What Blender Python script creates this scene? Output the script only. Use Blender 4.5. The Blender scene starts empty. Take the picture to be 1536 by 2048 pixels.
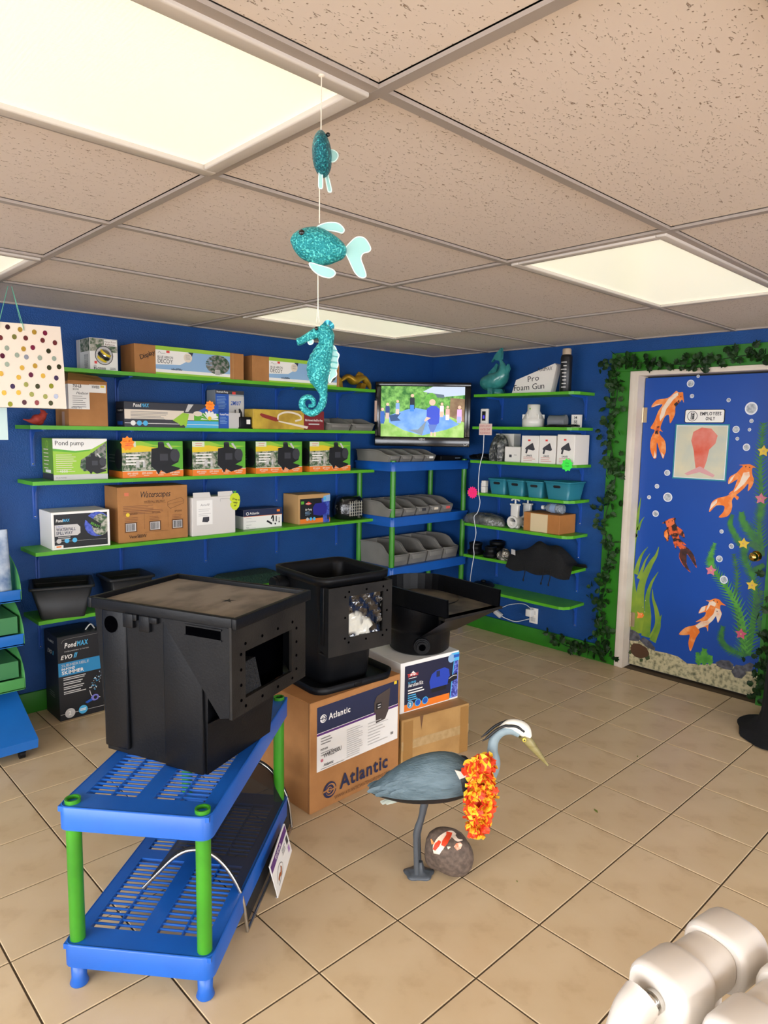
import bpy, bmesh, math, random
from mathutils import Vector, Matrix
random.seed(7)
SC = bpy.context.scene
COL = SC.collection
# ------------------------------------------------------------------ camera
F_PX, YAW, PITCH, ROLL = 1380.6, 0.7635, -0.1167, 0.0166
CAM = Vector((-4.4014, -4.0273, 1.5952))
CEIL = 2.222
def cam_axes():
    f = Vector((math.sin(YAW)*math.cos(PITCH), math.cos(YAW)*math.cos(PITCH), math.sin(PITCH)))
    r = Vector((math.cos(YAW), -math.sin(YAW), 0)); u = r.cross(f)
    return (r*math.cos(ROLL)+u*math.sin(ROLL), -r*math.sin(ROLL)+u*math.cos(ROLL), f)
CR, CU, CF = cam_axes()
cd = bpy.data.cameras.new('camera'); cam = bpy.data.objects.new('camera', cd); COL.objects.link(cam)
cd.sensor_fit = 'VERTICAL'; cd.sensor_height = 24.0; cd.lens = 24.0*F_PX/2048
cd.clip_start = 0.05; cd.clip_end = 100
cam.matrix_world = Matrix(((CR.x, CU.x, -CF.x, CAM.x), (CR.y, CU.y, -CF.y, CAM.y), (CR.z, CU.z, -CF.z, CAM.z), (0, 0, 0, 1)))
SC.camera = cam
# ------------------------------------------------------------------ world, daylight, exposure
SKY_STRENGTH, PANEL_STRENGTH = 8.8, 0.78
w = bpy.data.worlds.new('world'); SC.world = w; w.use_nodes = True
bg = w.node_tree.nodes['Background']; bg.inputs[0].default_value = (0.93, 0.95, 1.0, 1); bg.inputs[1].default_value = SKY_STRENGTH
SC.view_settings.view_transform = 'Standard'; SC.view_settings.look = 'None'
SC.view_settings.gamma = 1.0; SC.view_settings.use_curve_mapping = False
SC.view_settings.exposure = 0.5
def portal(name, loc, rot, sx, sy):
    l = bpy.data.lights.new(name, 'AREA'); l.shape = 'RECTANGLE'; l.size = sx; l.size_y = sy; l.cycles.is_portal = True
    o = bpy.data.objects.new(name, l); COL.objects.link(o); o.location = loc; o.rotation_euler = rot; return o
# ------------------------------------------------------------------ pixel helpers (photo pixels, 1536 x 2048)
def ray(u, v): return CR*((u-768)/F_PX) - CU*((v-1024)/F_PX) + CF
def at(u, v, ax, val):
    d = ray(u, v); return CAM + d*((val-CAM[ax])/d[ax])
def onz(u, v, z=0.0): return at(u, v, 2, z)
def ony(u, v, y=0.0): return at(u, v, 1, y)
def onx(u, v, x=0.0): return at(u, v, 0, x)
def onp(u, v, P, n):
    d = ray(u, v); return CAM + d*((Vector(P)-CAM).dot(n)/d.dot(n))
def topix(P):
    d = Vector(P)-CAM; z = d.dot(CF)
    return (768+F_PX*d.dot(CR)/z, 1024-F_PX*d.dot(CU)/z) if z > .05 else (-9999, -9999)
# ------------------------------------------------------------------ materials
MATS = {}
def lin(h):
    h = h.lstrip('#'); o = []
    for i in (0, 2, 4):
        c = int(h[i:i+2], 16)/255; o.append(c/12.92 if c <= .04045 else ((c+.055)/1.055)**2.4)
    return (*o, 1)
def mat(name, col, rough=.5, metal=0., spec=.5, col2=None, ns=8., lo=.35, hi=.65, det=4., bump=0., bs=60., rnd=0., coat=0., emit=0., alpha=1., stretch=None, dirt=None, ds=3., coords='Object', bdist=.004):
    """procedural principled material: optional second colour mixed by noise, bump, per-object variation"""
    if name in MATS: return MATS[name]
    m = bpy.data.materials.new(name); m.use_nodes = True; t = m.node_tree; N = t.nodes; L = t.links
    b = N['Principled BSDF']
    c1 = lin(col) if isinstance(col, str) else (*col, 1)
    b.inputs['Base Color'].default_value = c1; b.inputs['Roughness'].default_value = rough; b.inputs['Metallic'].default_value = metal
    b.inputs['Specular IOR Level'].default_value = spec; b.inputs['Coat Weight'].default_value = coat
    tc = N.new('ShaderNodeTexCoord'); vec = tc.outputs[coords]
    if stretch:
        mp = N.new('ShaderNodeMapping'); mp.inputs['Scale'].default_value = stretch; L.new(vec, mp.inputs[0]); vec = mp.outputs[0]
    out = None
    def noise(sc, d=4.):
        n = N.new('ShaderNodeTexNoise'); n.inputs['Scale'].default_value = sc; n.inputs['Detail'].default_value = d; L.new(vec, n.inputs['Vector']); return n
    def mixc(fac, a, c):
        x = N.new('ShaderNodeMix'); x.data_type = 'RGBA'; L.new(fac, x.inputs[0])
        if isinstance(a, tuple): x.inputs[6].default_value = a
        else: L.new(a, x.inputs[6])
        x.inputs[7].default_value = c; return x.outputs[2]
    def ramp(src, lo, hi):
        r = N.new('ShaderNodeMapRange'); r.inputs[1].default_value = lo; r.inputs[2].default_value = hi; L.new(src, r.inputs[0]); return r.outputs[0]
    if col2:
        out = mixc(ramp(noise(ns, det).outputs['Fac'], lo, hi), c1, lin(col2) if isinstance(col2, str) else (*col2, 1))
    if dirt:
        out = mixc(ramp(noise(ds, 8.).outputs['Fac'], .55, .8), out or c1, lin(dirt))
    if rnd:
        oi = N.new('ShaderNodeObjectInfo'); hs = N.new('ShaderNodeHueSaturation'); r = N.new('ShaderNodeMapRange')
        r.inputs[3].default_value = 1-rnd; r.inputs[4].default_value = 1+rnd; L.new(oi.outputs['Random'], r.inputs[0]); L.new(r.outputs[0], hs.inputs['Value'])
        if out: L.new(out, hs.inputs['Color'])
        else: hs.inputs['Color'].default_value = c1
        out = hs.outputs[0]
    if out: L.new(out, b.inputs['Base Color'])
    if bump:
        bp = N.new('ShaderNodeBump'); bp.inputs['Strength'].default_value = bump; bp.inputs['Distance'].default_value = bdist
        L.new(noise(bs, 3.).outputs['Fac'], bp.inputs['Height']); L.new(bp.outputs[0], b.inputs['Normal'])
    if emit:
        if out: L.new(out, b.inputs['Emission Color'])
        else: b.inputs['Emission Color'].default_value = c1
        b.inputs['Emission Strength'].default_value = emit
    if alpha < 1:
        b.inputs['Alpha'].default_value = alpha
    MATS[name] = m; return m
# ------------------------------------------------------------------ mesh builder
class MB:
    def __init__(s): s.v = []; s.f = []; s.m = []; s.s = []; s.mats = []; s.T = Matrix.Identity(4)
    def mi(s, m):
        if m not in s.mats: s.mats.append(m)
        return s.mats.index(m)
    def add(s, vs, fs, m, smooth=False):
        o = len(s.v); k = s.mi(m); s.v += [s.T @ Vector(p) for p in vs]
        for f in fs: s.f.append([o+i for i in f]); s.m.append(k); s.s.append(smooth)
        return s
    def frm(s, bm, m, smooth=False):
        bm.verts.ensure_lookup_table(); bm.verts.index_update()
        s.add([v.co.copy() for v in bm.verts], [[v.index for v in f.verts] for f in bm.faces], m, smooth); bm.free(); return s
    def box(s, a, b, m, r=0., seg=2):
        a = Vector(a); b = Vector(b); lo = Vector([min(a[i], b[i]) for i in range(3)]); hi = Vector([max(a[i], b[i]) for i in range(3)])
        if r <= 0:
            x0, y0, z0 = lo; x1, y1, z1 = hi
            return s.add([(x0,y0,z0),(x1,y0,z0),(x1,y1,z0),(x0,y1,z0),(x0,y0,z1),(x1,y0,z1),(x1,y1,z1),(x0,y1,z1)],
                         [(0,3,2,1),(4,5,6,7),(0,1,5,4),(1,2,6,5),(2,3,7,6),(3,0,4,7)], m)
        bm = bmesh.new(); bmesh.ops.create_cube(bm, size=1)
        for v in bm.verts: v.co = Vector([(lo[i]+hi[i])/2+v.co[i]*(hi[i]-lo[i]) for i in range(3)])
        bmesh.ops.bevel(bm, geom=bm.edges[:], offset=min(r, min(hi-lo)*.49), segments=seg, profile=.6, affect='EDGES', clamp_overlap=True)
        return s.frm(bm, m, seg > 1)
    def tube(s, pts, r, m, seg=8, closed=False, caps=True, flat=1.):
        pts = [Vector(p) for p in pts]; n = len(pts); rs = r if isinstance(r, (list, tuple)) else [r]*n
        tan = []
        for i in range(n):
            a = pts[(i-1) % n] if closed or i else pts[0]; b = pts[(i+1) % n] if closed or i < n-1 else pts[-1]
            tan.append((b-a).normalized() if (b-a).length > 1e-9 else Vector((0, 0, 1)))
        ref = Vector((0, 0, 1)) if abs(tan[0].z) < .9 else Vector((1, 0, 0))
        nrm = (ref - tan[0]*ref.dot(tan[0])).normalized(); rings = []
        for i in range(n):
            nrm = (nrm - tan[i]*nrm.dot(tan[i])); nrm = nrm.normalized() if nrm.length > 1e-6 else tan[i].orthogonal().normalized()
            bn = tan[i].cross(nrm)
            rings.append([pts[i]+nrm*(rs[i]*flat*math.cos(2*math.pi*k/seg))+bn*(rs[i]*math.sin(2*math.pi*k/seg)) for k in range(seg)])
        return s.loft(rings, m, caps and not closed, caps and not closed, ring=closed)
    def loft(s, rings, m, c0=True, c1=True, smooth=True, ring=False, closed=True):
        n = len(rings[0]); vs = [p for r in rings for p in r]; fs = []; R = len(rings)
        for i in range(R if ring else R-1):
            j = (i+1) % R
            for k in range(n if closed else n-1):
                l = (k+1) % n; fs.append((i*n+k, i*n+l, j*n+l, j*n+k))
        s.add(vs, fs, m, smooth)
        if c0: s.add(rings[0], [list(range(n))[::-1]], m)
        if c1: s.add(rings[-1], [list(range(n))], m)
        return s
    def lathe(s, prof, m, seg=24, c=(0, 0, 0), sx=1., sy=1., cap0=False, cap1=False):
        return s.loft([[(c[0]+r*sx*math.cos(2*math.pi*k/seg), c[1]+r*sy*math.sin(2*math.pi*k/seg), c[2]+z) for k in range(seg)] for r, z in prof], m, cap0, cap1)
    def cyl(s, a, b, r, m, seg=16, r2=None): return s.tube([a, b], [r, r2 if r2 is not None else r], m, seg)
    def ell(s, c, rx, ry, rz, m, seg=14, rings=9):
        pr = [(max(1e-4, math.sin(math.pi*i/rings)), -math.cos(math.pi*i/rings)) for i in range(rings+1)]
        return s.loft([[(c[0]+rx*r*math.cos(2*math.pi*k/seg), c[1]+ry*r*math.sin(2*math.pi*k/seg), c[2]+rz*z) for k in range(seg)] for r, z in pr], m, True, True)
    def ext(s, pts, d, m, smooth=False):
        pts = [Vector(p) for p in pts]; d = Vector(d); n = len(pts)
        s.add(pts+[p+d for p in pts], [list(range(n))[::-1], list(range(n, 2*n))]+[(i, (i+1) % n, n+(i+1) % n, n+i) for i in range(n)], m, smooth); return s
    def poly(s, pts, m, smooth=False): return s.add(pts, [list(range(len(pts)))], m, smooth)
    def mesh(s, name):
        me = bpy.data.meshes.new(name); me.from_pydata([tuple(p) for p in s.v], [], s.f)
        for m in s.mats: me.materials.append(m)
        me.polygons.foreach_set('material_index', s.m); me.polygons.foreach_set('use_smooth', s.s); me.update(); return me
    def build(s, name, parent=None, loc=None, rz=None, fix=True):
        me = s.mesh(name)
        if fix:
            bm = bmesh.new(); bm.from_mesh(me); bmesh.ops.recalc_face_normals(bm, faces=bm.faces[:]); bm.to_mesh(me); bm.free()
        o = bpy.data.objects.new(name, me); COL.objects.link(o)
        if parent: o.parent = parent
        if loc: o.location = loc
        if rz: o.rotation_euler[2] = rz
        return o
def tag(o, label, cat, group=None):
    o['label'] = label; o['category'] = cat
    if group: o['group'] = group
    return o
def thing(name, label, cat, loc=(0, 0, 0), rz=0., group=None):
    o = bpy.data.objects.new(name, None); COL.objects.link(o); o.location = loc; o.rotation_euler[2] = rz; o.empty_display_size = .05
    return tag(o, label, cat, group)
def struct(o): o['kind'] = 'structure'; return o
def dup(o, parent=None):
    c = o.copy(); COL.objects.link(c)
    if parent: c.parent = parent
    return c
def dup_tree(o, label=None, loc=None, rz=None, parent=None):
    c = dup(o, parent)
    for ch in list(o.children): dup_tree(ch, parent=c)
    if label: c['label'] = label
    if loc: c.location = loc
    if rz is not None: c.rotation_euler[2] = rz
    return c
def rrect(w, d, r, n=4, cx=0., cy=0.):
    o = []
    for qx, qy, a0 in ((1, 1, 0), (-1, 1, 90), (-1, -1, 180), (1, -1, 270)):
        for k in range(n+1):
            a = math.radians(a0+90*k/n); o.append((cx+qx*(w/2-r)+r*math.cos(a), cy+qy*(d/2-r)+r*math.sin(a)))
    return o
def ring(pts, z): return [(x, y, z) for x, y in pts]
def smoothpath(pts, k=6, closed=False):
    P = [Vector(p) for p in pts]; n = len(P); o = []
    for i in range(n if closed else n-1):
        a = P[(i-1) % n] if closed or i else P[0]*2-P[1]; b = P[i]; c = P[(i+1) % n]; d = P[(i+2) % n] if closed or i < n-2 else P[-1]*2-P[-2]
        for j in range(k):
            t = j/k; o.append(.5*((2*b)+(c-a)*t+(2*a-5*b+4*c-d)*t*t+(-a+3*b-3*c+d)*t**3))
    if not closed: o.append(P[-1])
    return o
# ------------------------------------------------------------------ lettering: every glyph converted once from the built-in font
GLY = {}
def load_glyphs():
    chars = "ABCDEFGHIJKLMNOPQRSTUVWXYZabcdefghijklmnopqrstuvwxyz0123456789.,!-&/*$:"
    tmp = []
    for bold in (0, 1):
        for ch in chars:
            cu = bpy.data.curves.new('g', 'FONT'); cu.body = ch; cu.resolution_u = 2; cu.offset = .022*bold; cu.fill_mode = 'FRONT'
            o = bpy.data.objects.new('g', cu); COL.objects.link(o); tmp.append((bold, ch, o, cu))
    dg = bpy.context.evaluated_depsgraph_get()
    for bold, ch, o, cu in tmp:
        me = o.evaluated_get(dg).to_mesh(); vs = [v.co.copy() for v in me.vertices]; fs = [list(p.vertices) for p in me.polygons]
        x0 = min((v.x for v in vs), default=0); x1 = max((v.x for v in vs), default=.3)
        GLY[(bold, ch)] = ([v-Vector((x0, 0, 0)) for v in vs], fs, x1-x0); o.evaluated_get(dg).to_mesh_clear()
    for _, _, o, cu in tmp: bpy.data.objects.remove(o); bpy.data.curves.remove(cu)
load_glyphs()
class PR(MB):
    """flat print on a face: O origin (lower left), U right, V up; every call lies a hair above the last"""
    def __init__(s, O, U, V, off=.0006, step=.00012):
        super().__init__(); s.O = Vector(O); s.U = Vector(U); s.V = Vector(V); s.N = s.U.cross(s.V).normalized(); s.k = 0; s.off = off; s.step = step
    def pt(s, x, y): return s.O+s.U*x+s.V*y+s.N*(s.off+s.step*s.k)
    def poly(s, pts, m): s.add([s.pt(*p) for p in pts], [list(range(len(pts)))], m); s.k += 1; return s
    def rect(s, x0, y0, x1, y1, m): return s.poly([(x0, y0), (x1, y0), (x1, y1), (x0, y1)], m)
    def circ(s, x, y, r, m, ry=None, n=18, rot=0.):
        ry = ry or r; c, q = math.cos(rot), math.sin(rot)
        return s.poly([(x+r*math.cos(a)*c-ry*math.sin(a)*q, y+r*math.cos(a)*q+ry*math.sin(a)*c) for a in [2*math.pi*i/n for i in range(n)]], m)
    def star(s, x, y, r, m, n=10, inner=.75, rot=0.):
        return s.poly([(x+(r if i % 2 == 0 else r*inner)*math.cos(rot+math.pi*i/n), y+(r if i % 2 == 0 else r*inner)*math.sin(rot+math.pi*i/n)) for i in range(2*n)], m)
    def line(s, x0, y0, x1, y1, m, w=.002):
        d = Vector((x1-x0, y1-y0)); d.normalize(); p = Vector((-d.y, d.x))*(w/2)
        return s.poly([(x0+p.x, y0+p.y), (x0-p.x, y0-p.y), (x1-p.x, y1-p.y), (x1+p.x, y1+p.y)], m)
    def stroke(s, pts, m, w=.003, k=5):
        q = [p.to_2d() for p in smoothpath([(x, y, 0) for x, y in pts], k)]
        vs = []; fs = []
        for i, p in enumerate(q):
            d = (q[min(i+1, len(q)-1)]-q[max(i-1, 0)]); d = d.normalized() if d.length > 1e-9 else Vector((1, 0)); n = Vector((-d.y, d.x))
            ww = (w[0]+(w[1]-w[0])*i/(len(q)-1) if isinstance(w, tuple) else w)/2
            vs += [s.pt(*(p+n*ww)), s.pt(*(p-n*ww))]
            if i: fs.append((2*i-2, 2*i-1, 2*i+1, 2*i))
        s.add(vs, fs, m); s.k += 1; return s
    def text(s, st, x, y, h, m, bold=0, align='L', shear=0., ang=0., fit=None, gap=.09):
        sz = h/.70; adv = [(.3 if c == ' ' else GLY.get((bold, c), GLY[(0, 'o')])[2]+gap-(.09 if c in 'AVWTF' else 0)) for c in st]; W = sum(adv)*sz
        sx = fit/W if fit else 1.; x0 = -W*sx*(0 if align == 'L' else .5 if align == 'C' else 1.); c, q = math.cos(ang), math.sin(ang)
        for ch, a in zip(st, adv):
            if ch != ' ':
                vs, fs, _ = GLY.get((bold, ch), GLY[(0, 'o')])
                P = []
                for v in vs:
                    lx = x0+(v.x+v.y*shear)*sz*sx; ly = v.y*sz; P.append(s.pt(x+lx*c-ly*q, y+lx*q+ly*c))
                s.add(P, fs, m)
            x0 += a*sz*sx
        s.k += 1; return s
    def brand(s, x, y, h):
        return s.text('Pond', x, y, h, WHT, 1, shear=.2, fit=2.3*h).text('MAX', x+2.42*h, y, h, CYAN, 1, shear=.2, fit=2.2*h)
    def rows(s, x0, y0, x1, dy, n, m, h=.0035, ragged=.3):
        for i in range(n):
            xe = x1-(x1-x0)*ragged*random.random()
            s.add([s.pt(x0, y0-i*dy), s.pt(xe, y0-i*dy), s.pt(xe, y0-i*dy+h), s.pt(x0, y0-i*dy+h)], [(0, 1, 2, 3)], m)
        s.k += 1; return s
    def build(s, name, parent=None, loc=None, rz=None): return super().build(name, parent, loc, rz, fix=False)
# ------------------------------------------------------------------ shared materials
BLUEW = mat('wall_blue_paint', '#134a8c', .5, spec=.35, bump=.7, bs=130, col2='#11427e', ns=3)
LIME = mat('lime_paint', '#59b01d', .42, bump=.1, bs=40, col2='#50a31a', ns=6)
GREEN = mat('green_paint', '#2a7a14', .45, bump=.12, bs=30, col2='#266f12', ns=5)
POST = mat('post_green', '#3a8c1c', .35, col2='#317c18', ns=8)
SHELFB = mat('rack_blue', '#195eb8', .36, col2='#1655aa', ns=4, bump=.05, bs=60)
WHITE = mat('white_card', '#ece6de', .6); INK = mat('black_ink', '#17171a', .6); GREYT = mat('grey_print', '#8e8a86', .6)
TRIMW = mat('white_trim', '#e2d6c6', .5, col2='#d6c8b6', ns=5)
KRAFT = mat('kraft_card', '#b07a45', .75, col2='#a87340', ns=14, bump=.12, bs=120)
STEEL = mat('bright_steel', '#c4c2bd', .25, metal=1.)
BLACKP = mat('black_plastic', '#0a0b0e', .42, spec=.22, col2='#0e0f12', ns=5, bump=.12, bs=140, dirt='#191919', ds=4)
RX, RY = -6.8, -7.6
# ------------------------------------------------------------------ floor with separate tiles
GROUT = mat('grout', '#544531', .9, bump=.4, bs=200)
TILE = mat('floor_tile', '#d5bd98', .36, spec=.4, col2='#c9ae86', ns=4.5, lo=.3, hi=.75, det=8, rnd=.025, dirt='#bca07a', ds=9, bump=.05, bs=25)
floor = struct(MB().box((RX, RY, -.12), (.16, 0, -.0035), GROUT).build('floor'))
PITCH_T, OX, OY, GAP = .3277, -.936, -1.903, .0058
tm = MB().box((0, 0, -.008), (1, 1, 0), TILE).mesh('tile')
tm = MB(); h = PITCH_T/2-GAP/2; e = .0015
tm.loft([[(-h, -h, -.008), (h, -h, -.008), (h, h, -.008), (-h, h, -.008)], [(-h, -h, -e), (h, -h, -e), (h, h, -e), (-h, h, -e)], [(-h+e, -h+e, 0), (h-e, -h+e, 0), (h-e, h-e, 0), (-h+e, h-e, 0)]], TILE, False, True, smooth=False)
tile_me = tm.mesh('tile'); far = MB(); ntile = 0
def inview(P, m=60):
    u, v = topix(P); return -m < u < 1536+m and -m < v < 2048+m
for i in range(-19, 4):
    for j in range(-18, 7):
        x0, x1 = OX+(i-1)*PITCH_T+GAP/2, OX+i*PITCH_T-GAP/2; y0, y1 = OY+(j-1)*PITCH_T+GAP/2, OY+j*PITCH_T-GAP/2
        x0, y0, x1, y1 = max(x0, RX), max(y0, RY), min(x1, 0), min(y1, 0)
        if x1-x0 < .01 or y1-y0 < .01: continue
        if any(inview((a, b, 0)) for a in (x0, x1) for b in (y0, y1)) and ntile < 298:
            o = bpy.data.objects.new('tile', tile_me); COL.objects.link(o); o.parent = floor; ntile += 1
            o.location = ((x0+x1)/2, (y0+y1)/2, 0); o.scale = ((x1-x0)/(2*h), (y1-y0)/(2*h), 1)
        else: far.box((x0, y0, -.008), (x1, y1, 0), TILE)
o = far.build('tile_field', floor); o['kind'] = 'stuff'
# ------------------------------------------------------------------ walls
T = .12; ZT = CEIL+.06
DY0, DY1, DZ = -1.845, -2.7, 1.985           # door opening
struct(MB().box((RX-T, 0, -.1), (T, T, ZT), BLUEW).build('wall_left'))
wr_ = MB(); wr_.box((0, DY0+.024, -.1), (T, 0, ZT), BLUEW); wr_.box((0, DY1-.024, DZ+.022), (T, DY0+.024, ZT), BLUEW); wr_.box((0, RY, -.1), (T, DY1-.024, ZT), BLUEW)
struct(wr_.build('wall_right'))
VX0, VX1 = -6.3, -.6
wq = MB(); wq.box((RX-T, RY-T, -.1), (VX0, RY, ZT), BLUEW); wq.box((VX1, RY-T, -.1), (T, RY, ZT), BLUEW); wq.box((VX0, RY-T, -.1), (VX1, RY, .35), BLUEW); wq.box((VX0, RY-T, 2.08), (VX1, RY, ZT), BLUEW); struct(wq.build('wall_rear'))
struct(MB().box((.125, DY1-.05, -.1), (.16, DY0+.05, DZ+.1), mat('backing_dark', '#3a3630', .9)).build('door_gap_backing'))  # added unseen backing panel, dark so no bright sky shows through door gaps
WY0, WY1, WZ0, WZ1 = -6.6, -.9, .35, 2.08       # storefront window in the wall on the camera's left
wf = MB(); wf.box((RX-T, RY, -.1), (RX, WY0, ZT), BLUEW); wf.box((RX-T, WY1, -.1), (RX, 0, ZT), BLUEW)
wf.box((RX-T, WY0, -.1), (RX, WY1, WZ0), BLUEW); wf.box((RX-T, WY0, WZ1), (RX, WY1, ZT), BLUEW); struct(wf.build('wall_front'))
win = struct(MB().box((RX-T, WY0, WZ0), (RX+.01, WY1, WZ0+.04), TRIMW).build('window_1'))
gl = bpy.data.materials.new('window_glass'); gl.use_nodes = True; t = gl.node_tree; t.nodes.clear()
a_ = t.nodes.new('ShaderNodeBsdfTransparent'); b_ = t.nodes.new('ShaderNodeBsdfGlossy'); b_.inputs['Roughness'].default_value = .02
c_ = t.nodes.new('ShaderNodeMixShader'); c_.inputs[0].default_value = .06; d_ = t.nodes.new('ShaderNodeOutputMaterial')
t.links.new(a_.outputs[0], c_.inputs[1]); t.links.new(b_.outputs[0], c_.inputs[2]); t.links.new(c_.outputs[0], d_.inputs[0])
NP = 4; pw = (WY1-WY0)/NP
for i in range(NP+1): MB().box((RX-.09, WY0+i*pw-.025, WZ0+.04), (RX-.03, WY0+i*pw+.025, WZ1), TRIMW).build('mullion', win)
MB().box((RX-.09, WY0, WZ1-.04), (RX-.03, WY1, WZ1), TRIMW).build('head_rail', win)
for i in range(NP): MB().box((RX-.065, WY0+i*pw+.026, WZ0+.045), (RX-.06, WY0+(i+1)*pw-.026, WZ1-.045), gl).build('pane', win)
win2 = struct(MB().box((VX0, RY-T, .35), (VX1, RY+.01, .39), TRIMW).build('window_2')); qw = (VX1-VX0)/5
for i in range(6): MB().box((VX0+i*qw-.025, RY-.09, .39), (VX0+i*qw+.025, RY-.03, 2.08), TRIMW).build('mullion', win2)
MB().box((VX0, RY-.09, 2.04), (VX1, RY-.03, 2.08), TRIMW).build('head_rail', win2)
for i in range(5): MB().box((VX0+i*qw+.026, RY-.065, .395), (VX0+(i+1)*qw-.026, RY-.06, 2.035), gl).build('pane', win2)
portal('window_portal_rear', ((VX0+VX1)/2, RY-.11, 1.215), (math.pi/2, 0, 0), VX1-VX0, 1.73)
portal('window_portal', (RX-.11, (WY0+WY1)/2, (WZ0+WZ1)/2), (0, -math.pi/2, 0), WZ1-WZ0, WY1-WY0)
struct(MB().box((RX-9, RY-9, -.25), (4, 4, -.13), mat('asphalt', '#8a8784', .9, bump=.3)).build('pavement'))
# baseboards
struct(MB().box((RX, -.015, 0), (-.012, 0, .118), GREEN, .003).build('baseboard_left'))
struct(MB().box((-.015, -1.645, 0), (0, -.016, .118), GREEN, .003).build('baseboard_right'))
# ------------------------------------------------------------------ ceiling: panels, bars, light fixtures
QX, QY, CX, CY = -3.475, -3.027, 1.2192, .6096
TILEC = bpy.data.materials.new('fissured_ceiling_panel'); TILEC.use_nodes = True; t = TILEC.node_tree; N = t.nodes; L = t.links; b = N['Principled BSDF']
b.inputs['Roughness'].default_value = .9; b.inputs['Specular IOR Level'].default_value = .1
tc = N.new('ShaderNodeTexCoord'); mp = N.new('ShaderNodeMapping'); mp.inputs['Scale'].default_value = (1, 2.6, 1); mp.inputs['Rotation'].default_value = (0, 0, .15); L.new(tc.outputs['Object'], mp.inputs[0])
n1 = N.new('ShaderNodeTexNoise'); n1.inputs['Scale'].default_value = 58; n1.inputs['Detail'].default_value = 2; n1.inputs['Distortion'].default_value = 1.2; L.new(mp.outputs[0], n1.inputs['Vector'])
n2 = N.new('ShaderNodeTexVoronoi'); n2.inputs['Scale'].default_value = 75; n2.inputs['Randomness'].default_value = 1.; L.new(tc.outputs['Object'], n2.inputs['Vector'])
r1 = N.new('ShaderNodeMapRange'); r1.inputs[1].default_value = .665; r1.inputs[2].default_value = .70; L.new(n1.outputs['Fac'], r1.inputs[0])
r2 = N.new('ShaderNodeMapRange'); r2.inputs[1].default_value = .13; r2.inputs[2].default_value = .08; L.new(n2.outputs['Distance'], r2.inputs[0])
mx = N.new('ShaderNodeMath'); mx.operation = 'MAXIMUM'; L.new(r1.outputs[0], mx.inputs[0]); L.new(r2.outputs[0], mx.inputs[1])
xm = N.new('ShaderNodeMix'); xm.data_type = 'RGBA'; L.new(mx.outputs[0], xm.inputs[0]); xm.inputs[6].default_value = lin('#dfd2c7'); xm.inputs[7].default_value = lin('#a08a78'); L.new(xm.outputs[2], b.inputs['Base Color'])
bp = N.new('ShaderNodeBump'); bp.inputs['Strength'].default_value = .8; bp.inputs['Distance'].default_value = .004; bp.invert = True; L.new(mx.outputs[0], bp.inputs['Height']); L.new(bp.outputs[0], b.inputs['Normal'])
BARM = mat('ceiling_bar_paint', '#a3988f', .5); FIXM = mat('fixture_frame_paint', '#c9c0b6', .45)
ceil = struct(MB().box((RX-T, RY-T, CEIL+.085), (T, T, CEIL+.16), mat('plenum', '#3a3330', .9)).build('ceiling'))
DIFF = bpy.data.materials.new('prismatic_diffuser'); DIFF.use_nodes = True; t = DIFF.node_tree; N = t.nodes; L = t.links; b = N['Principled BSDF']
b.inputs['Base Color'].default_value = (.8, .78, .7, 1); b.inputs['Roughness'].default_value = .3
tc = N.new('ShaderNodeTexCoord'); sx = N.new('ShaderNodeSeparateXYZ'); L.new(tc.outputs['Object'], sx.inputs[0])
mr = N.new('ShaderNodeMapRange'); mr.inputs[1].default_value = -.28; mr.inputs[2].default_value = .28; L.new(sx.outputs['Y'], mr.inputs[0])
cr = N.new('ShaderNodeValToRGB'); cr.color_ramp.interpolation = 'EASE'; els = cr.color_ramp.elements
for p_, v_ in ((0., .62), (.22, 1.12), (.5, .66), (.78, 1.12), (1., .62)):
    q = els[0] if p_ == 0 else els[1] if p_ == 1. else els.new(p_); q.position = p_; q.color = (v_, v_, v_, 1)
L.new(mr.outputs[0], cr.inputs[0])
vo = N.new('ShaderNodeTexVoronoi'); vo.inputs['Scale'].default_value = 125; vo.inputs['Randomness'].default_value = .12; L.new(tc.outputs['Object'], vo.inputs['Vector'])
m2 = N.new('ShaderNodeMapRange'); m2.inputs[1].default_value = 0; m2.inputs[2].default_value = .8; m2.inputs[3].default_value = 1.1; m2.inputs[4].default_value = .8; L.new(vo.outputs['Distance'], m2.inputs[0])
mm = N.new('ShaderNodeMath'); mm.operation = 'MULTIPLY'; L.new(cr.outputs[0], mm.inputs[0]); L.new(m2.outputs[0], mm.inputs[1])
ms = N.new('ShaderNodeMath'); ms.operation = 'MULTIPLY'; ms.inputs[1].default_value = PANEL_STRENGTH; L.new(mm.outputs[0], ms.inputs[0])
b.inputs['Emission Color'].default_value = (1, .94, .70, 1); L.new(ms.outputs[0], b.inputs['Emission Strength'])
pm = MB().box((-CX/2+.013, -CY/2+.013, 0), (CX/2-.013, CY/2-.013, .014), TILEC).mesh('ceiling_tile')
LIGHTS = {(-1, 0): 'big ceiling light panel overhead with the fish mobile hung at its corner', (1, 0): 'ceiling light panel at upper right, in front of the door',
          (1, 3): 'ceiling light panel near the back corner, behind the hanging seahorse', (-1, 3): 'ceiling light panel at left edge above the spotted gift bag',
          (-3, 0): 'ceiling light panel behind the camera on the window side', (-3, 3): 'ceiling light panel over the window end of the shelf wall',
          (1, -3): 'ceiling light panel behind the camera on the door side', (-1, -3): 'ceiling light panel behind the camera in mid room'}
proto = None
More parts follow.
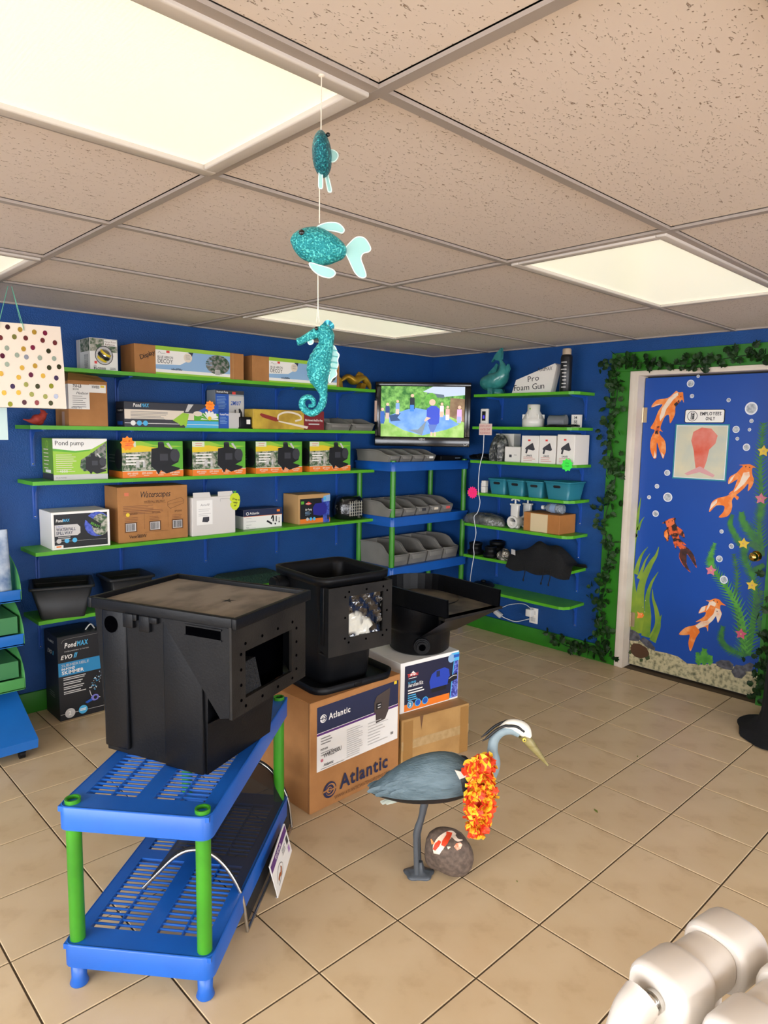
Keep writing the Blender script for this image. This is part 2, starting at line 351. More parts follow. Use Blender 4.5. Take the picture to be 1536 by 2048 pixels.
for c in range(-3, 3):
    for d in range(-8, 5):
        xa, xb = max(QX+c*CX, RX), min(QX+(c+1)*CX, 0); ya, yb = max(QY+d*CY, RY), min(QY+(d+1)*CY, 0)
        if xb-xa < .05 or yb-ya < .05: continue
        if (c, d) in LIGHTS:
            loc = ((xa+xb)/2, (ya+yb)/2, CEIL)
            if proto is None:
                proto = thing('ceiling_light', LIGHTS[(c, d)], 'ceiling light', loc, group='fluorescent ceiling lights')
                fr = MB(); X, Y, W_ = CX/2-.012, CY/2-.012, .034
                for (x0, y0, x1, y1) in ((-X, -Y, X, -Y+W_), (-X, Y-W_, X, Y), (-X, -Y+W_, -X+W_, Y-W_), (X-W_, -Y+W_, X, Y-W_)):
                    fr.box((x0, y0, -.012), (x1, y1, .05), FIXM, .004)
                fr.build('frame', proto); MB().box((-X+W_, -Y+W_, .0), (X-W_, Y-W_, .006), DIFF).build('diffuser', proto)
                MB().box((-X+.01, -Y+.01, .055), (X-.01, Y-.01, .08), FIXM).build('housing', proto)
            else: dup_tree(proto, LIGHTS[(c, d)], loc)
        else:
            o = bpy.data.objects.new('ceiling_tile', pm); COL.objects.link(o); o.parent = ceil
            o.location = ((xa+xb)/2, (ya+yb)/2, CEIL+.006); o.scale = ((xb-xa)/CX, (yb-ya)/CY, 1)
for d in range(-7, 5): MB().box((RX, QY+d*CY-.012, CEIL-.004), (0, QY+d*CY+.012, CEIL+.004), BARM).build('grid_bar', ceil)
for c in range(-2, 3): MB().box((QX+c*CX-.012, RY, CEIL-.0045), (QX+c*CX+.012, 0, CEIL+.0035), BARM).build('grid_bar', ceil)
struct(MB().box((RX, -.02, CEIL-.003), (0, 0, CEIL+.018), BARM).build('trim_1')); struct(MB().box((-.02, RY, CEIL-.003), (0, -.02, CEIL+.018), BARM).build('trim_2'))
# ------------------------------------------------------------------ wall shelves with steel brackets painted in the wall colour
BRK = mat('bracket_blue_paint', '#1b4fa3', .4)
def bracket_mesh(h, d):
    m = MB(); m.box((-.011, -.004, -h), (.011, 0, 0), BRK); m.box((-.011, -d, -.004), (.011, 0, 0), BRK)
    m.ext([(-.0015, -.004, -h+.015), (-.0015, -.012, -h+.015), (-.0015, -.016, -.06), (-.0015, -.05, -.016), (-.0015, -d+.01, -.01), (-.0015, -d+.01, -.004), (-.0015, -.004, -.004)], (.003, 0, 0), BRK)
    m.ell((0, -.005, -h+.012), .005, .003, .005, STEEL, 8, 4); return m.mesh('bracket')
BM = bracket_mesh(.2, .2)
LS = [(1.897, 'topmost long green shelf on the left wall, holding two heron decoy boxes'), (1.595, 'long green shelf holding the brush box and red cardinal, second from top'),
      (1.308, 'long green shelf holding four orange banded pump boxes'), (.94, 'long green shelf holding the Waterscapes carton and white box'), (.575, 'lowest long green shelf on the left wall, under the black planter baskets')]
for z, lb in LS:
    s = thing('wall_shelf', lb, 'shelf', (0, 0, z), group='green shelves on the left wall')
    MB().ext([(-3.27, 0, -.02), (-3.27, -.25, -.02), (-.893, -.25, -.02), (-.893, 0, -.02)], (0, 0, .02), LIME).build('board', s)
    for x in (-3.19, -2.72, -2.16, -1.6, -1.05):
        o = bpy.data.objects.new('bracket', BM); COL.objects.link(o); o.parent = s; o.location = (x, 0, -.02)
RS = [(1.882, 'topmost green shelf on the right wall, under the teal fish statue'), (1.641, 'green shelf on the right wall holding the white pipe reducer'), (1.385, 'green shelf on the right wall lined with white boxes'),
      (1.14, 'green shelf on the right wall holding the teal bins'), (.895, 'green shelf on the right wall holding gate valves and a kraft carton'), (.648, 'green shelf on the right wall under the draped black netting'), (.395, 'lowest green shelf on the right wall, nearly empty')]
BM2 = bracket_mesh(.17, .2)
for (z, lb), y0 in zip(RS, (-.655, -.65, -.64, -.62, -.6, -.6, -.62)):
    s = thing('wall_shelf', lb, 'shelf', (0, 0, z), group='green shelves on the right wall')
    MB().ext([(0, y0, -.02), (-.25, y0, -.02), (-.25, -1.47, -.02), (-.235, -1.5, -.02), (-.19, -1.523, -.02), (0, -1.523, -.02)], (0, 0, .02), LIME).build('board', s)
    for y in (-.74, -1.46):
        o = bpy.data.objects.new('bracket', BM2); COL.objects.link(o); o.parent = s; o.location = (0, y, -.02); o.rotation_euler[2] = -math.pi/2
# ================================================================== cartons and goods on the left wall
def C(name, col, **k): return mat('print_'+name, col, k.pop('rough', .5), **k)
CREAM = C('cream', '#e6d8c4'); NAVY = C('navy', '#222a4a'); WHT = C('white', '#f2efe8'); RED = C('red', '#e0423a'); ORANGE = C('orange', '#ef7d22')
LIMEP = C('limeprint', '#9bc93a'); GREENP = C('green', '#5fae2e'); YELL = C('yellow', '#e8c92c'); SKYB = C('sky', '#8fb4d8'); CYAN = C('cyan', '#4fb4e4'); BLUEP = C('blue', '#1f56b4')
BLK = C('black', '#141417'); DGREY = C('dgrey', '#3a3a40'); LGREY = C('lgrey', '#c9c6c2'); GOLD = C('gold', '#a8862a', col2='#cfae3c', ns=9); MAROON = C('maroon', '#7c1f24'); BROWNP = C('brown', '#7a4a2c')
PHOTO = C('garden', '#3c5a36', col2='#b9b4a4', ns=55, det=6, lo=.4, hi=.6); PHOTO2 = C('pondphoto', '#274a2c', col2='#8f8a86', ns=60, det=5, lo=.42, hi=.62)
PURP = C('purple', '#5b2a78'); FLORA = C('fluororange', '#ff8a1e', emit=.12); HOTP = C('hotpink', '#ff2f7a', emit=.12); FLGRN = C('fluorgreen', '#3fe84a', emit=.1); PEAR = C('pear', '#cddc2a')
BLUEPH = C('waterphoto', '#1d3f9c', col2='#5a6ad0', ns=70, det=5); PURPH = C('bubblephoto', '#2a2f8c', col2='#7a8ae0', ns=90, det=6, lo=.45, hi=.6)
DARKK = mat('dark_kraft', '#6d4a2e', .8); TAPE = mat('clear_tape', '#c9a472', .25, spec=.6)
PINKCARD = mat('mauve_card', '#b08f80', .8)
def carton(name, label, x0, x1, yf, yb, z, h, m, group=None, rz=0., loc=None, cat='box', r=.002, tape=False, lid=None):
    """a carton standing on z: empty at the middle of its base, body with flap seam"""
    w, d = x1-x0, yb-yf
    t = thing(name, label, cat, loc or ((x0+x1)/2, (yf+yb)/2, z), rz, group); b = MB()
    b.box((-w/2, -d/2, 0), (w/2, d/2, h-.0012), m, r, 1)
    g = .0006
    b.box((-w/2+.001, -d/2+.001, h-.0012), (w/2-.001, -g, h), m); b.box((-w/2+.001, g, h-.0012), (w/2-.001, d/2-.001, h), m)
    b.build('body', t)
    if tape: MB().box((-.024, -d/2-.0004, h-.05), (.024, d/2, h+.0006), TAPE).build('tape', t)
    t['w'], t['d'], t['h'] = w, d, h
    return t
def front(t, off=.0007): return PR((-t['w']/2, -t['d']/2, 0), (1, 0, 0), (0, 0, 1), off)
def left(t, off=.0007): return PR((-t['w']/2, t['d']/2, 0), (0, -1, 0), (0, 0, 1), off)
def top(t, off=.0007): return PR((-t['w']/2, -t['d']/2, t['h']), (1, 0, 0), (0, 1, 0), off)
Z1, Z2, Z3, Z4, Z5 = 1.897, 1.595, 1.308, .94, .575
# --- shelf 1 ---------------------------------------------------------
t = carton('reflector_box', 'small boxed pond reflector globe, leftmost on the top shelf', -2.943, -2.793, -.21, -.01, Z1, .170, WHT, rz=-.02)
p = front(t); w, h = t['w'], t['h']
p.rect(.002, .1, w-.002, h-.002, PHOTO); p.rect(w*.5, h*.78, w-.004, h-.004, WHT); p.text('Heron Pond', w*.53, h*.88, .009, BROWNP, fit=.06); p.text('Reflector', w*.55, h*.8, .009, BROWNP, 1, fit=.055)
p.circ(w*.5, h*.47, .049, DGREY, .051); p.circ(w*.5, h*.47, .045, LGREY, .047); p.rect(w*.15, h*.2, w*.24, h*.28, RED); p.circ(w*.17, h*.11, .009, LGREY); p.text('8x5000', w*.12, h*.02, .013, INK, 1); p.rows(w*.7, h*.08, w*.92, .006, 2, GREYT)
p.build('printed_front', t)
b = MB(); b.ell((0, 0, 0), .034, .034, .036, mat('mirror_globe', '#c9c9c4', .08, metal=1.), 20, 12); o = b.build('mirror_globe', t); o.location = (0, -t['d']/2+.004, h*.47)
b = MB(); b.lathe([(.0345, -.008), (.0352, 0), (.0345, .008)], BLK, 20); b.lathe([(.031, .012), (.0318, .018), (.029, .024)], YELL, 20); b.lathe([(.031, -.024), (.0325, -.018), (.032, -.012)], YELL, 20); o = b.build('striped_band', t); o.location = (0, -t['d']/2+.003, h*.47); o.rotation_euler = (.5, .5, 0)
p = left(t); p.rect(.06, .1, .198, h-.002, PHOTO); p.rect(0, 0, .05, h, LGREY); [p.text('REFLECTOR', .13+.02*i, .012, .009, INK, 1, ang=math.pi/2, fit=.075) for i in range(3)]; p.build('printed_side', t)
def heron_box(label, x0, x1, disp):
    t = carton('heron_decoy_box', label, x0, x1, -.235, -.05, Z1, .160, KRAFT, 'heron decoy cartons on the top shelf'); w, h = t['w'], t['h']; p = front(t)
    a, c = w*.175, w*.86 if disp else w*.97
    p.rect(a, 0, c, h, LIMEP); p.rect(a, .012, c, h*.86, WHT)
    p.poly([(a, .02), (c, .02), (c, h*.86), (a+.2, h*.86), (a+.215, h*.6), (a+.15, h*.38), (a, h*.34)], SKYB); p.rect(a, .016, c, .03, WHT)
    p.poly([(a+.205, h*.86), (a+.235, h*.86), (a+.22, h*.62)], NAVY); p.circ(a+.2, h*.66, .027, CREAM); p.circ(a+.2, h*.66, .023, CREAM); p.rows(a+.185, h*.74, a+.218, .007, 4, GREYT, .002)
    p.text('BLUE HERON', a+.012, h*.57, .014, INK, fit=.095); p.text('DECOY', a+.012, h*.4, .024, INK, 0, fit=.095); p.stroke([(a+.014, h*.75), (a+.024, h*.8), (a+.034, h*.74), (a+.06, h*.75)], INK, .0015); p.rect(a+.065, h*.77, a+.085, h*.85, RED)
    p.circ(c-.085, h*.5, .082, PHOTO2, h*.36); p.rows(a+.24, h*.76, a+.36, .012, 5, SKYB); p.rect(c-.105, .018, c-.07, .048, WHT)
    for i in range(9): p.rect(c-.103+i*.0035, .02, c-.1013+i*.0035, .046, INK)
    p.text('wlxd500w', a+.09, .028, .013, INK, shear=.3, gap=.02)
    if disp: p.text('Display', .035, h*.46, .026, INK, shear=.1, ang=.42, gap=.03)
    p.build('printed_front', t); p = top(t); p.rect(a, 0, c, t['d'], LIMEP); p.build('printed_top', t)
    b = MB(); b.box((c-w/2+.02, -t['d']/2-.001, 0), (c-w/2+.022, -t['d']/2, h), TAPE); b.build('tape', t)
    return t
heron_box('long heron decoy carton with Display written on its end, beside the reflector box', -2.711, -2.007, True)
heron_box('long heron decoy carton behind the hanging seahorse, next to the gold fish', -1.944, -1.231, False)
# gold fish: body with raised tail
GOLDM = mat('gold_leaf', '#d2a93a', .35, metal=.65, bump=.5, bs=35, col2='#a87a1c', ns=20)
g = thing('gold_fish_ornament', 'gold painted leaping fish ornament at the right end of the top shelf', 'ornament', (-.985, -.15, Z1))
b = MB(); pts = smoothpath([(-.16, 0, .05), (-.1, 0, .085), (-.04, 0, .06), (.0, 0, .075), (.06, 0, .085), (.105, 0, .045), (.13, 0, .012)], 5)
n = len(pts); b.tube(pts, [.012+.034*math.sin(math.pi*min(1, i/(n-1)*1.02))**.8*(.55+.45*abs(math.sin(i/(n-1)*5))) for i in range(n)], GOLDM, 12, flat=.7); b.build('body', g)
b = MB(); b.ext([(-.03, -.004, .085), (.01, -.004, .13), (.05, -.004, .12), (.085, -.004, .085), (.03, -.004, .095)], (0, .008, 0), GOLDM); b.build('dorsal_fin', g)
b = MB(); b.ext([(-.15, -.006, .06), (-.21, -.006, .11), (-.19, -.006, .05), (-.2, -.006, 0), (-.14, -.006, .0)], (0, .012, 0), GOLDM); b.build('tail_fin', g)
b = MB(); b.ext([(.03, -.02, .05), (.0, -.03, .0), (.05, -.03, 0), (.075, -.02, .04)], (0, .05, 0), GOLDM); b.build('pectoral_fin', g)
# --- shelf 2 ---------------------------------------------------------
CARD = mat('cardinal_red', '#b23c2c', .6, col2='#8e2a20', ns=30)
c = onz(78, 846.5, Z2); c = ony(78, 846, -.16)
g = thing('cardinal_figurine', 'small red cardinal bird figurine on the left shelf end', 'figurine', (c.x, -.16, Z2), 0)
b = MB(); P = smoothpath([(-.075, 0, .03), (-.04, 0, .022), (-.012, 0, .03), (.012, 0, .04), (.022, 0, .058), (.02, 0, .07), (.008, 0, .082)], 5); n = len(P)
R_ = [.003, .004, .005, .007, .009, .012, .016, .02, .024, .026, .027, .026, .025, .024, .023, .022, .021, .02, .019, .0185, .018, .017, .016, .0155, .015, .013, .011, .009, .006, .004, .002]
b.tube(P, R_[:n], CARD, 10); b.ell((0, 0, .022), .026, .02, .0225, CARD, 10, 7); b.build('body', g)
MB().tube([(.032, 0, .063), (.046, 0, .06)], [.006, .001], mat('beak_orange', '#c96a2a', .5), 8).build('beak', g)
t = carton('open_carton', 'open brown cardboard carton with white shipping label, beside the cardinal', -3.076, -2.87, -.24, -.04, Z2, .235, KRAFT)
w, h, d = t['w'], t['h'], t['d']
for nm, pp in (('flap', [(-w/2, -d/2, h), (w/2, -d/2, h), (w/2-.02, -d/2+.08, h+.035), (-w/2+.03, -d/2+.075, h+.045)]), ('flap', [(-w/2, -d/2, h), (-w/2, d/2, h), (-w/2+.03, d/2-.02, h+.05), (-w/2+.03, -d/2+.075, h+.04)])):
    b = MB(); b.ext(pp, (0, 0, .003), KRAFT if pp[1][0] > 0 else DARKK); b.build(nm, t)
p = front(t); p.rect(0, h*.38, w*.53, h*.93, WHT); p.rect(w*.53, h*.76, w*.96, h*.94, WHT); p.rect(w*.82, h*.88, w*.92, h*.93, YELL); p.text('750-LB', w*.12, h*.86, .016, INK, 1, fit=.045); p.text('BROWN', w*.12, h*.8, .01, INK, fit=.03); p.text('NW8313', w*.6, h*.86, .014, INK, 1, fit=.04); p.text('Hudson', w*.2, h*.71, .014, INK, shear=.3)
p.rows(w*.1, h*.66, w*.45, .011, 6, GREYT, .003); p.text('Anthony Perry', w*.06, h*.39, .012, INK, shear=.35, fit=.055); p.build('printed_front', t)
p = left(t); p.rect(d*.55, h*.38, d, h*.93, LGREY); p.rows(d*.6, h*.85, d*.85, .018, 7, INK, .008); p.rect(d*.5, 0, d*.7, h*.32, PINKCARD); p.build('printed_side', t)
# brush box
t = carton('pond_brush_box', 'long PondMAX box with a green brush and water lily printed on it', -2.777, -2.19, -.235, -.12, Z2, .141, C('slate', '#33343c')); w, h = t['w'], t['h']; p = front(t)
p.rect(0, h*.32, w, h*.70, CREAM); p.rect(0, 0, w, h*.3, DGREY); p.rect(w*.62, 0, w, h*.29, CYAN); p.rect(w*.72, h*.3, w, h*.70, GREENP); p.poly([(w*.78, h), (w, h), (w, h*.62), (w*.7, h*.66)], BLUEP)
p.brand(.05, h*.8, .02); p.rows(.035, h*.6, .26, .008, 6, GREYT, .003)
p.line(0, h*.16, w, h*.14, WHT, .003); [p.circ(.048+.036*i, h*.16, .0145, (WHT, CYAN, CYAN)[i]) for i in range(3)]
p.poly([(.37, h), (.46, h), (.53, h*1.0), (.42, h*.6), (.355, h*.62)], DGREY); p.poly([(.385, h*.98), (.42, h*.98), (.385, h*.66), (.365, h*.66)], LGREY); p.poly([(.35, h*.62), (.39, h*.58), (.37, h*.02), (.355, h*.12), (.335, h*.08), (.32, h*.18), (.285, h*.3)], LIMEP)
for k in range(9):
    a = math.pi*(.0+k/8); p.poly([(w*.895-.01, h*.36), (w*.895+.052*math.cos(a)-.012*math.sin(a), h*.42+.04*math.sin(a)), (w*.895+.062*math.cos(a), h*.36+.055*math.sin(a)), (w*.895+.05*math.cos(a)+.012, h*.36+.035*math.sin(a))], WHT)
p.circ(w*.895, h*.42, .012, YELL); p.circ(w*.76, h*.6, .03, CREAM, .015); p.build('printed_front', t)
p = left(t); p.rect(.01, h*.55, .1, h*.75, BLK); p.text('PondMAX', .03, h*.62, .01, WHT, 1); p.rect(.02, h*.08, .09, h*.22, BLUEP); p.build('printed_side', t)
def startag(label, x, z, y, m, r=.03, txt=('Get $5', 'off')):
    o = PR((x, y, z), (1, 0, 0), (0, 0, 1), 0.); o.ext([(x+(r if i % 2 == 0 else r*.78)*math.cos(.2+math.pi*i/9), y, z+(r if i % 2 == 0 else r*.78)*math.sin(.2+math.pi*i/9)) for i in range(18)], (0, .0012, 0), m)
    for i, s_ in enumerate(txt): o.text(s_, -.001, r*.18-i*r*.55, r*.33, RED if m is FLORA else INK, align='C', shear=.2)
    return tag(o.build('price_tag'), label, 'price tag', 'hand cut fluorescent price tags')
c = ony(420, 812, -.2375); startag('orange star price tag stuck on the corner of the brush box', c.x, c.z, -.2375, FLORA, .034, ('Pond', 'Vac', 'net'))
# fountain pump boxes
def fountain_box(label, x0, x1, yf, yb, h, big):
    t = carton('fountain_pump_box', label, x0, x1, yf, yb, Z2, h, C('fountgrey', '#9aa0a6'), 'fountain pump boxes'); w = t['w']; p = front(t)
    p.rect(0, 0, w*.46, h, BLUEP); p.rect(0, h*.9, w, h, DGREY if big else BLUEP); p.rect(w*.46, 0, w, h*.86 if big else h, LGREY)
    p.text('Fountain Pump', .008, h*.93 if big else h*.82, .012, WHT, 1, fit=w*.4); p.rows(.008, h*.82 if big else h*.68, w*.4, .009, 9 if big else 5, SKYB, .003)
    if big:
        p.text('2M107', w*.52, h*.62, .026, BLUEP, 1, shear=.25, fit=.075); p.circ(w*.72, h*.26, .022, DGREY, .032); p.rect(w*.66, h*.3, w*.70, h*.5, DGREY); p.rect(w*.58, h*.9, w*.7, h*.97, RED)
    p.build('printed_front', t); return t
fountain_box('tall blue and grey fountain pump box with 2M107 written on it', -2.148, -1.942, -.13, -.02, .24, True)
fountain_box('low blue fountain pump box with a black pump standing before it', -2.182, -2.03, -.225, -.135, .098, False)
g = thing('black_fountain_pump', 'little black fountain pump standing in front of the fountain pump boxes', 'pump', (-1.995, -.205, Z2)); b = MB()
b.box((-.045, -.03, .0), (.045, .03, .075), BLACKP, .008); b.build('body', g); MB().tube([(-.02, 0, .07), (-.02, 0, .1), (-.028, 0, .125)], [.012, .01, .005], BLACKP, 10).build('outlet_tube', g)
MB().box((.005, -.0312, .03), (.032, -.03, .058), WHT).build('sticker', g); MB().box((-.05, -.033, 0), (.05, .033, .008), BLACKP, .003).build('foot', g)
# gold box
t = carton('hand_pump_box', 'gold box with a red siphon hand pump printed on it', -1.945, -1.369, -.24, -.14, Z2, .127, GOLD); w, h = t['w'], t['h']; p = front(t)
p.rect(w*.7, 0, w, h, MAROON); p.text('Multi-Automatic Hand/Drain Pump', w*.72, h*.46, .014, WHT, 1, fit=w*.26); p.rect(w*.77, h*.27, w*.93, h*.34, LGREY); p.text('siphonpro', w*.56, h*.78, .012, MAROON, fit=.07)
p.poly([(.05, h*.72), (.06, h*.8), (.19, h*.58), (.2, h*.42), (.17, h*.4), (.07, h*.6)], C('pumpred', '#8e2a22')); p.stroke([(.19, h*.5), (.2, h*.75), (.27, h*.9), (.36, h*.78), (.38, h*.55), (.33, h*.45)], CREAM, .012); p.poly([(.19, h*.45), (.2, h*.38), (.43, h*.05), (.44, h*.18)], CREAM); p.build('printed_front', t)
# --- shelf 3 ---------------------------------------------------------
def pump_art(p, cx, cy, s):
    p.poly([(cx-.09*s, cy+.05*s), (cx-.05*s, cy+.055*s), (cx-.05*s, cy+.085*s), (cx-.015*s, cy+.085*s), (cx-.01*s, cy+.06*s), (cx+.02*s, cy+.05*s), (cx+.07*s, cy+.045*s), (cx+.085*s, cy+.01*s), (cx+.075*s, cy-.03*s), (cx+.03*s, cy-.05*s), (cx+.085*s, cy-.065*s), (cx+.08*s, cy-.075*s), (cx+.0*s, cy-.095*s), (cx-.035*s, cy-.075*s), (cx-.05*s, cy-.1*s), (cx-.065*s, cy-.075*s), (cx-.095*s, cy-.05*s)], BLK)
    p.circ(cx+.055*s, cy+.01*s, .03*s, DGREY, .037*s); p.circ(cx-.032*s, cy+.085*s, .018*s, DGREY, .005*s); p.poly([(cx+.0*s, cy+.08*s), (cx+.015*s, cy+.085*s), (cx+.04*s, cy+.05*s), (cx+.03*s, cy+.045*s)], LGREY); p.rect(cx-.04*s, cy-.02*s, cx+.01*s, cy+.02*s, DGREY)
t = carton('pond_pump_box', 'lime green box reading Pond pump, leftmost on its shelf', -3.148, -2.866, -.205, -.02, Z3, .22, LIMEP, rz=-.03); w, h = t['w'], t['h']; p = front(t)
p.poly([(0, h), (w, h), (w, h*.95), (w*.7, h*.74), (w*.4, h*.7), (0, h*.76)], WHT); p.poly([(0, h*.76), (w*.4, h*.7), (w*.7, h*.74), (w*.66, h*.7), (w*.4, h*.66), (0, h*.7)], GREENP); p.rect(0, 0, w, h*.13, LGREY); p.text('Pond pump', .012, h*.84, .024, INK, fit=.15)
p.poly([(w*.48, h*.3), (w*.5, h*.48), (w*.72, h*.66), (w*.98, h*.92), (w*.98, h*.24), (w*.55, h*.2)], PHOTO2); pump_art(p, w*.79, h*.4, .62); p.rows(.014, h*.6, w*.42, .011, 9, CREAM, .003); p.text('4000', .03, h*.18, .014, WHT); p.text('PLA POND', .012, h*.04, .008, GREYT); p.build('printed_front', t)
p = left(t); d = t['d']; p.rect(0, 0, d, h, C('midgreen', '#6c9c34')); p.rect(0, 0, d, h*.15, DGREY); p.rows(.03, h*.72, d*.7, .02, 6, CREAM, .005); p.circ(d*.5, h*.86, .02, LIMEP); p.circ(d*.5, h*.86, .014, C('midgreen', '#6c9c34')); p.rect(d*.3, h*.17, d*.8, h*.24, WHT); p.build('printed_side', t)
def pump_box(label, x, yf, depth, rz=0.):
    w, h = .37, .208; t = carton('garden_pump_box', label, x, x+w, yf, yf+depth, Z3, h, GREENP, 'green pump boxes with orange bands', rz); p = front(t)
    p.poly([(0, h), (w*.3, h), (w*.5, h*.9), (w, h*.86), (w, h*.86), (w*.75, h*.8), (w*.5, h*.86), (0, h*.8)], LIMEP); p.poly([(0, h*.86), (w*.3, h*.88), (w*.62, h*.8), (w*.55, h*.7), (0, h*.68)], YELL); p.rect(0, h*.84, w*.22, h*.99, C('palecorner', '#dfe6c8'))
    p.poly([(0, h*.2), (w*.62, h*.2), (w*.56, h*.72), (0, h*.68)], PHOTO); p.rows(.022, h*.6, w*.36, .017, 4, WHT, .008, .5); p.rect(.08, h*.28, .1, h*.46, LGREY); p.rect(.12, h*.28, .135, h*.44, LGREY)
    p.rect(0, 0, w, h*.18, ORANGE); p.line(0, h*.185, w, h*.185, WHT, .003)
    for i in range(4): p.text('EPP-10000', .03+.085*i, h*.09, .011, CREAM, 1, fit=.062); p.rows(.04+.085*i, h*.05, .085+.085*i, .01, 1, CREAM, .003)
    p.rows(.02, h*.93, .07, .012, 2, RED, .003); pump_art(p, w*.71, h*.55, 1.0); p.build('printed_front', t)
    p = left(t); p.rect(0, h*.18, depth, h, C('sidegreen', '#1f3a1c')); p.rect(0, 0, depth, h*.18, ORANGE); p.circ(depth*.75, h*.5, .05, BLK, .06); p.rows(.01, h*.6, depth*.5, .018, 3, GREYT, .004); p.build('printed_side', t); return t
pump_box('green pump box with orange band wearing the orange price star', -2.789, -.215, .185, -.0)
pump_box('green pump box with orange band, second of the four, above the white box', -2.372, -.24, .2)
pump_box('green pump box with orange band, third of the four, left of the rightmost one', -1.928, -.243, .2)
pump_box('green pump box with orange band, rightmost of the four beside the corner rack', -1.494, -.243, .2)
c = ony(255, 887, -.2175); startag('orange star price tag on the first orange banded pump box', c.x, c.z, -.2175, FLORA, .042, ('Go $2', 'off'))
# --- shelf 4 ---------------------------------------------------------
def barcode(p, x, y, w, h, m=None, frame=True):
    if frame: p.rect(x-.006, y-.006, x+w+.006, y+h+.006, DARKK); p.rect(x, y, x+w, y+h, LGREY)
    xx = x+.003
    while xx < x+w-.004:
        ww = random.choice((.001, .0015, .0025)); p.add([p.pt(xx, y+.003), p.pt(xx+ww, y+.003), p.pt(xx+ww, y+h-.003), p.pt(xx, y+h-.003)], [(0, 1, 2, 3)], INK); xx += ww+random.choice((.001, .0018))
    p.k += 1
t = carton('waterfall_spillway_box', 'white PondMAX box reading waterfall spillway, leftmost on its shelf', -3.175, -2.874, -.23, -.012, Z4, .2, WHT, rz=-.04); w, h = t['w'], t['h']; p = front(t)
p.rect(.012, .008, w-.012, h-.012, BLK); p.poly([(.015, h*.36), (.13, h*.36), (.145, h*.42), (.145, h*.58), (.13, h*.66), (.015, h*.66)], LGREY); p.brand(.022, h*.74, .015)
p.text('WATERFALL', .022, h*.5, .016, NAVY, 1, fit=.1); p.text('SPILLWAY', .022, h*.4, .016, NAVY, 1, fit=.085); p.text('12 INCH', .022, h*.6, .007, BLUEP); p.circ(w*.78, h*.62, .068, BLUEPH, .068); p.circ(w*.84, h*.6, .048, PHOTO, .06); p.poly([(w*.56, h*.78), (w*.62, h*.86), (w*.85, h*.62), (w*.83, h*.5), (w*.72, h*.52)], BLK); p.text('BEAST', w*.66, h*.64, .012, GREENP, 1, ang=-.55)
p.rect(w-.012, 0, w, h, WHT); p.line(.012, h*.22, w-.02, h*.2, LGREY, .001); [p.circ(.034+.04*i, h*.23, .0125, (LGREY, CYAN, CYAN)[i]) for i in range(3)]; p.rect(.012, .008, .055, h*.12, WHT); p.rect(.02, h*.06, .045, h*.1, ORANGE); p.rows(.03, h*.32, .1, .009, 2, LGREY, .004); p.build('printed_front', t)
t = carton('waterscapes_carton', 'big brown carton lettered Waterscapes with three barcodes', -2.817, -2.398, -.22, -.022, Z4, .316, KRAFT, rz=-.03); w, h = t['w'], t['h']; p = front(t)
p.text('Waterscapes', w*.3, h*.8, .036, INK, shear=.25, fit=w*.44, gap=.03); p.text('WATERFALL SPILLWAY', w*.36, h*.7, .012, DARKK, 1, fit=w*.3); p.line(w*.36, h*.69, w*.68, h*.69, DARKK, .001); p.rows(w*.07, h*.65, w*.5, .009, 4, BROWNP, .0025); p.rows(w*.07, h*.56, w*.66, .009, 3, BROWNP, .0025); p.rect(w*.09, h*.84, w*.15, h*.9, C('salmon', '#d4704a'))
q = [(w*.7, h*.7), (w*.9, h*.77), (w*.94, h*.72), (w*.94, h*.66), (w*.74, h*.57), (w*.7, h*.62), (w*.7, h*.7)]; [p.line(*q[i], *q[i+1], DARKK, .0018) for i in range(6)]; p.line(w*.7, h*.65, w*.94, h*.7, DARKK, .0012)
p.circ(w*.13, h*.5, .011, YELL); [p.text(s, x*w, h*.5, .011, DARKK) for s, x in (('SP1400', .16), ('SP2200', .47), ('SP3000', .8))]
for x in (.36, .7): p.line(w*x, h*.22, w*x, h*.53, DARKK, .001)
for x in (.09, .43, .76): p.rows(w*x, h*.44, w*(x+.18), .009, 4, BROWNP, .002); barcode(p, w*x+.004, h*.2, .058, .045)
p.line(w*.36, h*.16, w*.7, h*.165, DARKK, .0012); p.text('Vwxr5100W', w*.14, h*.07, .02, INK, fit=.1, gap=.03); p.build('printed_front', t)
t = carton('white_autofill_box', 'plain white box with a paper label and raised lid flap', -2.376, -2.077, -.235, -.12, Z4, .236, mat('white_box_card', '#d9d4cd', .6)); w, h, d = t['w'], t['h'], t['d']; p = front(t)
p.rect(w*.1, h*.28, w*.46, h*.92, WHT); p.text('Autofill', w*.18, h*.77, .014, GREYT, shear=.3); p.rows(w*.14, h*.68, w*.42, .011, 2, LGREY, .003); p.rows(w*.14, h*.56, w*.42, .011, 2, LGREY, .003); p.poly([(w*.22, h*.36), (w*.34, h*.34), (w*.38, h*.38), (w*.38, h*.48), (w*.24, h*.48)], DGREY); p.line(w*.64, h*.93, w*.98, h*.93, GREYT, .0015); p.line(w*.64, h*.86, w*.64, h*.93, GREYT, .0015); p.build('printed_front', t)
WB = MATS['white_box_card']
for xa, xb in ((-w/2+.01, -.02), (.03, w/2-.01)): b = MB(); b.ext([(xa, -d/2+.004, h), (xb, -d/2+.004, h), (xb-.004, -d/2+.012, h+.028), (xa+.004, -d/2+.012, h+.028)], (0, .002, 0), WB); b.build('flap', t)
c = ony(470, 1003, -.24)
o = MB(); sh = [(0, .055), (.022, .052), (.036, .03), (.038, 0), (.03, -.035), (.008, -.056), (-.015, -.05), (-.03, -.028), (-.034, -.012), (-.02, -.002), (-.036, .012), (-.032, .035), (-.018, .05)]
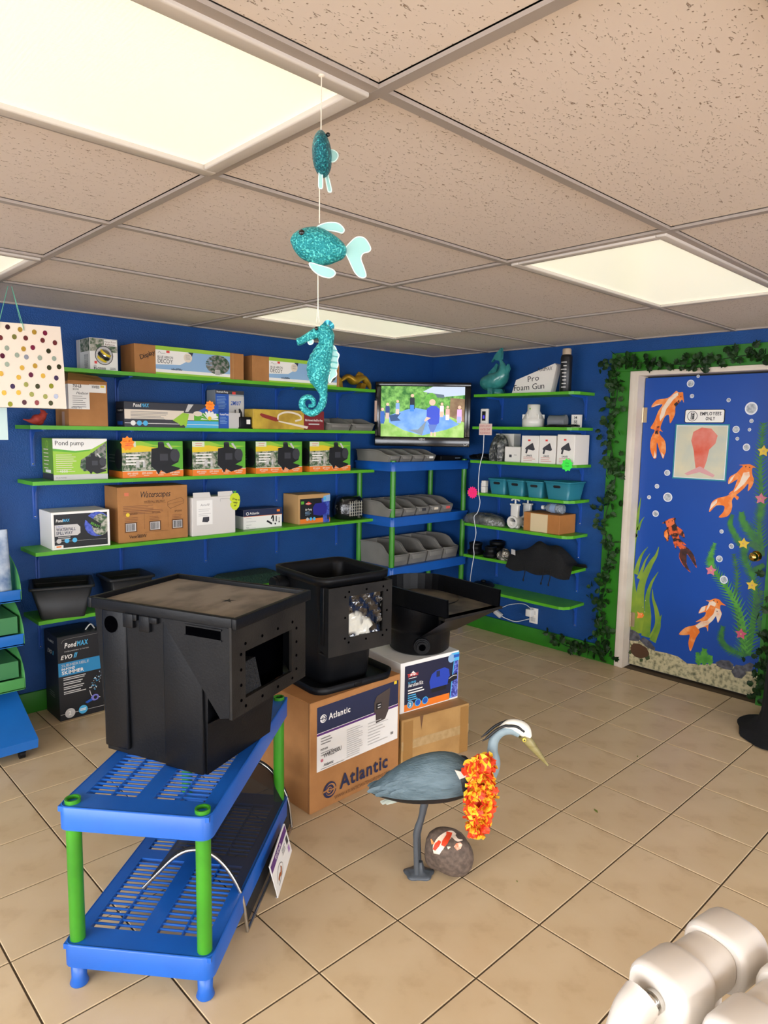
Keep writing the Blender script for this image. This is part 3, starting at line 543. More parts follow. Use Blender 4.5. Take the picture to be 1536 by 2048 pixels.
o.ext([(c.x+x, -.2385, c.z+z) for x, z in sh], (0, .0012, 0), PEAR); o.ext([(c.x-.006, -.239, c.z+.053), (c.x-.012, -.239, c.z+.07), (c.x, -.239, c.z+.063), (c.x+.01, -.239, c.z+.072), (c.x+.008, -.239, c.z+.053)], (0, .001, 0), GREENP)
q = PR((c.x, -.2392, c.z), (1, 0, 0), (0, 0, 1)); q.text('Drop in', -.02, .014, .011, INK, 1, shear=.2, ang=-.2); q.text('only', -.012, -.008, .011, INK, 1, shear=.2, ang=-.2); q.text('lol', -.008, -.03, .011, INK, 1, shear=.2)
for v_, f_, m_ in ((o, None, None),):
    off = len(o.v); k = o.mi(INK); o.v += q.v; o.f += [[i+off for i in f] for f in q.f]; o.m += [k]*len(q.f); o.s += [False]*len(q.f)
tag(o.build('paper_fruit_tag', fix=False), 'yellow green paper cutout tag with handwriting on the white box', 'price tag')
t = carton('atlantic_fitting_box', 'low white box with navy lid lettered Atlantic and black pipe fittings', -1.981, -1.678, -.178, -.06, Z4, .129, WHT); w, h, d = t['w'], t['h'], t['d']; p = front(t)
p.rect(0, h*.66, w, h, NAVY); p.line(0, h*.65, w, h*.65, ORANGE, .003); p.circ(.03, h*.8, .011, WHT); p.circ(.03, h*.8, .007, NAVY); p.text('Atlantic', .046, h*.75, .016, WHT, 1, fit=.075); p.rect(w*.86, h*.8, w*.94, h*.92, ORANGE)
p.stroke([(.215, h*.45), (.2275, h*.6), (.232, h*.5), (.23, h*.3)], BLK, .01); p.line(.18, h*.36, .22, h*.18, BLK, .012); p.line(.255, h*.28, .255, h*.58, BLK, .008); p.circ(.247, h*.17, .006, BLK); p.line(.278, h*.22, .278, h*.5, BLK, .003); p.circ(.278, h*.25, .005, BLK); p.rows(.02, h*.55, .1, .022, 4, LGREY, .003, .7); p.text('PL-6', .02, h*.08, .007, GREYT); p.build('printed_front', t)
p = top(t); p.rect(0, 0, w, d, NAVY); p.build('printed_top', t); p = left(t); p.rect(0, h*.66, d, h, NAVY); p.build('printed_side', t)
t = carton('air_pump_box', 'kraft box with a blue air pump on a navy label, end of the shelf', -1.549, -1.27, -.193, -.012, Z4, .206, mat('tan_card', '#bf9560', .75, bump=.1, bs=110)); w, h = t['w'], t['h']; p = front(t)
p.rect(.012, .01, w, h*.86, BLK); p.rect(.012, .005, w, h*.17, ORANGE); p.poly([(w*.78, 0), (w*.98, 0), (w*.98, h*.87), (w*.72, h*.84)], BLUEPH); p.poly([(w*.78, h*.92), (w*1., h*.96), (w*1., h*.74), (w*.78, h*.72)], SKYB); p.circ(w*.82, h*.83, .013, CYAN); p.poly([(w*.46, h*.3), (w*.44, h*.55), (w*.52, h*.68), (w*.8, h*.7), (w*.9, h*.55), (w*.88, h*.32), (w*.7, h*.24)], C('pumpblue', '#24248c')); p.rect(w*.9, h*.1, w*.98, h*.25, NAVY)
p.rect(.02, h*.68, .045, h*.78, GREENP); p.poly([(.055, h*.68), (.085, h*.76), (.115, h*.68), (.085, h*.64)], RED); p.text('TETON', .062, h*.67, .008, WHT, 1); p.text('Air Pump', .055, h*.46, .014, WHT, 1, fit=.06); p.rows(.055, h*.4, .11, .01, 3, SKYB, .003); [p.circ(.075+.03*i, h*.16, .012, (LGREY, CYAN, CYAN)[i]) for i in range(3)]; p.build('printed_front', t)
# netting roll in shrink wrap
SHR = mat('shrink_wrapped_net', '#101113', .22, spec=.8, bump=.8, bs=45, col2='#6b6960', ns=30, lo=.6, hi=.72)
c = onz(692, 1034, Z4); g = thing('wrapped_net_roll', 'shrink wrapped roll of black netting at the shelf end by the green post', 'net roll', (c.x-.035, -.13, Z4)); b = MB()
b.lathe([(.0, .0), (.1, .0), (.118, .012), (.122, .05), (.12, .11), (.108, .15), (.085, .168), (.0, .172)], SHR, 28, sx=1., sy=.78); b.build('roll', g)
b = MB(); [b.box((-.075+.022*i, -.0985, .03), (-.071+.022*i, -.096, .14), mat('white_net_cord', '#b9b6a8', .6)) for i in range(6)]; [b.box((-.08, -.0985, .035+.022*i), (.045, -.0965, .038+.022*i), MATS['white_net_cord']) for i in range(5)]; b.build('net_cords', g)
# --- shelf 5: planter baskets, filter mats -----------------------------
def basket(label, x, y, w, d, h, rz):
    g = thing('planter_basket', label, 'planter', (x, y, Z5), rz, 'black planter baskets'); b = MB(); BK = mat('basket_black', '#1b1d1f', .5, bump=.15, bs=90); n = 3
    R0 = rrect(w*.72, d*.72, .02, n); R1 = rrect(w, d, .02, n); R1i = rrect(w-.012, d-.012, .016, n); R0i = rrect(w*.72-.01, d*.72-.01, .016, n)
    b.loft([ring(R0, 0), ring(R1, h), ring(R1i, h), ring(R0i, .008)], BK, True, True); b.build('tub', g)
    b = MB(); R2 = rrect(w+.02, d+.02, .024, n); b.loft([ring(R1, h-.012), ring(R2, h-.01), ring(R2, h+.004), ring(R1i, h+.004), ring(R1i, h-.01)], BK, False, False); b.build('rim', g)
    for i in range(5):
        zz = h*(.25+.15*i); q = .72+.28*zz/h; b = MB(); b.loft([ring(rrect(w*q-.008, d*q-.008, .016, n), zz), ring(rrect(w*q-.013, d*q-.013, .014, n), zz+.003), ring(rrect(w*q-.008, d*q-.008, .016, n), zz+.006)], BK, False, False); b.build('inner_rib', g)
    return g
basket('black planter basket standing nearest the blue display rack', -3.12, -.165, .30, .26, .175, -.3)
basket('black planter basket half hidden behind the nearer one', -2.755, -.14, .25, .22, .165, -.05)
MATG = mat('filter_mat_green', '#16382c', .95, bump=1., bs=90, bdist=.02)
c = onz(490, 1172, Z5); g = tag(MB().loft([ring(rrect(.42, .2, .03, 3), 0), ring(rrect(.42, .2, .03, 3), .05), ring(rrect(.38, .17, .03, 3), .066)], MATG, True, True, smooth=False).build('filter_mat', loc=(-1.93, -.13, Z5)), 'dark green filter mat lying on the lowest long shelf', 'filter mat')
tag(MB().box((-.16, -.09, 0), (.16, .09, .055), mat('paper_grey', '#a9a39b', .7), .01).build('white_carton_lid', loc=(-2.33, -.13, Z5)), 'pale flat package lying left of the green filter mat', 'package')
# floor carton
t = carton('pond_skimmer_carton', 'tall black PondMAX carton reading submersible in-pond skimmer, standing on the floor', -3.179, -2.941, -.24, -.03, 0, .47, C('cartonblack', '#1b1c20')); w, h, d = t['w'], t['h'], t['d']; p = front(t)
p.rect(0, h*.53, w, h*.69, C('bandblue', '#2c86b8')); p.brand(w*.15, h*.86, .027); p.text('WATERGARDENING TO THE MAX', w*.14, h*.81, .006, LGREY, fit=w*.55); p.text('EVO', w*.06, h*.73, .022, WHT, 1, shear=.3, fit=.06); p.text('II', w*.34, h*.73, .026, CYAN, 1, shear=.3); p.stroke([(.02, h*.92), (.04, h*.96), (w*.6, h*.965), (w-.02, h*.97)], GREYT, .0015)
p.text('SUBMERSIBLE', w*.07, h*.64, .015, LGREY, fit=w*.62); p.text('IN-POND', w*.07, h*.6, .013, WHT, 1, fit=w*.3); p.text('SKIMMER', w*.07, h*.55, .019, WHT, 1, fit=w*.5)
for i in range(4): p.rows(w*.1, h*(.5-.055*i), w*.6, .01, 2, LGREY, .005)
for i in range(60):
    a = random.random(); p.circ(w*(.72+.28*a+random.uniform(-.08, .05)), h*(.3+.2*a+random.uniform(-.05, .05)), random.uniform(.001, .004), random.choice((CYAN, SKYB, WHT, LGREY)), n=6)
p.stroke([(w*.66, h*.3), (w*.72, h*.22), (w*.9, h*.19)], LGREY, .004); p.circ(w*.78, h*.2, .022, C('lilac', '#7a78c8'), .018); p.circ(w*.79, h*.2, .01, BLK); p.poly([(w*.55, h*.17), (w*.7, h*.2), (w*.72, h*.17), (w*.6, h*.15)], BLUEP)
p.line(0, h*.085, w, h*.075, LGREY, .002); p.circ(w*.21, h*.085, .027, LGREY); p.text('2', w*.21, h*.062, .022, WHT, 1, align='C'); p.circ(w*.5, h*.09, .024, CYAN); p.rows(w*.43, h*.095, w*.57, .008, 2, WHT, .005, .05); p.build('printed_front', t)
p = left(t); p.text('EVO', d*.25, h*.76, .022, WHT, 1, shear=.3); p.text('II', d*.62, h*.76, .022, CYAN, 1, shear=.3); p.text('PondMAX', d*.3, h*.9, .014, LGREY, 1, shear=.2); p.rows(d*.3, h*.3, d*.7, .012, 3, GREYT, .003); p.build('printed_side', t)
MB().tube(smoothpath([(.05, -.05, h), (.075, -.06, h+.03), (.1, -.05, h)], 5), .004, mat('clear_handle', '#c9c9c4', .2), 8).build('carry_handle', t)
# ================================================================== corner: storage rack with bins, television
def storage_rack(label, levels, w, d, loc, rz, feet=True, post_to=None):
    """plastic rack: slatted trays with apron, round posts between them, small feet"""
    g = thing('storage_rack', label, 'storage rack', loc, rz, 'blue and green plastic storage racks')
    px_, py_ = w/2-.032, d/2-.032
    for z in levels:
        b = MB(); ap = .068
        # apron
        R0 = rrect(w, d, .03, 4); R1 = rrect(w-.012, d-.012, .026, 4)
        b.loft([ring(R0, z-ap), ring(R0, z-.004), ring(rrect(w-.006, d-.006, .028, 4), z), ring(R1, z), ring(R1, z-ap)], SHELFB, False, False)
        b.loft([ring(R1, z-ap), ring(R0, z-ap)], SHELFB, False, False)
        # deck strips along the length, leaving four slotted windows (two rows of two)
        mx_, my_, cx_ = .075, .04, .05; hx = w/2-.004; hy = d/2-.004; t0 = z-.016
        b.box((-hx, -hy, t0), (-hx+mx_, hy, z-.001), SHELFB); b.box((hx-mx_, -hy, t0), (hx, hy, z-.001), SHELFB)
        b.box((-cx_/2, -hy, t0), (cx_/2, hy, z-.001), SHELFB)
        for y0, y1 in ((-hy, -hy+my_), (-.025, .025), (hy-my_, hy)):
            for xa, xb in ((-hx+mx_, -cx_/2), (cx_/2, hx-mx_)): b.box((xa, y0, t0), (xb, y1, z-.001), SHELFB)
        tr = b.build('tray', g)
        # slats across each window, with a middle rib: separate pieces, shared mesh
        for xa, xb in ((-hx+mx_, -cx_/2), (cx_/2, hx-mx_)):
            for ya, yb in ((-hy+my_, -.025), (.025, hy-my_)):
                MB().box((xa, (ya+yb)/2-.002, t0), (xb, (ya+yb)/2+.002, z-.002), SHELFB).build('rib', tr)
                n = 15; sm = MB().box((-.002, ya, z-.009), (.002, yb, z-.0025), SHELFB).mesh('slat')
                for i in range(1, n):
                    o = bpy.data.objects.new('slat', sm); COL.objects.link(o); o.parent = tr; o.location = (xa+(xb-xa)*i/n, 0, 0)
    zt = levels[-1]
    for sx in (-1, 1):
        for sy in (-1, 1):
            b = MB(); x, y = sx*px_, sy*py_
            for a, c in zip(levels[:-1], levels[1:]): b.cyl((x, y, a), (x, y, c-.02), .021, POST, 20)
            b.tube([(x, y, zt-.03), (x, y, zt+.01)], .0215, POST, 20, caps=False); b.tube([(x, y, zt+.01), (x, y, zt-.03)], .0165, POST, 20, caps=False); b.lathe([(.0165, zt+.01), (.0215, zt+.01)], POST, 20, (x, y, 0)); b.lathe([(.0165, zt-.004), (.001, zt-.004)], POST, 20, (x, y, 0))
            b.build('post', g)
            if feet:
                b = MB(); b.lathe([(.0, 0), (.024, 0), (.026, .004), (.021, .02), (.022, levels[0]-.062), (.0, levels[0]-.062)], SHELFB, 20, (x, y, 0)); b.build('foot', g)
    return g
storage_rack('tall blue rack with green posts holding grey bins in the corner under the television', [.13, .59, .965, 1.372], .87, .43, (-.466, -.243, 0), 0.)
BINM = mat('grey_bin_plastic', '#827f79', .5, col2='#77746e', ns=6)
def bin_(label, x0, x1, yf, yb, z, h, group, sticker=None):
    w, d = x1-x0, yb-yf; g = thing('storage_bin', label, 'bin', ((x0+x1)/2, (yf+yb)/2, z), 0, group); b = MB(); e = .006; hl = h*.52
    def sec(q, top_):   # side profile scaled in; y from front (-d/2) to back
        return None
    prof = [(-d/2+.022, 0), (-d/2, hl*.9), (-d/2+.004, hl), (-d/2+.05, hl+.01), (-d/2+.105, h*.92), (-d/2+.135, h), (d/2, h), (d/2-.015, 0)]
    for s in (-1, 1): b.ext([(s*w/2, y, zz) for y, zz in prof], (-s*e, 0, 0), BINM)
    b.box((-w/2+e, -d/2+.022, 0), (w/2-e, d/2-.015, e), BINM)
    b.ext([(-w/2+e, -d/2+.022, 0), (-w/2+e, -d/2, hl*.9), (-w/2+e, -d/2+.004, hl), (-w/2+e, -d/2+.011, hl*.9), (-w/2+e, -d/2+.03, e)], (w-2*e, 0, 0), BINM)
    b.ext([(-w/2+e, d/2-.015, 0), (-w/2+e, d/2, h), (-w/2+e, d/2-.008, h), (-w/2+e, d/2-.022, e)], (w-2*e, 0, 0), BINM)
    b.build('body', g)
    rimp = smoothpath([(-w/2-.002, d/2, h-.003), (-w/2-.002, -d/2+.14, h-.003), (-w/2-.002, -d/2+.05, hl+.012), (-w/2+.006, -d/2+.002, hl), (w/2-.006, -d/2+.002, hl), (w/2+.002, -d/2+.05, hl+.012), (w/2+.002, -d/2+.14, h-.003), (w/2+.002, d/2, h-.003)], 4)
    MB().tube(rimp, .0055, BINM, 6).build('rim', g)
    MB().box((-w*.38, -d/2-.004, hl*.45), (w*.38, -d/2+.008, hl*.88), BINM, .002).build('label_holder', g)
    if sticker: MB().box((-.022, -d/2-.0055, hl*.5), (.022, -d/2-.004, hl*.85), sticker).build('sticker', g)
    return g
def bins(row, edges, v, yf, depth, z, h, names, stick={}):
    xs = [ony(u, v, yf).x for u in edges]
    for i in range(len(xs)-1): bin_(names[i], xs[i]+.0085, xs[i+1]-.0085, yf, yf+depth, z, h, row, stick.get(i))
bins('low grey bins on the rack\'s top tray', [777, 802, 826, 850, 873], 920, -.435, .36, 1.372, .085, ['low grey bin on the rack\'s top tray, leftmost, beside the pump box', 'low grey bin on the rack\'s top tray, second from left', 'low grey bin on the rack\'s top tray, third from left', 'low grey bin with a white sticker on the rack\'s top tray'], {3: WHT})
bins('grey bins on the rack\'s middle tray', [780, 808, 834, 860, 883, 907], 1025, -.435, .36, .965, .11, ['grey bin on the rack\'s middle tray, behind the front green post', 'grey bin on the rack\'s middle tray, second from left', 'grey bin with handwriting on the rack\'s middle tray, in the middle', 'grey bin with a white label on the rack\'s middle tray', 'grey bin with a red label on the rack\'s middle tray'], {2: DGREY, 3: CREAM, 4: C('coral', '#e0605a')})
bins('deep grey bins on the rack\'s lower tray', [783, 819, 855, 887, 917], 1120, -.435, .36, .59, .165, ['deep grey bin on the rack\'s lower tray, leftmost', 'deep grey bin on the rack\'s lower tray, second from left', 'deep grey bin on the rack\'s lower tray, third from left', 'deep grey bin with a white dot on the rack\'s lower tray, rightmost'], {})
bin_('low grey bin beside the gold hand pump box', -1.335, -1.14, -.262, -.02, Z2, .085, 'low grey bins at the shelf end'); bin_('low grey bin at the shelf end, in front of the television edge', -1.115, -.915, -.262, -.02, Z2, .085, 'low grey bins at the shelf end')
# set-top box
o = thing('media_player', 'flat black media player on the rack beneath the television', 'media player', (-.2, -.33, 1.3725)); MB().box((-.13, -.08, .004), (.13, .08, .036), BLACKP, .004).build('case', o); MB().box((.04, -.0815, .015), (.1, -.0805, .02), mat('led_strip', '#9fb4c8', .3)).build('display', o); MB().box((-.12, -.07, 0), (.12, .07, .004), BLK).build('feet', o)
# television
TVD = 5.33; tc_ = CAM+ray(845, 829)*TVD; nrm = Vector((-.738, -.675, 0)).normalized(); rz = math.atan2(nrm.x, -nrm.y)
tv = thing('television', 'black flat screen television in the corner showing a garden scene', 'television', (tc_.x, tc_.y, tc_.z), -rz if False else math.atan2(nrm.y, nrm.x)+math.pi/2)
GLOSSB = mat('gloss_black', '#0c0c0e', .15, spec=.6); W_, H_ = .735, .49
b = MB(); sw, sh, cz = .642, .385, .02
for x0, z0, x1, z1 in ((-W_/2, -H_/2, W_/2, cz-sh/2), (-W_/2, cz+sh/2, W_/2, H_/2), (-W_/2, cz-sh/2, -sw/2, cz+sh/2), (sw/2, cz-sh/2, W_/2, cz+sh/2)): b.box((x0, -.02, z0), (x1, .02, z1), GLOSSB, .006)
b.build('bezel', tv); MB().box((-W_/2+.03, .02, -H_/2+.03), (W_/2-.03, .06, H_/2-.03), BLACKP, .01).build('back_shell', tv); MB().box((-.1, .06, -.1), (.1, .16, .1), BLACKP).build('wall_mount', tv)
def E(n, c, s=.45, **k): return mat('screen_'+n, c, .3, emit=s, spec=.2, **k)
p = PR((-sw/2, -.014, cz-sh/2), (1, 0, 0), (0, 0, 1), 0, .0002); w, h = sw, sh
p.rect(0, 0, w, h, E('grass', '#7fb04a', col2='#a9c878', ns=14)); p.rect(0, h*.42, w, h, E('hedge', '#2d6a2a', col2='#7fb85a', ns=34, det=6)); p.poly([(w*.5, h*.9), (w*.62, h), (w, h), (w, h*.84), (w*.76, h*.8)], E('house', '#b8c6d8')); p.poly([(w*.55, h*.88), (w*.75, h*.84), (w*.76, h*.78), (w*.56, h*.8)], E('roofd', '#5a6a78'))
p.poly([(w*.83, h*.78), (w, h*.76), (w, h*.3), (w*.82, h*.42)], E('soil', '#7a6048', col2='#927a5a', ns=20)); p.circ(w*.6, h*.72, .05, E('shrub', '#6fb048', col2='#4f9038', ns=30), .06); p.circ(w*.43, h*.72, .03, E('shrub', '#6fb048'), .05)
p.poly([(w*.1, h*.42), (w*.24, h*.5), (w*.38, h*.58), (w*.48, h*.56), (w*.72, h*.48), (w*.94, h*.26), (w*.8, h*.16), (w*.5, h*.03), (w*.28, h*.13), (w*.1, h*.28)], E('tarp', '#5f8fd8', col2='#82ace8', ns=12)); p.poly([(w*.1, h*.42), (w*.24, h*.47), (w*.2, h*.38), (w*.24, h*.32), (w*.12, h*.3)], E('tarpshade', '#2a4a78')); p.poly([(w*.33, h*.14), (w*.45, h*.15), (w*.55, h*.33), (w*.5, h*.03)], E('tarpedge', '#7a8a96'))
SK = E('skin', '#e8b8a0')
p.poly([(w*.55, h*.36), (w*.55, h*.56), (w*.6, h*.62), (w*.66, h*.62), (w*.71, h*.55), (w*.7, h*.28), (w*.66, h*.24), (w*.59, h*.24)], E('shirt', '#3a4fc0')); p.poly([(w*.57, h*.25), (w*.68, h*.25), (w*.64, h*.1), (w*.6, h*.1)], E('shorts', '#5a74b8')); p.rect(w*.6, h*.02, w*.625, h*.1, SK); p.rect(w*.64, h*.02, w*.665, h*.1, SK); p.circ(w*.615, h*.69, .024, SK); p.poly([(w*.55, h*.4), (w*.52, h*.32), (w*.54, h*.31), (w*.6, h*.38)], SK)
for fx, fz, s_, c1, c2 in ((.08, .55, 1., '#27407a', '#c9b0a0'), (.2, .62, .9, '#7fa0d0', '#e0c0b0'), (.375, .72, 1.1, '#1c2430', '#3f7fd0'), (.73, .58, .9, '#e8d0d8', '#e8b8a0'), (.8, .52, .9, '#e0a8a0', '#f0e0e0'), (.94, .5, 1.1, '#d8a8d8', '#9fa8d8'), (.02, .45, 1., '#2f5fb0', '#2f5fb0')):
    p.poly([(w*fx-.018*s_, h*fz-.06*s_), (w*fx-.016*s_, h*fz+.02*s_), (w*fx+.016*s_, h*fz+.02*s_), (w*fx+.018*s_, h*fz-.06*s_)], E('p'+c1, c1)); p.circ(w*fx, h*fz+.034*s_, .012*s_, SK, n=8); p.rect(w*fx-.015*s_, h*fz-.075*s_, w*fx+.013*s_, h*fz-.03*s_, E('p'+c2, c2))
p.build('screen_picture', tv)
p = PR((0, -.02, -H_/2), (1, 0, 0), (0, 0, 1)); p.text('VIZIO', 0, .048, .013, LGREY, 1, align='C'); p.rows(-.3, .05, -.17, .01, 1, DGREY, .004, 0); p.stroke([(.32, .022), (.333, .01), (.35, .024)], LGREY, .003); p.build('lettering', tv)
p = PR((-W_/2-.001, -.0195, -.02), (0, 0, 1), (-1, 0, 0)); MB().box((-W_/2-.002, -.03, -.06), (-W_/2+.016, -.0205, .1), mat('paper_strip', '#c9a894', .6)).build('paper_strip', tv)
# ================================================================== right wall goods
def rx(u, v, x): return onx(u, v, x)
R1z, R2z, R3z, R4z, R5z, R6z, R7z = 1.882, 1.641, 1.385, 1.14, .895, .648, .395
RZ = -math.pi/2   # local front (-y) turned to face -x
def ry(u, v, x): return onx(u, v, x).y
TEALC = mat('teal_ceramic', '#3f8f8c', .18, spec=.6, coat=.4, col2='#2f7a78', ns=18, bump=.5, bs=75)
c = onx(990, 785, -.14); g = thing('ceramic_fish_statue', 'glazed teal ceramic fish statue with raised tail on the top right shelf', 'statue', (-.13, c.y, R1z), RZ); b = MB()
P = smoothpath([(-.145, 0, .085), (-.1, 0, .09), (-.04, 0, .095), (.02, 0, .11), (.06, 0, .155), (.055, 0, .215), (.03, 0, .26)], 5); n = len(P)
b.tube(P, [1.22*q_ for q_ in [.012, .022, .032, .042, .05, .056, .06, .063, .066, .068, .069, .07, .07, .069, .067, .065, .063, .06, .057, .053, .048, .043, .038, .033, .028, .024, .02, .017, .014, .012, .01][:n]], TEALC, 16, flat=.8); b.build('body', g)
b = MB(); b.ext([(.03, -.012, .25), (-.02, -.012, .265), (-.045, -.012, .245), (-.01, -.012, .3), (.03, -.012, .335), (.045, -.012, .345), (.05, -.012, .3), (.048, -.012, .26)], (0, .024, 0), TEALC); b.build('tail_fin', g)
b = MB(); b.ext([(-.06, -.008, .13), (-.075, -.008, .165), (-.02, -.008, .21), (-.0, -.008, .235), (.015, -.008, .225), (0, -.008, .17)], (0, .016, 0), TEALC); b.build('dorsal_fin', g)
b = MB(); b.ext([(.08, -.008, .2), (.11, -.008, .225), (.125, -.008, .19), (.105, -.008, .14)], (0, .016, 0), TEALC); b.build('back_fin', g)
for s in (-1, 1): b = MB(); b.ext([(-.03, s*.055, .06), (.02, s*.07, .045), (.03, s*.075, .0), (-.01, s*.075, .0)], (0, s*.012, 0), TEALC); b.build('pectoral_fin', g); MB().ell((-.105, s*.022, .085), .008, .005, .008, GLOSSB, 10, 6).build('eye', g)
MB().lathe([(.0, 0), (.06, 0), (.065, .012), (.05, .04)], TEALC, 18, sx=1.1, sy=.8).build('base', g)
# foam gun box: tapered carton on its long edge
y0 = ry(1020, 785, -.2); g = thing('foam_gun_box', 'wedge shaped white box hand lettered Pro Foam Gun', 'box', (-.15, (y0+ry(1098, 780, -.2))/2, R1z), RZ); L_ = y0-ry(1098, 780, -.2); b = MB()
q = [(-L_/2, 0), (L_/2, 0), (L_/2+.04, .185), (L_/2+.025, .2), (-L_/2+.035, .098)]
b.ext([(x, -.03, z) for x, z in q], (0, .06, 0), WHITE); b.build('body', g)
p = PR((-L_/2, -.03, 0), (1, 0, 0), (0, 0, 1)); p.text('Foam Gun', .02, .02, .042, INK, fit=L_*.8, ang=.04); p.text('Pro', L_*.42, .08, .04, INK, fit=.1, ang=.1); p.text('PondMAX', L_*.66, .15, .026, INK, fit=.12, shear=.2, ang=.05); p.build('lettering', g)
MB().add([(L_/2+.0062, -.018, .05), (L_/2+.0062, .018, .05), (L_/2+.031, .018, .15), (L_/2+.031, -.018, .15)], [(0, 1, 2, 3)], GREENP).build('printed_end', g)
c = onx(1129, 778, -.17); g = thing('foam_spray_can', 'tall black spray can standing by the foam gun box', 'spray can', (-.16, c.y, R1z)); b = MB(); b.lathe([(0, 0), (.038, 0), (.04, .004), (.04, .235), (.036, .25), (.022, .262), (0, .262)], mat('can_black', '#17181b', .35), 24); b.build('can', g)
MB().lathe([(.03, .255), (.03, .29), (.026, .296), (0, .296)], mat('can_cap', '#b8a48c', .5), 20).build('cap', g)
b = MB()
for i in range(8):
    z = .03+.024*i; wv = random.uniform(.5, 1.1); b.loft([[(-.0408*math.cos(a), .0408*math.sin(a), zz) for a in [(-.6+1.1*wv*k/6) for k in range(7)]] for zz in (z, z+.007)], LGREY, False, False, closed=False)
b.build('printed_text', g, fix=False)
# shelf 2
c = onx(969, 850, -.2); g = thing('thermometer_display', 'white digital display unit with a cord on the shelf edge', 'device', (-.2, c.y, R2z), RZ); MB().box((-.033, -.012, 0), (.033, .012, .135), WHITE, .006).build('case', g); MB().box((-.017, -.0135, .045), (.017, -.0115, .115), BLK, .002).build('screen', g); MB().box((-.008, -.0142, .06), (.008, -.0134, .085), E('blueglow', '#4a3fd0', .4)).build('digits', g)
c = onx(971, 858, -.253); o = PR((-.2535, c.y+.06, c.z-.045), (0, -1, 0), (0, 0, 1), 0.); o.ext([(-.2535, c.y+.06, c.z-.045), (-.2535, c.y-.06, c.z-.045), (-.2535, c.y-.06, c.z+.04), (-.2535, c.y+.06, c.z+.04)], (.0012, 0, 0), mat('pink_card', '#e8c8bc', .6)); o.k = 4
[o.text(s_, .01, .06-.026*i, .015, C('redpen', '#c8686a'), fit=.095, shear=.1) for i, s_ in enumerate(('DO LOW', 'WATER TEMP', 'HOUSEHOLD'))]; tag(o.build('handwritten_card'), 'small card with red handwriting hanging from the shelf edge', 'card')
PVC = mat('white_pvc', '#dedad2', .3, spec=.5)
c = onx(1066, 856, -.16); g = thing('pipe_reducer', 'white plastic pipe reducer standing on the right wall shelf', 'pipe fitting', (-.16, c.y, R2z)); b = MB(); b.lathe([(.06, 0), (.078, 0), (.08, .055), (.074, .06), (.068, .075), (.045, .115), (.045, .16), (.038, .162), (.038, .12), (.06, .07)], PVC, 28); b.build('body', g)
for i in range(6): a = i*math.pi/3; b = MB(); b.box((.06, -.004, .05), (.078, .004, .09), PVC); o = b.build('rib', g); o.rotation_euler[2] = a
MB().ell((-.046, .0, .13), .002, .006, .006, GREENP, 8, 5).build('sticker', g)
c = onx(1115, 852, -.14); g = thing('grey_pipe_cap', 'grey round plastic pipe cap lying on its side', 'pipe fitting', (-.15, c.y, R2z), .2); GP = mat('grey_pvc', '#6f7378', .4); b = MB(); b.tube([(0, .055, .042), (0, -.06, .042)], .042, GP, 24); b.tube([(0, -.05, .042), (0, -.066, .042)], .046, GP, 24); b.build('cap', g)
c = onx(1135, 842, -.13); o = thing('white_price_block', 'small white card block printed with black signs behind the pipe cap', 'card', (-.06, c.y-.03, R2z), RZ); MB().box((-.035, -.012, 0), (.035, .012, .09), WHITE).build('block', o); p = PR((-.035, -.012, 0), (1, 0, 0), (0, 0, 1)); p.text('14', .035, .06, .02, INK, 1, align='C'); p.text('SE', .035, .03, .02, INK, 1, align='C'); p.build('lettering', o)
c = onx(1128, 853, -.15); g = tag(MB().tube(smoothpath([(-.13, c.y+.16, R2z+.008), (-.2, c.y+.08, R2z+.012), (-.19, c.y-.02, R2z+.01), (-.14, c.y-.08, R2z+.014), (-.19, c.y-.14, R2z+.009)], 6), [.008]*25, BLACKP, 8).build('black_cable'), 'short black cable lying before the grey pipe cap', 'cable')
# shelf 3: white pump boxes, bag, coil
def white_box(label, u0, u1, vtop, x, depth, group=None, pic=True, z=R3z, lid=0.):
    ya, yb = ry(u0, 920, x), ry(u1, 920, x); w = ya-yb; h = onx(u0, vtop, x).z-z; t = carton('white_fitting_box', label, -w/2, w/2, -depth/2, depth/2, z, h, WHITE, group, RZ, (x+depth/2, (ya+yb)/2, z)); p = front(t)
    if pic:
        p.rect(w*.38, h*.8, w*.52, h*.86, RED); p.poly([(w*.22, h*.52), (w*.28, h*.58), (w*.6, h*.72), (w*.66, h*.74), (w*.8, h*.5), (w*.7, h*.46), (w*.4, h*.5), (w*.34, h*.34), (w*.24, h*.36), (w*.28, h*.48)], DGREY); p.text('LIWATE', w*.3, h*.24, .012, INK, 1, fit=w*.34); p.rows(w*.14, h*.2, w*.85, .012, 3, C('pinkline', '#d89a90'), .004, .3)
    else: p.rect(w*.3, h*.3, w*.46, h*.48, DGREY); p.rows(w*.6, h*.45, w*.8, .01, 1, GREYT)
    p.build('printed_front', t); return t
white_box('white box with a black pipe bracket picture, leftmost of three', 1042, 1076, 871, -.215, .15, 'white boxes with a black bracket picture')
white_box('white box with a black pipe bracket picture and open flap, middle of three', 1077, 1110, 871, -.215, .15, 'white boxes with a black bracket picture')
white_box('white box with a black pipe bracket picture, rightmost, nearest the door', 1113, 1148, 869, -.215, .19, 'white boxes with a black bracket picture')
t = white_box('plain white box at the back of the shelf behind the clear bag', 990, 1026, 867, -.1, .09, None, False); white_box('low white box with a tiny black square picture', 1009, 1040, 893, -.2, .12, None, False)
BAGM = mat('smoky_plastic_bag', '#3c3d3c', .3, spec=.7, col2='#8f8f88', ns=24, lo=.5, hi=.62, bump=.9, bs=30, bdist=.02)
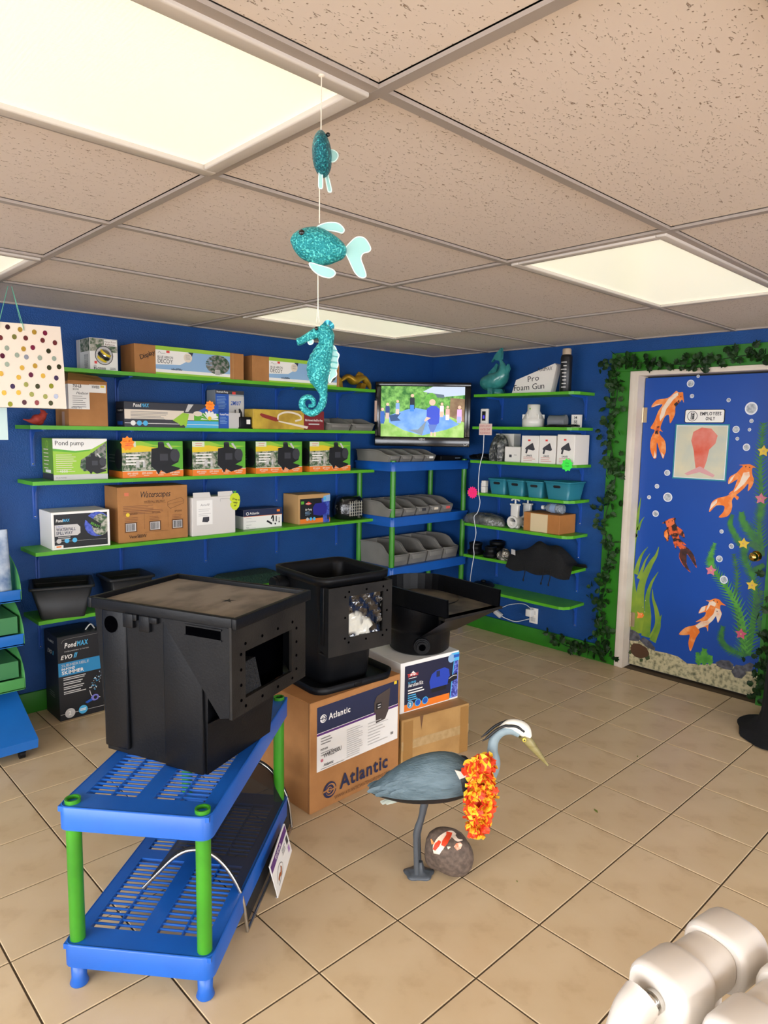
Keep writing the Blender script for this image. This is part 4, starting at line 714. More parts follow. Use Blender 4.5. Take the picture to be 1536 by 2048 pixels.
def lump(name, label, cat, c, rx_, ry_, h, m, seed, amp=.18, rz=0., power=.8):
    rnd = random.Random(seed); ph = [rnd.uniform(0, 6.28) for _ in range(6)]; R = []; N_ = 26
    for i in range(11):
        t = i/10; zz = h*math.sin(t*math.pi/2)**power; rr = max(.02, math.cos(t*math.pi/2)**.55)
        R.append([(rx_*rr*math.cos(a)*(1+amp*math.sin(3*a+ph[0]+2*t)+amp*.6*math.sin(5*a+ph[1]-3*t)), ry_*rr*math.sin(a)*(1+amp*math.sin(2*a+ph[2]+3*t)+amp*.5*math.sin(7*a+ph[3])), max(0., zz*(1+amp*.8*math.sin(2*a+ph[4])*t+amp*.5*math.sin(5*a+ph[5])*t))) for a in [2*math.pi*k/N_ for k in range(N_)]])
    b = MB(); b.loft(R, m, True, True); o = b.build(name, loc=c, rz=rz); return tag(o, label, cat)
c = onx(993, 918, -.2); lump('plastic_bag', 'crumpled smoky plastic bag of netting beside the low white box', 'bag', (-.17, c.y, R3z), .055, .07, .17, BAGM, 3)
c = onx(957, 920, -.17); g = thing('black_cable_coil', 'loose coil of black cable on the far end of the white box shelf', 'cable', (-.13, c.y, R3z)); b = MB(); rnd = random.Random(5)
b.tube([(.06*math.cos(a*.55)*(1+.3*math.sin(a*1.7)), .09*math.sin(a*.55)*(1+.2*math.cos(a*1.3)), .012+.03*(1+math.sin(a*.9))/2*(a/60)) for a in range(0, 64)], .0075, BLACKP, 6); b.build('coil', g)
c = onx(1134, 930, -.2535); o = PR((-.2535, c.y, c.z), (0, -1, 0), (0, 0, 1), 0.); o.ext([(-.2535, c.y+(.046 if i % 2 == 0 else .036)*math.cos(math.pi*i/9), c.z+(.046 if i % 2 == 0 else .036)*math.sin(math.pi*i/9)) for i in range(18)], (.0012, 0, 0), FLGRN); o.k = 4
[o.text(s_, 0, .008-.02*i, .011, C('dgreen', '#1f8a2a'), align='C', shear=.2) for i, s_ in enumerate(('Only', '3 left'))]; tag(o.build('price_tag'), 'fluorescent green star price tag under the white boxes', 'price tag', 'hand cut fluorescent price tags')
# shelf 4: teal bins
TEAL = mat('teal_bin_plastic', '#2b7f92', .4, col2='#287687', ns=5)
def tealbin(label, u0, u1, x, d, h, rz=0.):
    ya, yb = ry(u0, 990, x), ry(u1, 990, x); w = ya-yb; g = thing('teal_bin', label, 'bin', (x+d/2, (ya+yb)/2, R4z), RZ+rz, 'teal plastic bins'); b = MB(); n = 3
    R0, R1 = rrect(w*.8, d*.82, .015, n), rrect(w, d, .018, n); b.loft([ring(R0, 0), ring(R1, h), ring(rrect(w-.006, d-.006, .016, n), h), ring(rrect(w*.8-.006, d*.82-.006, .013, n), .004)], TEAL, True, True); b.build('tub', g)
    b = MB(); b.loft([ring(R1, h-.01), ring(rrect(w+.01, d+.01, .02, n), h-.008), ring(rrect(w+.01, d+.01, .02, n), h+.001), ring(rrect(w-.006, d-.006, .016, n), h+.001)], TEAL, False, False); b.build('rim', g)
    b = MB(); yy = -d/2*(.82+.18*.72)-.0012; b.loft([[(x_, yy-(z_-h*.72)*.12, z_) for x_, z_ in [(cx+.008*math.cos(a), h*.72+.009*math.sin(a)) for cx, a in [(.022, -1.57), (.022, -.5), (.022, .5), (.022, 1.57), (-.022, 1.57), (-.022, 2.6), (-.022, 3.7), (-.022, 4.71)]]]]*1+[[(x_, yy+.003-(z_-h*.72)*.12, z_) for x_, z_ in [(cx+.008*math.cos(a), h*.72+.009*math.sin(a)) for cx, a in [(.022, -1.57), (.022, -.5), (.022, .5), (.022, 1.57), (-.022, 1.57), (-.022, 2.6), (-.022, 3.7), (-.022, 4.71)]]]], BLK, True, True); b.build('hand_hole', g)
    return g
tealbin('teal bin at the far left of the row of four', 975, 1009, -.235, .2, .115); tealbin('teal bin second from the left in the row', 1011, 1045, -.235, .2, .115); tealbin('teal bin third from the left, turned slightly', 1049, 1081, -.235, .2, .115, .06); tealbin('widest teal bin nearest the door, holding small parts', 1087, 1140, -.23, .2, .125, -.04)
c = onx(968, 982, -.2)
for i, (dy, z0, lb) in enumerate(((0.006, 0, 'tiny white box under another beside the first teal bin'), (.004, .047, 'tiny white box stacked on top beside the first teal bin'), (.04, 0, 'tiny white box behind the stacked pair by the cord'))):
    g = tag(MB().box((-.02, -.018, 0), (.02, .018, .045 if i < 2 else .07), WHITE, .002, 1).build('tiny_white_box', loc=(-.2+(.04 if i == 2 else 0), c.y-.01+dy, R4z+z0)), lb, 'box', 'tiny white boxes')
c = onx(945, 985, -.253); o = PR((-.2535, c.y, c.z), (0, -1, 0), (0, 0, 1), 0.); o.ext([(-.2535, c.y+(.052 if i % 2 else .04)*math.cos(math.pi*i/14), c.z+(.048 if i % 2 else .037)*math.sin(math.pi*i/14)) for i in range(28)], (.0012, 0, 0), HOTP); o.k = 4
[o.text(s_, 0, .012-.02*i, .011, RED, align='C', shear=.2) for i, s_ in enumerate(('Solar', 'kit $9'))]; tag(o.build('price_tag'), 'hot pink spiky price tag at the far end of the teal bin shelf', 'price tag', 'hand cut fluorescent price tags')
# shelf 5
POLY = mat('poly_bagged_liner', '#4a4b47', .25, spec=.7, col2='#75766f', ns=16, bump=.7, bs=22, bdist=.02)
c = onx(968, 1050, -.18); o = lump('poly_bagged_liner', 'flat grey poly bag of folded liner on the gate valve shelf', 'bag', (-.15, c.y+.02, R5z), .085, .2, .075, POLY, 11, .1, power=.5)
def valve(label, u, v, x):
    c = onx(u, v, x); g = thing('gate_valve', label, 'valve', (x, c.y, R5z), RZ, 'white gate valves'); g.scale = (.78, .78, .78); b = MB()
    b.tube([(0, -.045, .058), (0, .045, .058)], .04, PVC, 24, caps=False); b.tube([(0, -.045, .058), (0, .045, .058)], .058, PVC, 24, caps=False); b.lathe([(.04, 0), (.058, 0)], PVC, 24)
    for s in (-1, 1): b.loft([[(r*math.cos(a), s*.045, .058+r*math.sin(a)) for a in [2*math.pi*k/24 for k in range(24)]] for r in (.04, .058)], PVC, False, False)
    b.box((-.05, -.02, .0), (.05, .02, .06), PVC, .004); b.build('body', g)
    MB().box((-.04, -.018, .1), (.04, .018, .225), PVC, .006).build('bonnet', g); MB().box((-.048, -.022, .215), (.048, .022, .232), PVC, .004).build('collar', g)
    MB().cyl((0, 0, .23), (0, 0, .27), .009, PVC, 10).build('stem', g); MB().tube(smoothpath([(-.045, 0, .262), (-.02, 0, .276), (0, 0, .278), (.02, 0, .276), (.045, 0, .262)], 3), .009, PVC, 8).build('handle', g); return g
valve('white gate valve standing in front, round port facing out', 1029, 1055, -.17); valve('white gate valve behind the kraft carton', 1054, 1046, -.06)
ya, yb = ry(1046, 1060, -.22), ry(1119, 1068, -.22); w = ya-yb
t = carton('small_kraft_carton', 'low kraft carton with a torn pale label holding a plastic bottle on top', -w/2, w/2, -.1, .1, R5z, .135, mat('orange_kraft', '#b5763a', .7, col2='#a86c34', ns=9), None, RZ-.03, (-.118, (ya+yb)/2, R5z), tape=False); p = front(t); p.rect(w*.2, .002, w*.68, .13, mat('pale_label', '#d8c29a', .7)); p.build('label', t)
c = onx(1105, 1030, -.14); g = thing('plastic_water_bottle', 'crumpled clear plastic water bottle lying on the kraft carton', 'bottle', (-.13, c.y, R5z+.135+.036), 0); CLR = mat('clear_plastic', '#aeb8c0', .08, spec=.8, alpha=.55, bump=1., bs=50, bdist=.02); b = MB()
b.tube([(0, .075, 0), (0, .06, 0), (0, .045, 0), (0, .02, .002), (0, -.03, .0), (0, -.08, 0), (0, -.085, 0)], [.013, .014, .03, .034, .031, .034, .026], CLR, 16); b.build('bottle_body', g); MB().cyl((0, .075, 0), (0, .095, 0), .015, WHT, 14).build('cap', g); b = MB(); b.tube([(0, .012, .001), (0, -.03, 0)], .0345, mat('bottle_label', '#8fa4c4', .4), 16, caps=False); b.build('wrap_label', g)
# shelf 6: black fittings, foil bag, netting
for i, (u, v, x, s_, lb) in enumerate(((951, 1108, -.17, .95, 'black rubber pipe fitting nearest the corner rack post'), (981, 1112, -.19, .85, 'black rubber pipe fitting beside the foil bag'), (995, 1080, -.05, 1.1, 'tall black threaded fitting at the back of the netting shelf'))):
    c = onx(u, v, x); g = thing('rubber_fitting', lb, 'pipe fitting', (x, c.y, R6z), .3*i, 'black rubber fittings'); b = MB(); b.lathe([(.0, 0), (.062*s_, 0), (.066*s_, .01), (.066*s_, .03), (.05*s_, .036), (.05*s_, .07), (.056*s_, .075), (.056*s_, .095*s_), (.04*s_, .1*s_), (.036*s_, .05), (0, .05)], BLACKP, 22); b.build('body', g)
    b = MB(); b.tube([(.062*s_*math.cos(a), .062*s_*math.sin(a), .02) for a in [2*math.pi*k/20 for k in range(20)]], .008, BLACKP, 6, closed=True); b.build('clamp_ring', g)
FOIL = mat('silver_foil_bag', '#8f8a80', .2, metal=.6, col2='#16161a', ns=14, lo=.45, hi=.55, bump=1., bs=26, bdist=.03)
c = onx(1005, 1116, -.2); lump('foil_bag', 'shiny silver and black plastic bag by the rubber fittings', 'bag', (-.19, c.y-.008, R6z), .05, .06, .075, FOIL, 21)
NETB = mat('black_netting', '#0d0d0f', .85, bump=.8, bs=160, bdist=.006)
c0 = onx(1035, 1125, -.17); c1 = onx(1150, 1140, -.17); g = thing('netting_heap', 'heap of black pond netting spilling over the shelf edge', 'netting', (-.135, (c0.y+c1.y)/2, R6z)); hw = (c0.y-c1.y)/2+.02
rnd = random.Random(4); R = []; NU, NV = 22, 12
for i in range(NU+1):
    t = i/NU; yy = hw-2*hw*t; top_ = .05+.155*math.sin(min(1, t*1.15)*math.pi)**.7*(.55+.45*t); row = []
    for k in range(NV+1):
        q = k/NV; xx = -.145+.265*q; zz = top_*math.sin(math.pi*min(1, .12+q*.88))**.6*(1+.1*math.sin(t*17+q*4)); 
        if k == 0: zz = -.028-.02*abs(math.sin(t*9)); 
        if k == 1: zz = max(zz*.35, .008)
        row.append((xx-(.012 if k == 0 else 0), yy+.012*math.sin(q*9+t*5), max(zz, .002) if k else zz))
    R.append(row)
b = MB(); b.loft(R, NETB, False, False, closed=False); b.build('net', g, fix=False)
for yy in (.09, -.06, -.12): b = MB(); b.tube(smoothpath([(-.15, yy, .01), (-.165, yy-.006, -.05), (-.16, yy+.008, -.09)], 4), .003, NETB, 6); b.ell((-.16, yy+.008, -.1), .006, .006, .012, NETB, 8, 5); b.build('drawstring', g)
b = MB(); b.ext([(-.12, hw-.02, .1), (-.13, hw-.06, .1), (-.125, hw-.06, .06), (-.12, hw-.02, .065)], (.003, 0, 0), LGREY); b.build('care_label', g)
c = onx(966, 1163, -.12); g = thing('black_valve_box_lid', 'round black plastic lid lying on the lowest right shelf', 'lid', (-.14, -.72, R7z)); MB().lathe([(0, 0), (.085, 0), (.09, .012), (.07, .03), (.03, .036), (0, .036)], BLACKP, 24).build('lid', g); MB().lathe([(0, .036), (.02, .036), (.018, .05), (0, .05)], BLACKP, 12).build('knob', g)
# cord, outlet, plugs
CORD = mat('white_cord', '#d9dbe0', .4)
cp = [(968, 868), (966, 905), (960, 930), (957, 960), (957, 985), (960, 1005), (955, 1025), (948, 1035), (952, 1065), (947, 1092), (948, 1110), (943, 1140), (941, 1170), (955, 1195), (985, 1203), (998, 1216), (1020, 1209), (1048, 1208), (1064, 1219)]
pts = [onx(u, v, -.262 if v < 1150 else -.262+(v-1150)*.0042 if v < 1200 else -.03) for u, v in cp]
tag(MB().tube(smoothpath(pts, 5), .003, CORD, 6).build('power_cord'), 'white cord running from the display unit down to the wall outlet', 'cord')
c = onx(1068, 1231, 0); g = thing('wall_outlet', 'white wall outlet with adapters low on the blue wall', 'outlet', (0, c.y, c.z), RZ); MB().box((-.037, -.007, -.06), (.037, 0, .06), WHITE, .003).build('cover_plate', g)
for z in (.022, -.03): MB().box((-.02, -.009, z-.015), (.02, -.0065, z+.015), LGREY, .002).build('socket', g)
g2 = thing('plug_adapter', 'white plug adapter in the upper socket of the wall outlet', 'adapter', (-.009, c.y+.012, c.z+.022), RZ); MB().box((-.03, -.045, -.025), (.02, 0, .03), WHITE, .004).build('case', g2); MB().cyl((0, -.02, .03), (0, -.02, .04), .005, CORD, 8).build('strain_relief', g2)
c3 = onx(990, 1222, -.03); g3 = thing('inline_transformer', 'black and white inline power transformer hanging on its cord', 'transformer', (-.03, c3.y, c3.z), RZ); b = MB(); b.box((-.075, -.02, -.018), (.0, .02, .02), BLACKP, .005); o = b.build('black_half', g3); o.rotation_euler[1] = .45; b = MB(); b.box((.0, -.018, -.016), (.07, .018, .016), LGREY, .005); o = b.build('white_half', g3); o.rotation_euler[1] = .45
tag(MB().tube(smoothpath([(-.03, c3.y-.07, c3.z-.03), (-.02, c3.y-.11, c3.z-.042), (-.02, c3.y-.2, c3.z-.045), (-.02, c.y+.03, c.z-.03)], 5), .0036, CORD, 6).build('adapter_cord'), 'short white cord between the transformer and the outlet', 'cord')
# ================================================================== door with painted mural, casing, green surround, ivy
DX = .07
DOORB = mat('door_blue_paint', '#15479c', .38, spec=.4, bump=.06, bs=20, col2='#164ba4', ns=2)
door = struct(MB().box((DX, DY1+.004, .012), (DX+.04, DY0-.004, DZ-.012), DOORB, .002, 1).build('door_1'))
def dp(u, v): q = onx(u, v, DX); return (-q.y, q.z)
def z1(x, y): return dp(1180+x/4.3146, 660+y/4.3146)
def z2(x, y): return dp(1180+x/4.3146, 1000+y/4.3146)
def DP(off=.0006): return PR((DX, 0, 0), (0, -1, 0), (0, 0, 1), off, .00015)
KOI = C('koi_orange', '#ee7a22', col2='#f7a560', ns=22, lo=.45, hi=.7); KOIW = C('koi_white', '#f2dcc4', col2='#f0b080', ns=25, lo=.5, hi=.75); KOID = C('koi_dark', '#e0602a', col2='#2a1712', ns=34, det=6, lo=.44, hi=.54); KOIB = C('koi_black', '#2a1a18', col2='#5a2a1c', ns=30)
def koi(out, zz, m, patches, eyes, off=.0006):
    p = DP(off); p.poly([(q.x, q.y) for q in smoothpath([(*zz(*a), 0) for a in out], 3, closed=True)], m)
    for pm_, pts in patches: p.poly([zz(*q) for q in pts], pm_)
    for e_ in eyes: p.circ(*zz(*e_), .0035, BLK, n=8)
    return p.build('painted_koi', door)
koi([(745, 525), (765, 538), (800, 535), (805, 560), (810, 628), (795, 600), (770, 630), (738, 665), (735, 720), (715, 770), (690, 805), (682, 735), (650, 745), (622, 800), (608, 850), (630, 880), (600, 870), (606, 905), (648, 960), (655, 1040), (645, 1075), (630, 1110), (600, 1040), (578, 970), (575, 1040), (572, 1100), (548, 1105), (520, 1025), (528, 930), (560, 865), (522, 848), (555, 790), (590, 700), (625, 640), (530, 668), (575, 605), (668, 588), (715, 552)], z1, KOI,
    [(KOIW, [(725, 552), (760, 540), (765, 560), (720, 600), (690, 640), (660, 680), (640, 740), (605, 790), (600, 750), (625, 670), (680, 590)]), (KOIW, [(530, 668), (575, 650), (620, 640), (570, 642)]), (KOIW, [(548, 1105), (560, 1040), (572, 1100)]), (KOIW, [(630, 1110), (612, 1050), (640, 1080)]), (KOID, [(725, 640), (770, 600), (775, 625), (738, 665)]), (KOID, [(575, 830), (600, 830), (590, 900), (560, 900)])], [(785, 575), (765, 553)])
koi([(1285, 1165), (1335, 1160), (1375, 1158), (1400, 1168), (1440, 1192), (1402, 1190), (1400, 1245), (1415, 1290), (1400, 1345), (1362, 1392), (1368, 1325), (1330, 1365), (1285, 1405), (1262, 1425), (1285, 1442), (1270, 1468), (1245, 1442), (1225, 1475), (1228, 1520), (1215, 1570), (1180, 1610), (1110, 1617), (1150, 1570), (1158, 1520), (1090, 1515), (1040, 1565), (1028, 1560), (1050, 1490), (1100, 1452), (1180, 1432), (1225, 1405), (1195, 1420), (1215, 1395), (1240, 1378), (1265, 1310), (1270, 1290), (1195, 1330), (1205, 1270), (1262, 1235), (1300, 1195), (1320, 1172)], z1, KOI,
    [(KOIW, [(1195, 1330), (1215, 1275), (1250, 1250), (1225, 1300)]), (KOIW, [(1325, 1230), (1375, 1225), (1380, 1260), (1330, 1330), (1260, 1390), (1240, 1395), (1290, 1320)]), (KOIW, [(1028, 1560), (1050, 1495), (1100, 1460), (1095, 1490)])], [(1345, 1180), (1378, 1185)])
koi([(620, 202), (655, 178), (700, 158), (740, 155), (735, 185), (752, 225), (800, 265), (818, 330), (772, 300), (775, 335), (832, 388), (790, 380), (845, 415), (895, 475), (922, 585), (885, 535), (835, 465), (835, 555), (868, 625), (805, 565), (768, 490), (778, 425), (748, 395), (742, 425), (720, 370), (715, 335), (690, 300), (672, 362), (640, 312), (640, 270), (662, 245), (655, 205)], z2, KOID,
    [(C('koi_head', '#e8703c'), [(655, 205), (665, 178), (700, 160), (725, 170), (730, 205), (700, 225), (665, 235)]), (KOIB, [(778, 425), (845, 420), (895, 480), (920, 580), (885, 530), (835, 455), (832, 550), (865, 620), (805, 560), (770, 490)]), (KOI, [(640, 312), (642, 275), (665, 255), (675, 300), (670, 350)])], [(680, 190), (710, 180)])
koi([(1000, 866), (1035, 866), (1075, 850), (1115, 858), (1140, 885), (1175, 912), (1130, 905), (1125, 945), (1138, 985), (1105, 1060), (1088, 1000), (1060, 1040), (1025, 1072), (1018, 1135), (1000, 1095), (940, 1112), (948, 1140), (915, 1190), (870, 1305), (850, 1235), (862, 1165), (830, 1165), (768, 1158), (825, 1100), (905, 1080), (960, 1045), (912, 1052), (985, 1005), (998, 965), (938, 978), (965, 925), (1020, 905), (1030, 880)], z2, KOI,
    [(KOIW, [(1030, 880), (1060, 870), (1090, 890), (1080, 920), (1040, 905), (1020, 940), (1000, 960), (1020, 905)]), (KOIW, [(1085, 930), (1125, 945), (1138, 985), (1105, 1060), (1088, 1000), (1060, 1040), (1020, 1075), (935, 1112), (910, 1085), (960, 1050), (1010, 1040), (1065, 985)]), (KOIW, [(938, 978), (965, 925), (1000, 912), (990, 955)])], [(1070, 868), (1100, 880), (1098, 960)], .0021)
BUB = C('bubble', '#c9ccd0', col2='#8f979e', ns=60); BUBL = C('bubble_light', '#e4e8ee')
for f_, x, y, r in ((z1, 870, 462, 33), (z1, 935, 400, 14), (z1, 882, 570, 18), (z1, 1198, 605, 18), (z1, 1393, 677, 56), (z1, 1395, 785, 18), (z1, 1262, 858, 31), (z1, 1378, 860, 15), (z1, 1273, 938, 16), (z1, 1352, 1012, 32), (z1, 668, 1232, 26), (z1, 580, 1348, 20), (z1, 673, 1443, 40), (z1, 512, 1443, 17), (z2, 568, 117, 28), (z2, 1137, 271, 18), (z2, 1222, 398, 23), (z2, 1118, 507, 29), (z2, 1157, 687, 35)):
    a = f_(x, y); b_ = f_(x+r, y); rr = abs(b_[0]-a[0]); v_ = abs(f_(x, y+r)[1]-a[1]); p = DP(.0034); p.circ(*a, rr, BUBL, v_); p.circ(a[0], a[1], rr*.78, BUB, v_*.78); p.build('painted_bubble', door)
WEED = C('weed', '#7f9a2a', col2='#5f8a28', ns=12); WEED2 = C('weed2', '#8aa32c', col2='#6f9030', ns=10); PLANT = C('plant', '#3f8a2c', col2='#2a6a3c', ns=26); PLANT2 = C('plant2', '#2a5a4a', col2='#3f7a3c', ns=26); SEDGE = C('sedge', '#5aa83c', col2='#3f8a2c', ns=26)
def blade(zz, pts, w, m, nm='painted_weed', off=.0009): w = (w[0]*1.55, w[1]); p = DP(off); q = [zz(*a) for a in pts]; p.stroke(q, m, w); return p.build(nm, door)
blade(z2, [(400, 1130), (370, 850), (350, 620), (370, 400), (400, 230), (420, 100), (440, -20)], (.05, .004), WEED)
blade(z2, [(400, 320), (375, 270), (358, 190)], (.02, .002), WEED); blade(z2, [(415, 260), (440, 190), (470, 145)], (.014, .002), WEED)
blade(z2, [(440, 1150), (430, 900), (450, 720), (520, 560), (570, 480), (595, 405)], (.05, .004), WEED2, off=.0012)
blade(z2, [(380, 1080), (320, 950), (330, 800), (312, 640), (305, 490)], (.045, .003), WEED2, off=.0007); blade(z2, [(480, 1180), (500, 1000), (495, 850), (530, 720), (590, 620)], (.04, .003), WEED, off=.0014)
blade(z2, [(540, 1200), (585, 1080), (575, 960), (545, 850), (540, 770)], (.035, .003), WEED2, off=.0016); blade(z2, [(540, 1220), (580, 1120), (600, 1050), (618, 990)], (.03, .003), WEED, off=.0018); blade(z2, [(395, 640), (420, 540), (455, 460), (500, 405)], (.022, .002), WEED, off=.001); blade(z2, [(420, 680), (455, 590), (480, 520), (520, 460)], (.018, .002), WEED2, off=.0011)
blade(z2, [(440, 1150), (400, 1000), (300, 1050), (280, 930)], (.03, .003), WEED, off=.0008)
def frond(zz, pts, w0, w1, m, off, nm='painted_frond', n=30):
    w0 *= 1.35; w1 *= 1.3; n = int(n*1.7); p = DP(off); q = smoothpath([(*zz(*a), 0) for a in pts], 8); N_ = len(q)
    p.stroke([zz(*a) for a in pts], m, (w0*.55, w1*.3)); vs = []; fs = []
    for i in range(n):
        t = i/(n-1); k = min(N_-2, int(t*(N_-1))); a = q[k].to_2d(); d = (q[k+1]-q[k]).to_2d().normalized(); nn = Vector((-d.y, d.x)); L_ = (w0+(w1-w0)*t)*random.uniform(.8, 1.15)
        for s in (-1, 1):
            tip = a+nn*s*L_+d*L_*.9; o = len(vs); ex = p.N*(2e-5*(2*i+(s > 0))); vs += [p.pt(*(a-d*.006))+ex, p.pt(*(a+d*.01))+ex, p.pt(*tip)+ex]; fs.append((o, o+1, o+2) if s < 0 else (o, o+2, o+1))
    p.add(vs, fs, m); return p.build(nm, door)
frond(z2, [(1340, 1330), (1300, 1000), (1180, 760), (1060, 590), (1040, 500), (1080, 370)], .05, .012, SEDGE, .0009); frond(z2, [(1360, 1340), (1400, 1100), (1430, 850), (1400, 650), (1330, 500), (1340, 380)], .05, .02, PLANT, .0007)
frond(z2, [(1330, 1300), (1260, 900), (1270, 650), (1240, 460)], .035, .012, PLANT2, .0006); frond(z2, [(1450, 380), (1380, 270), (1320, 190), (1310, 110)], .035, .012, PLANT, .001); frond(z2, [(1310, 400), (1250, 300), (1210, 210), (1230, 130)], .022, .01, PLANT, .0011)
frond(z2, [(1500, 1200), (1440, 950), (1480, 780)], .04, .02, PLANT2, .0008); frond(z2, [(1480, 430), (1460, 200), (1480, 60)], .04, .02, PLANT, .0012); frond(z1, [(1490, 1530), (1470, 1250), (1480, 1000), (1500, 800)], .035, .02, PLANT, .001)
frond(z2, [(1350, 1340), (1200, 1290), (1130, 1200), (1150, 1090)], .03, .012, PLANT, .0013); frond(z2, [(1380, 650), (1440, 600), (1500, 560)], .02, .01, PLANT, .0014); frond(z2, [(1500, 480), (1430, 400), (1390, 380)], .025, .012, PLANT2, .0006)
SAND = C('sand', '#c2b890', col2='#5f6048', ns=42, det=7, lo=.45, hi=.7); ROCKP = C('rockpaint', '#3c3c42', col2='#62626a', ns=40, det=6)
p = DP(.002); sand = [z2(*q) for q in ((240, 1110), (290, 1130), (420, 1200), (560, 1300), (660, 1320), (760, 1350), (840, 1410), (960, 1420), (1060, 1410), (1180, 1420), (1500, 1500))]
p.poly([(-DY0+.006, .014), (-DY1-.006, .014), (-DY1-.006, sand[-1][1])]+[s for s in sand[::-1] if -DY0+.006 < s[0] < -DY1-.006]+[(-DY0+.006, sand[0][1])], SAND); p.build('painted_sand', door)
for pts in ([(290, 1160), (310, 1125), (370, 1120), (420, 1150), (440, 1190), (420, 1220), (340, 1210), (300, 1190)], [(430, 1210), (460, 1180), (520, 1220), (565, 1280), (560, 1300), (490, 1270)], [(1085, 1400), (1130, 1380), (1200, 1385), (1240, 1420), (1230, 1470), (1150, 1455), (1095, 1430)], [(1220, 1480), (1260, 1420), (1320, 1430), (1350, 1500), (1310, 1540), (1250, 1530)], [(1320, 1430), (1380, 1400), (1420, 1420), (1390, 1480), (1340, 1480)]):
    p = DP(.0024); p.poly([z2(*q) for q in pts], ROCKP); p.build('painted_rock', door)
p = DP(.0026); TUR = C('turtlegreen', '#3a4a26'); [p.poly([z2(*q) for q in s], TUR) for s in ([(330, 1320), (350, 1290), (375, 1310), (350, 1330)], [(430, 1370), (460, 1370), (455, 1395), (430, 1395)], [(470, 1350), (510, 1340), (520, 1370), (490, 1385)], [(345, 1230), (365, 1250), (355, 1260)], [(500, 1320), (515, 1330), (505, 1345)])]
p.poly([z2(*q) for q in ((350, 1270), (375, 1235), (430, 1240), (490, 1275), (512, 1320), (500, 1350), (440, 1368), (390, 1350), (355, 1315))], C('turtleshell', '#4f341e')); p.build('painted_turtle', door)
p = DP(.0028); p.poly([z2(*q) for q in ((408, 960), (430, 975), (455, 972), (468, 995), (455, 1015), (425, 1018), (405, 1020), (415, 990))], KOI); [p.circ(*z2(*q), .0025, WHT, n=8) for q in ((458, 925), (474, 965), (480, 868), (445, 990))]; p.build('painted_small_fish', door)
frond(z2, [(985, 1420), (985, 1350), (990, 1290)], .03, .012, SEDGE, .0027, n=12); frond(z2, [(940, 1420), (935, 1370), (930, 1320)], .018, .01, SEDGE, .0027, n=8); frond(z2, [(1035, 1420), (1035, 1380), (1040, 1350)], .018, .01, SEDGE, .0027, n=8)
for zz, x, y, m, n_ in ((z1, 1500, 1045, '#e6c23c', 0), (z1, 1478, 1455, '#d87a8c', 1), (z2, 1328, 375, '#e6c23c', 0), (z2, 1400, 735, '#e6c23c', 0), (z2, 1046, 607, '#d87a8c', 1), (z2, 1305, 1155, '#d85a78', 2)):
    a = zz(x, y); b_ = MB(); P = [(DX-.0036, -(a[0]+(.036 if i % 2 == 0 else .019)*math.cos(.3+math.pi*i/5)), a[1]+(.036 if i % 2 == 0 else .019)*math.sin(.3+math.pi*i/5)) for i in range(10)]
    if -P[0][1] > 2.66: continue
    b_.ext(P, (-.002, 0, 0), C('star'+str(n_), m)); o = b_.build('starfish_cutout', door); b_ = MB(); b_.ell((DX-.006, -a[0], a[1]), .002, .006, .006, C('starheart', '#d8b070'), 8, 5); b_.build('starfish_center', door)
# knob, hinges, threshold light
kq = dp(1513, 1112); b = MB(); BRASS = mat('polished_brass', '#d8b25a', .12, metal=1.); b.ell((DX-.05, -kq[0], kq[1]), .026, .028, .028, BRASS, 18, 10); b.tube([(DX-.03, -kq[0], kq[1]), (DX, -kq[0], kq[1])], .012, BRASS, 12); b.tube([(DX-.006, -kq[0], kq[1]), (DX, -kq[0], kq[1])], .032, BRASS, 18); b.build('door_knob', door)
for vz in (1.73, .33):
    b = MB(); b.cyl((DX-.008, DY0-.002, vz-.05), (DX-.008, DY0-.002, vz+.05), .008, mat('hinge_metal', '#b8a68a', .35, metal=.8), 10); b.box((DX-.002, DY0-.03, vz-.05), (DX+.001, DY0-.002, vz+.05), MATS['hinge_metal']); b.build('hinge', door)
# casing (white frame) and green surround boards
fr = MB(); fr.box((-.02, DY0, 0), (.115, DY0+.022, DZ+.02), TRIMW); fr.box((-.02, DY0+.02, 0), (.0, DY0+.06, DZ+.025), TRIMW, .004); struct(fr.build('trim_3'))
fr = MB(); fr.box((-.02, DY1-.022, 0), (.115, DY1, DZ+.02), GREEN); fr.box((-.02, DY1-.06, 0), (.0, DY1-.02, DZ+.025), GREEN, .004); struct(fr.build('trim_4'))
fr = MB(); fr.box((-.02, DY1, DZ-.001), (.115, DY0, DZ+.02), TRIMW); fr.box((-.02, DY1-.06, DZ+.018), (.0, DY0+.06, DZ+.03), TRIMW, .004); struct(fr.build('trim_5'))
struct(MB().box((-.014, DY0+.06, 0), (0, -1.645, DZ+.03), GREEN, .002, 1).build('trim_6')); struct(MB().box((-.014, -3.0, 0), (0, DY1-.06, DZ+.03), GREEN, .002, 1).build('trim_7')); struct(MB().box((-.014, -3.0, DZ+.03), (0, -1.645, 2.14), GREEN, .002, 1).build('trim_8'))
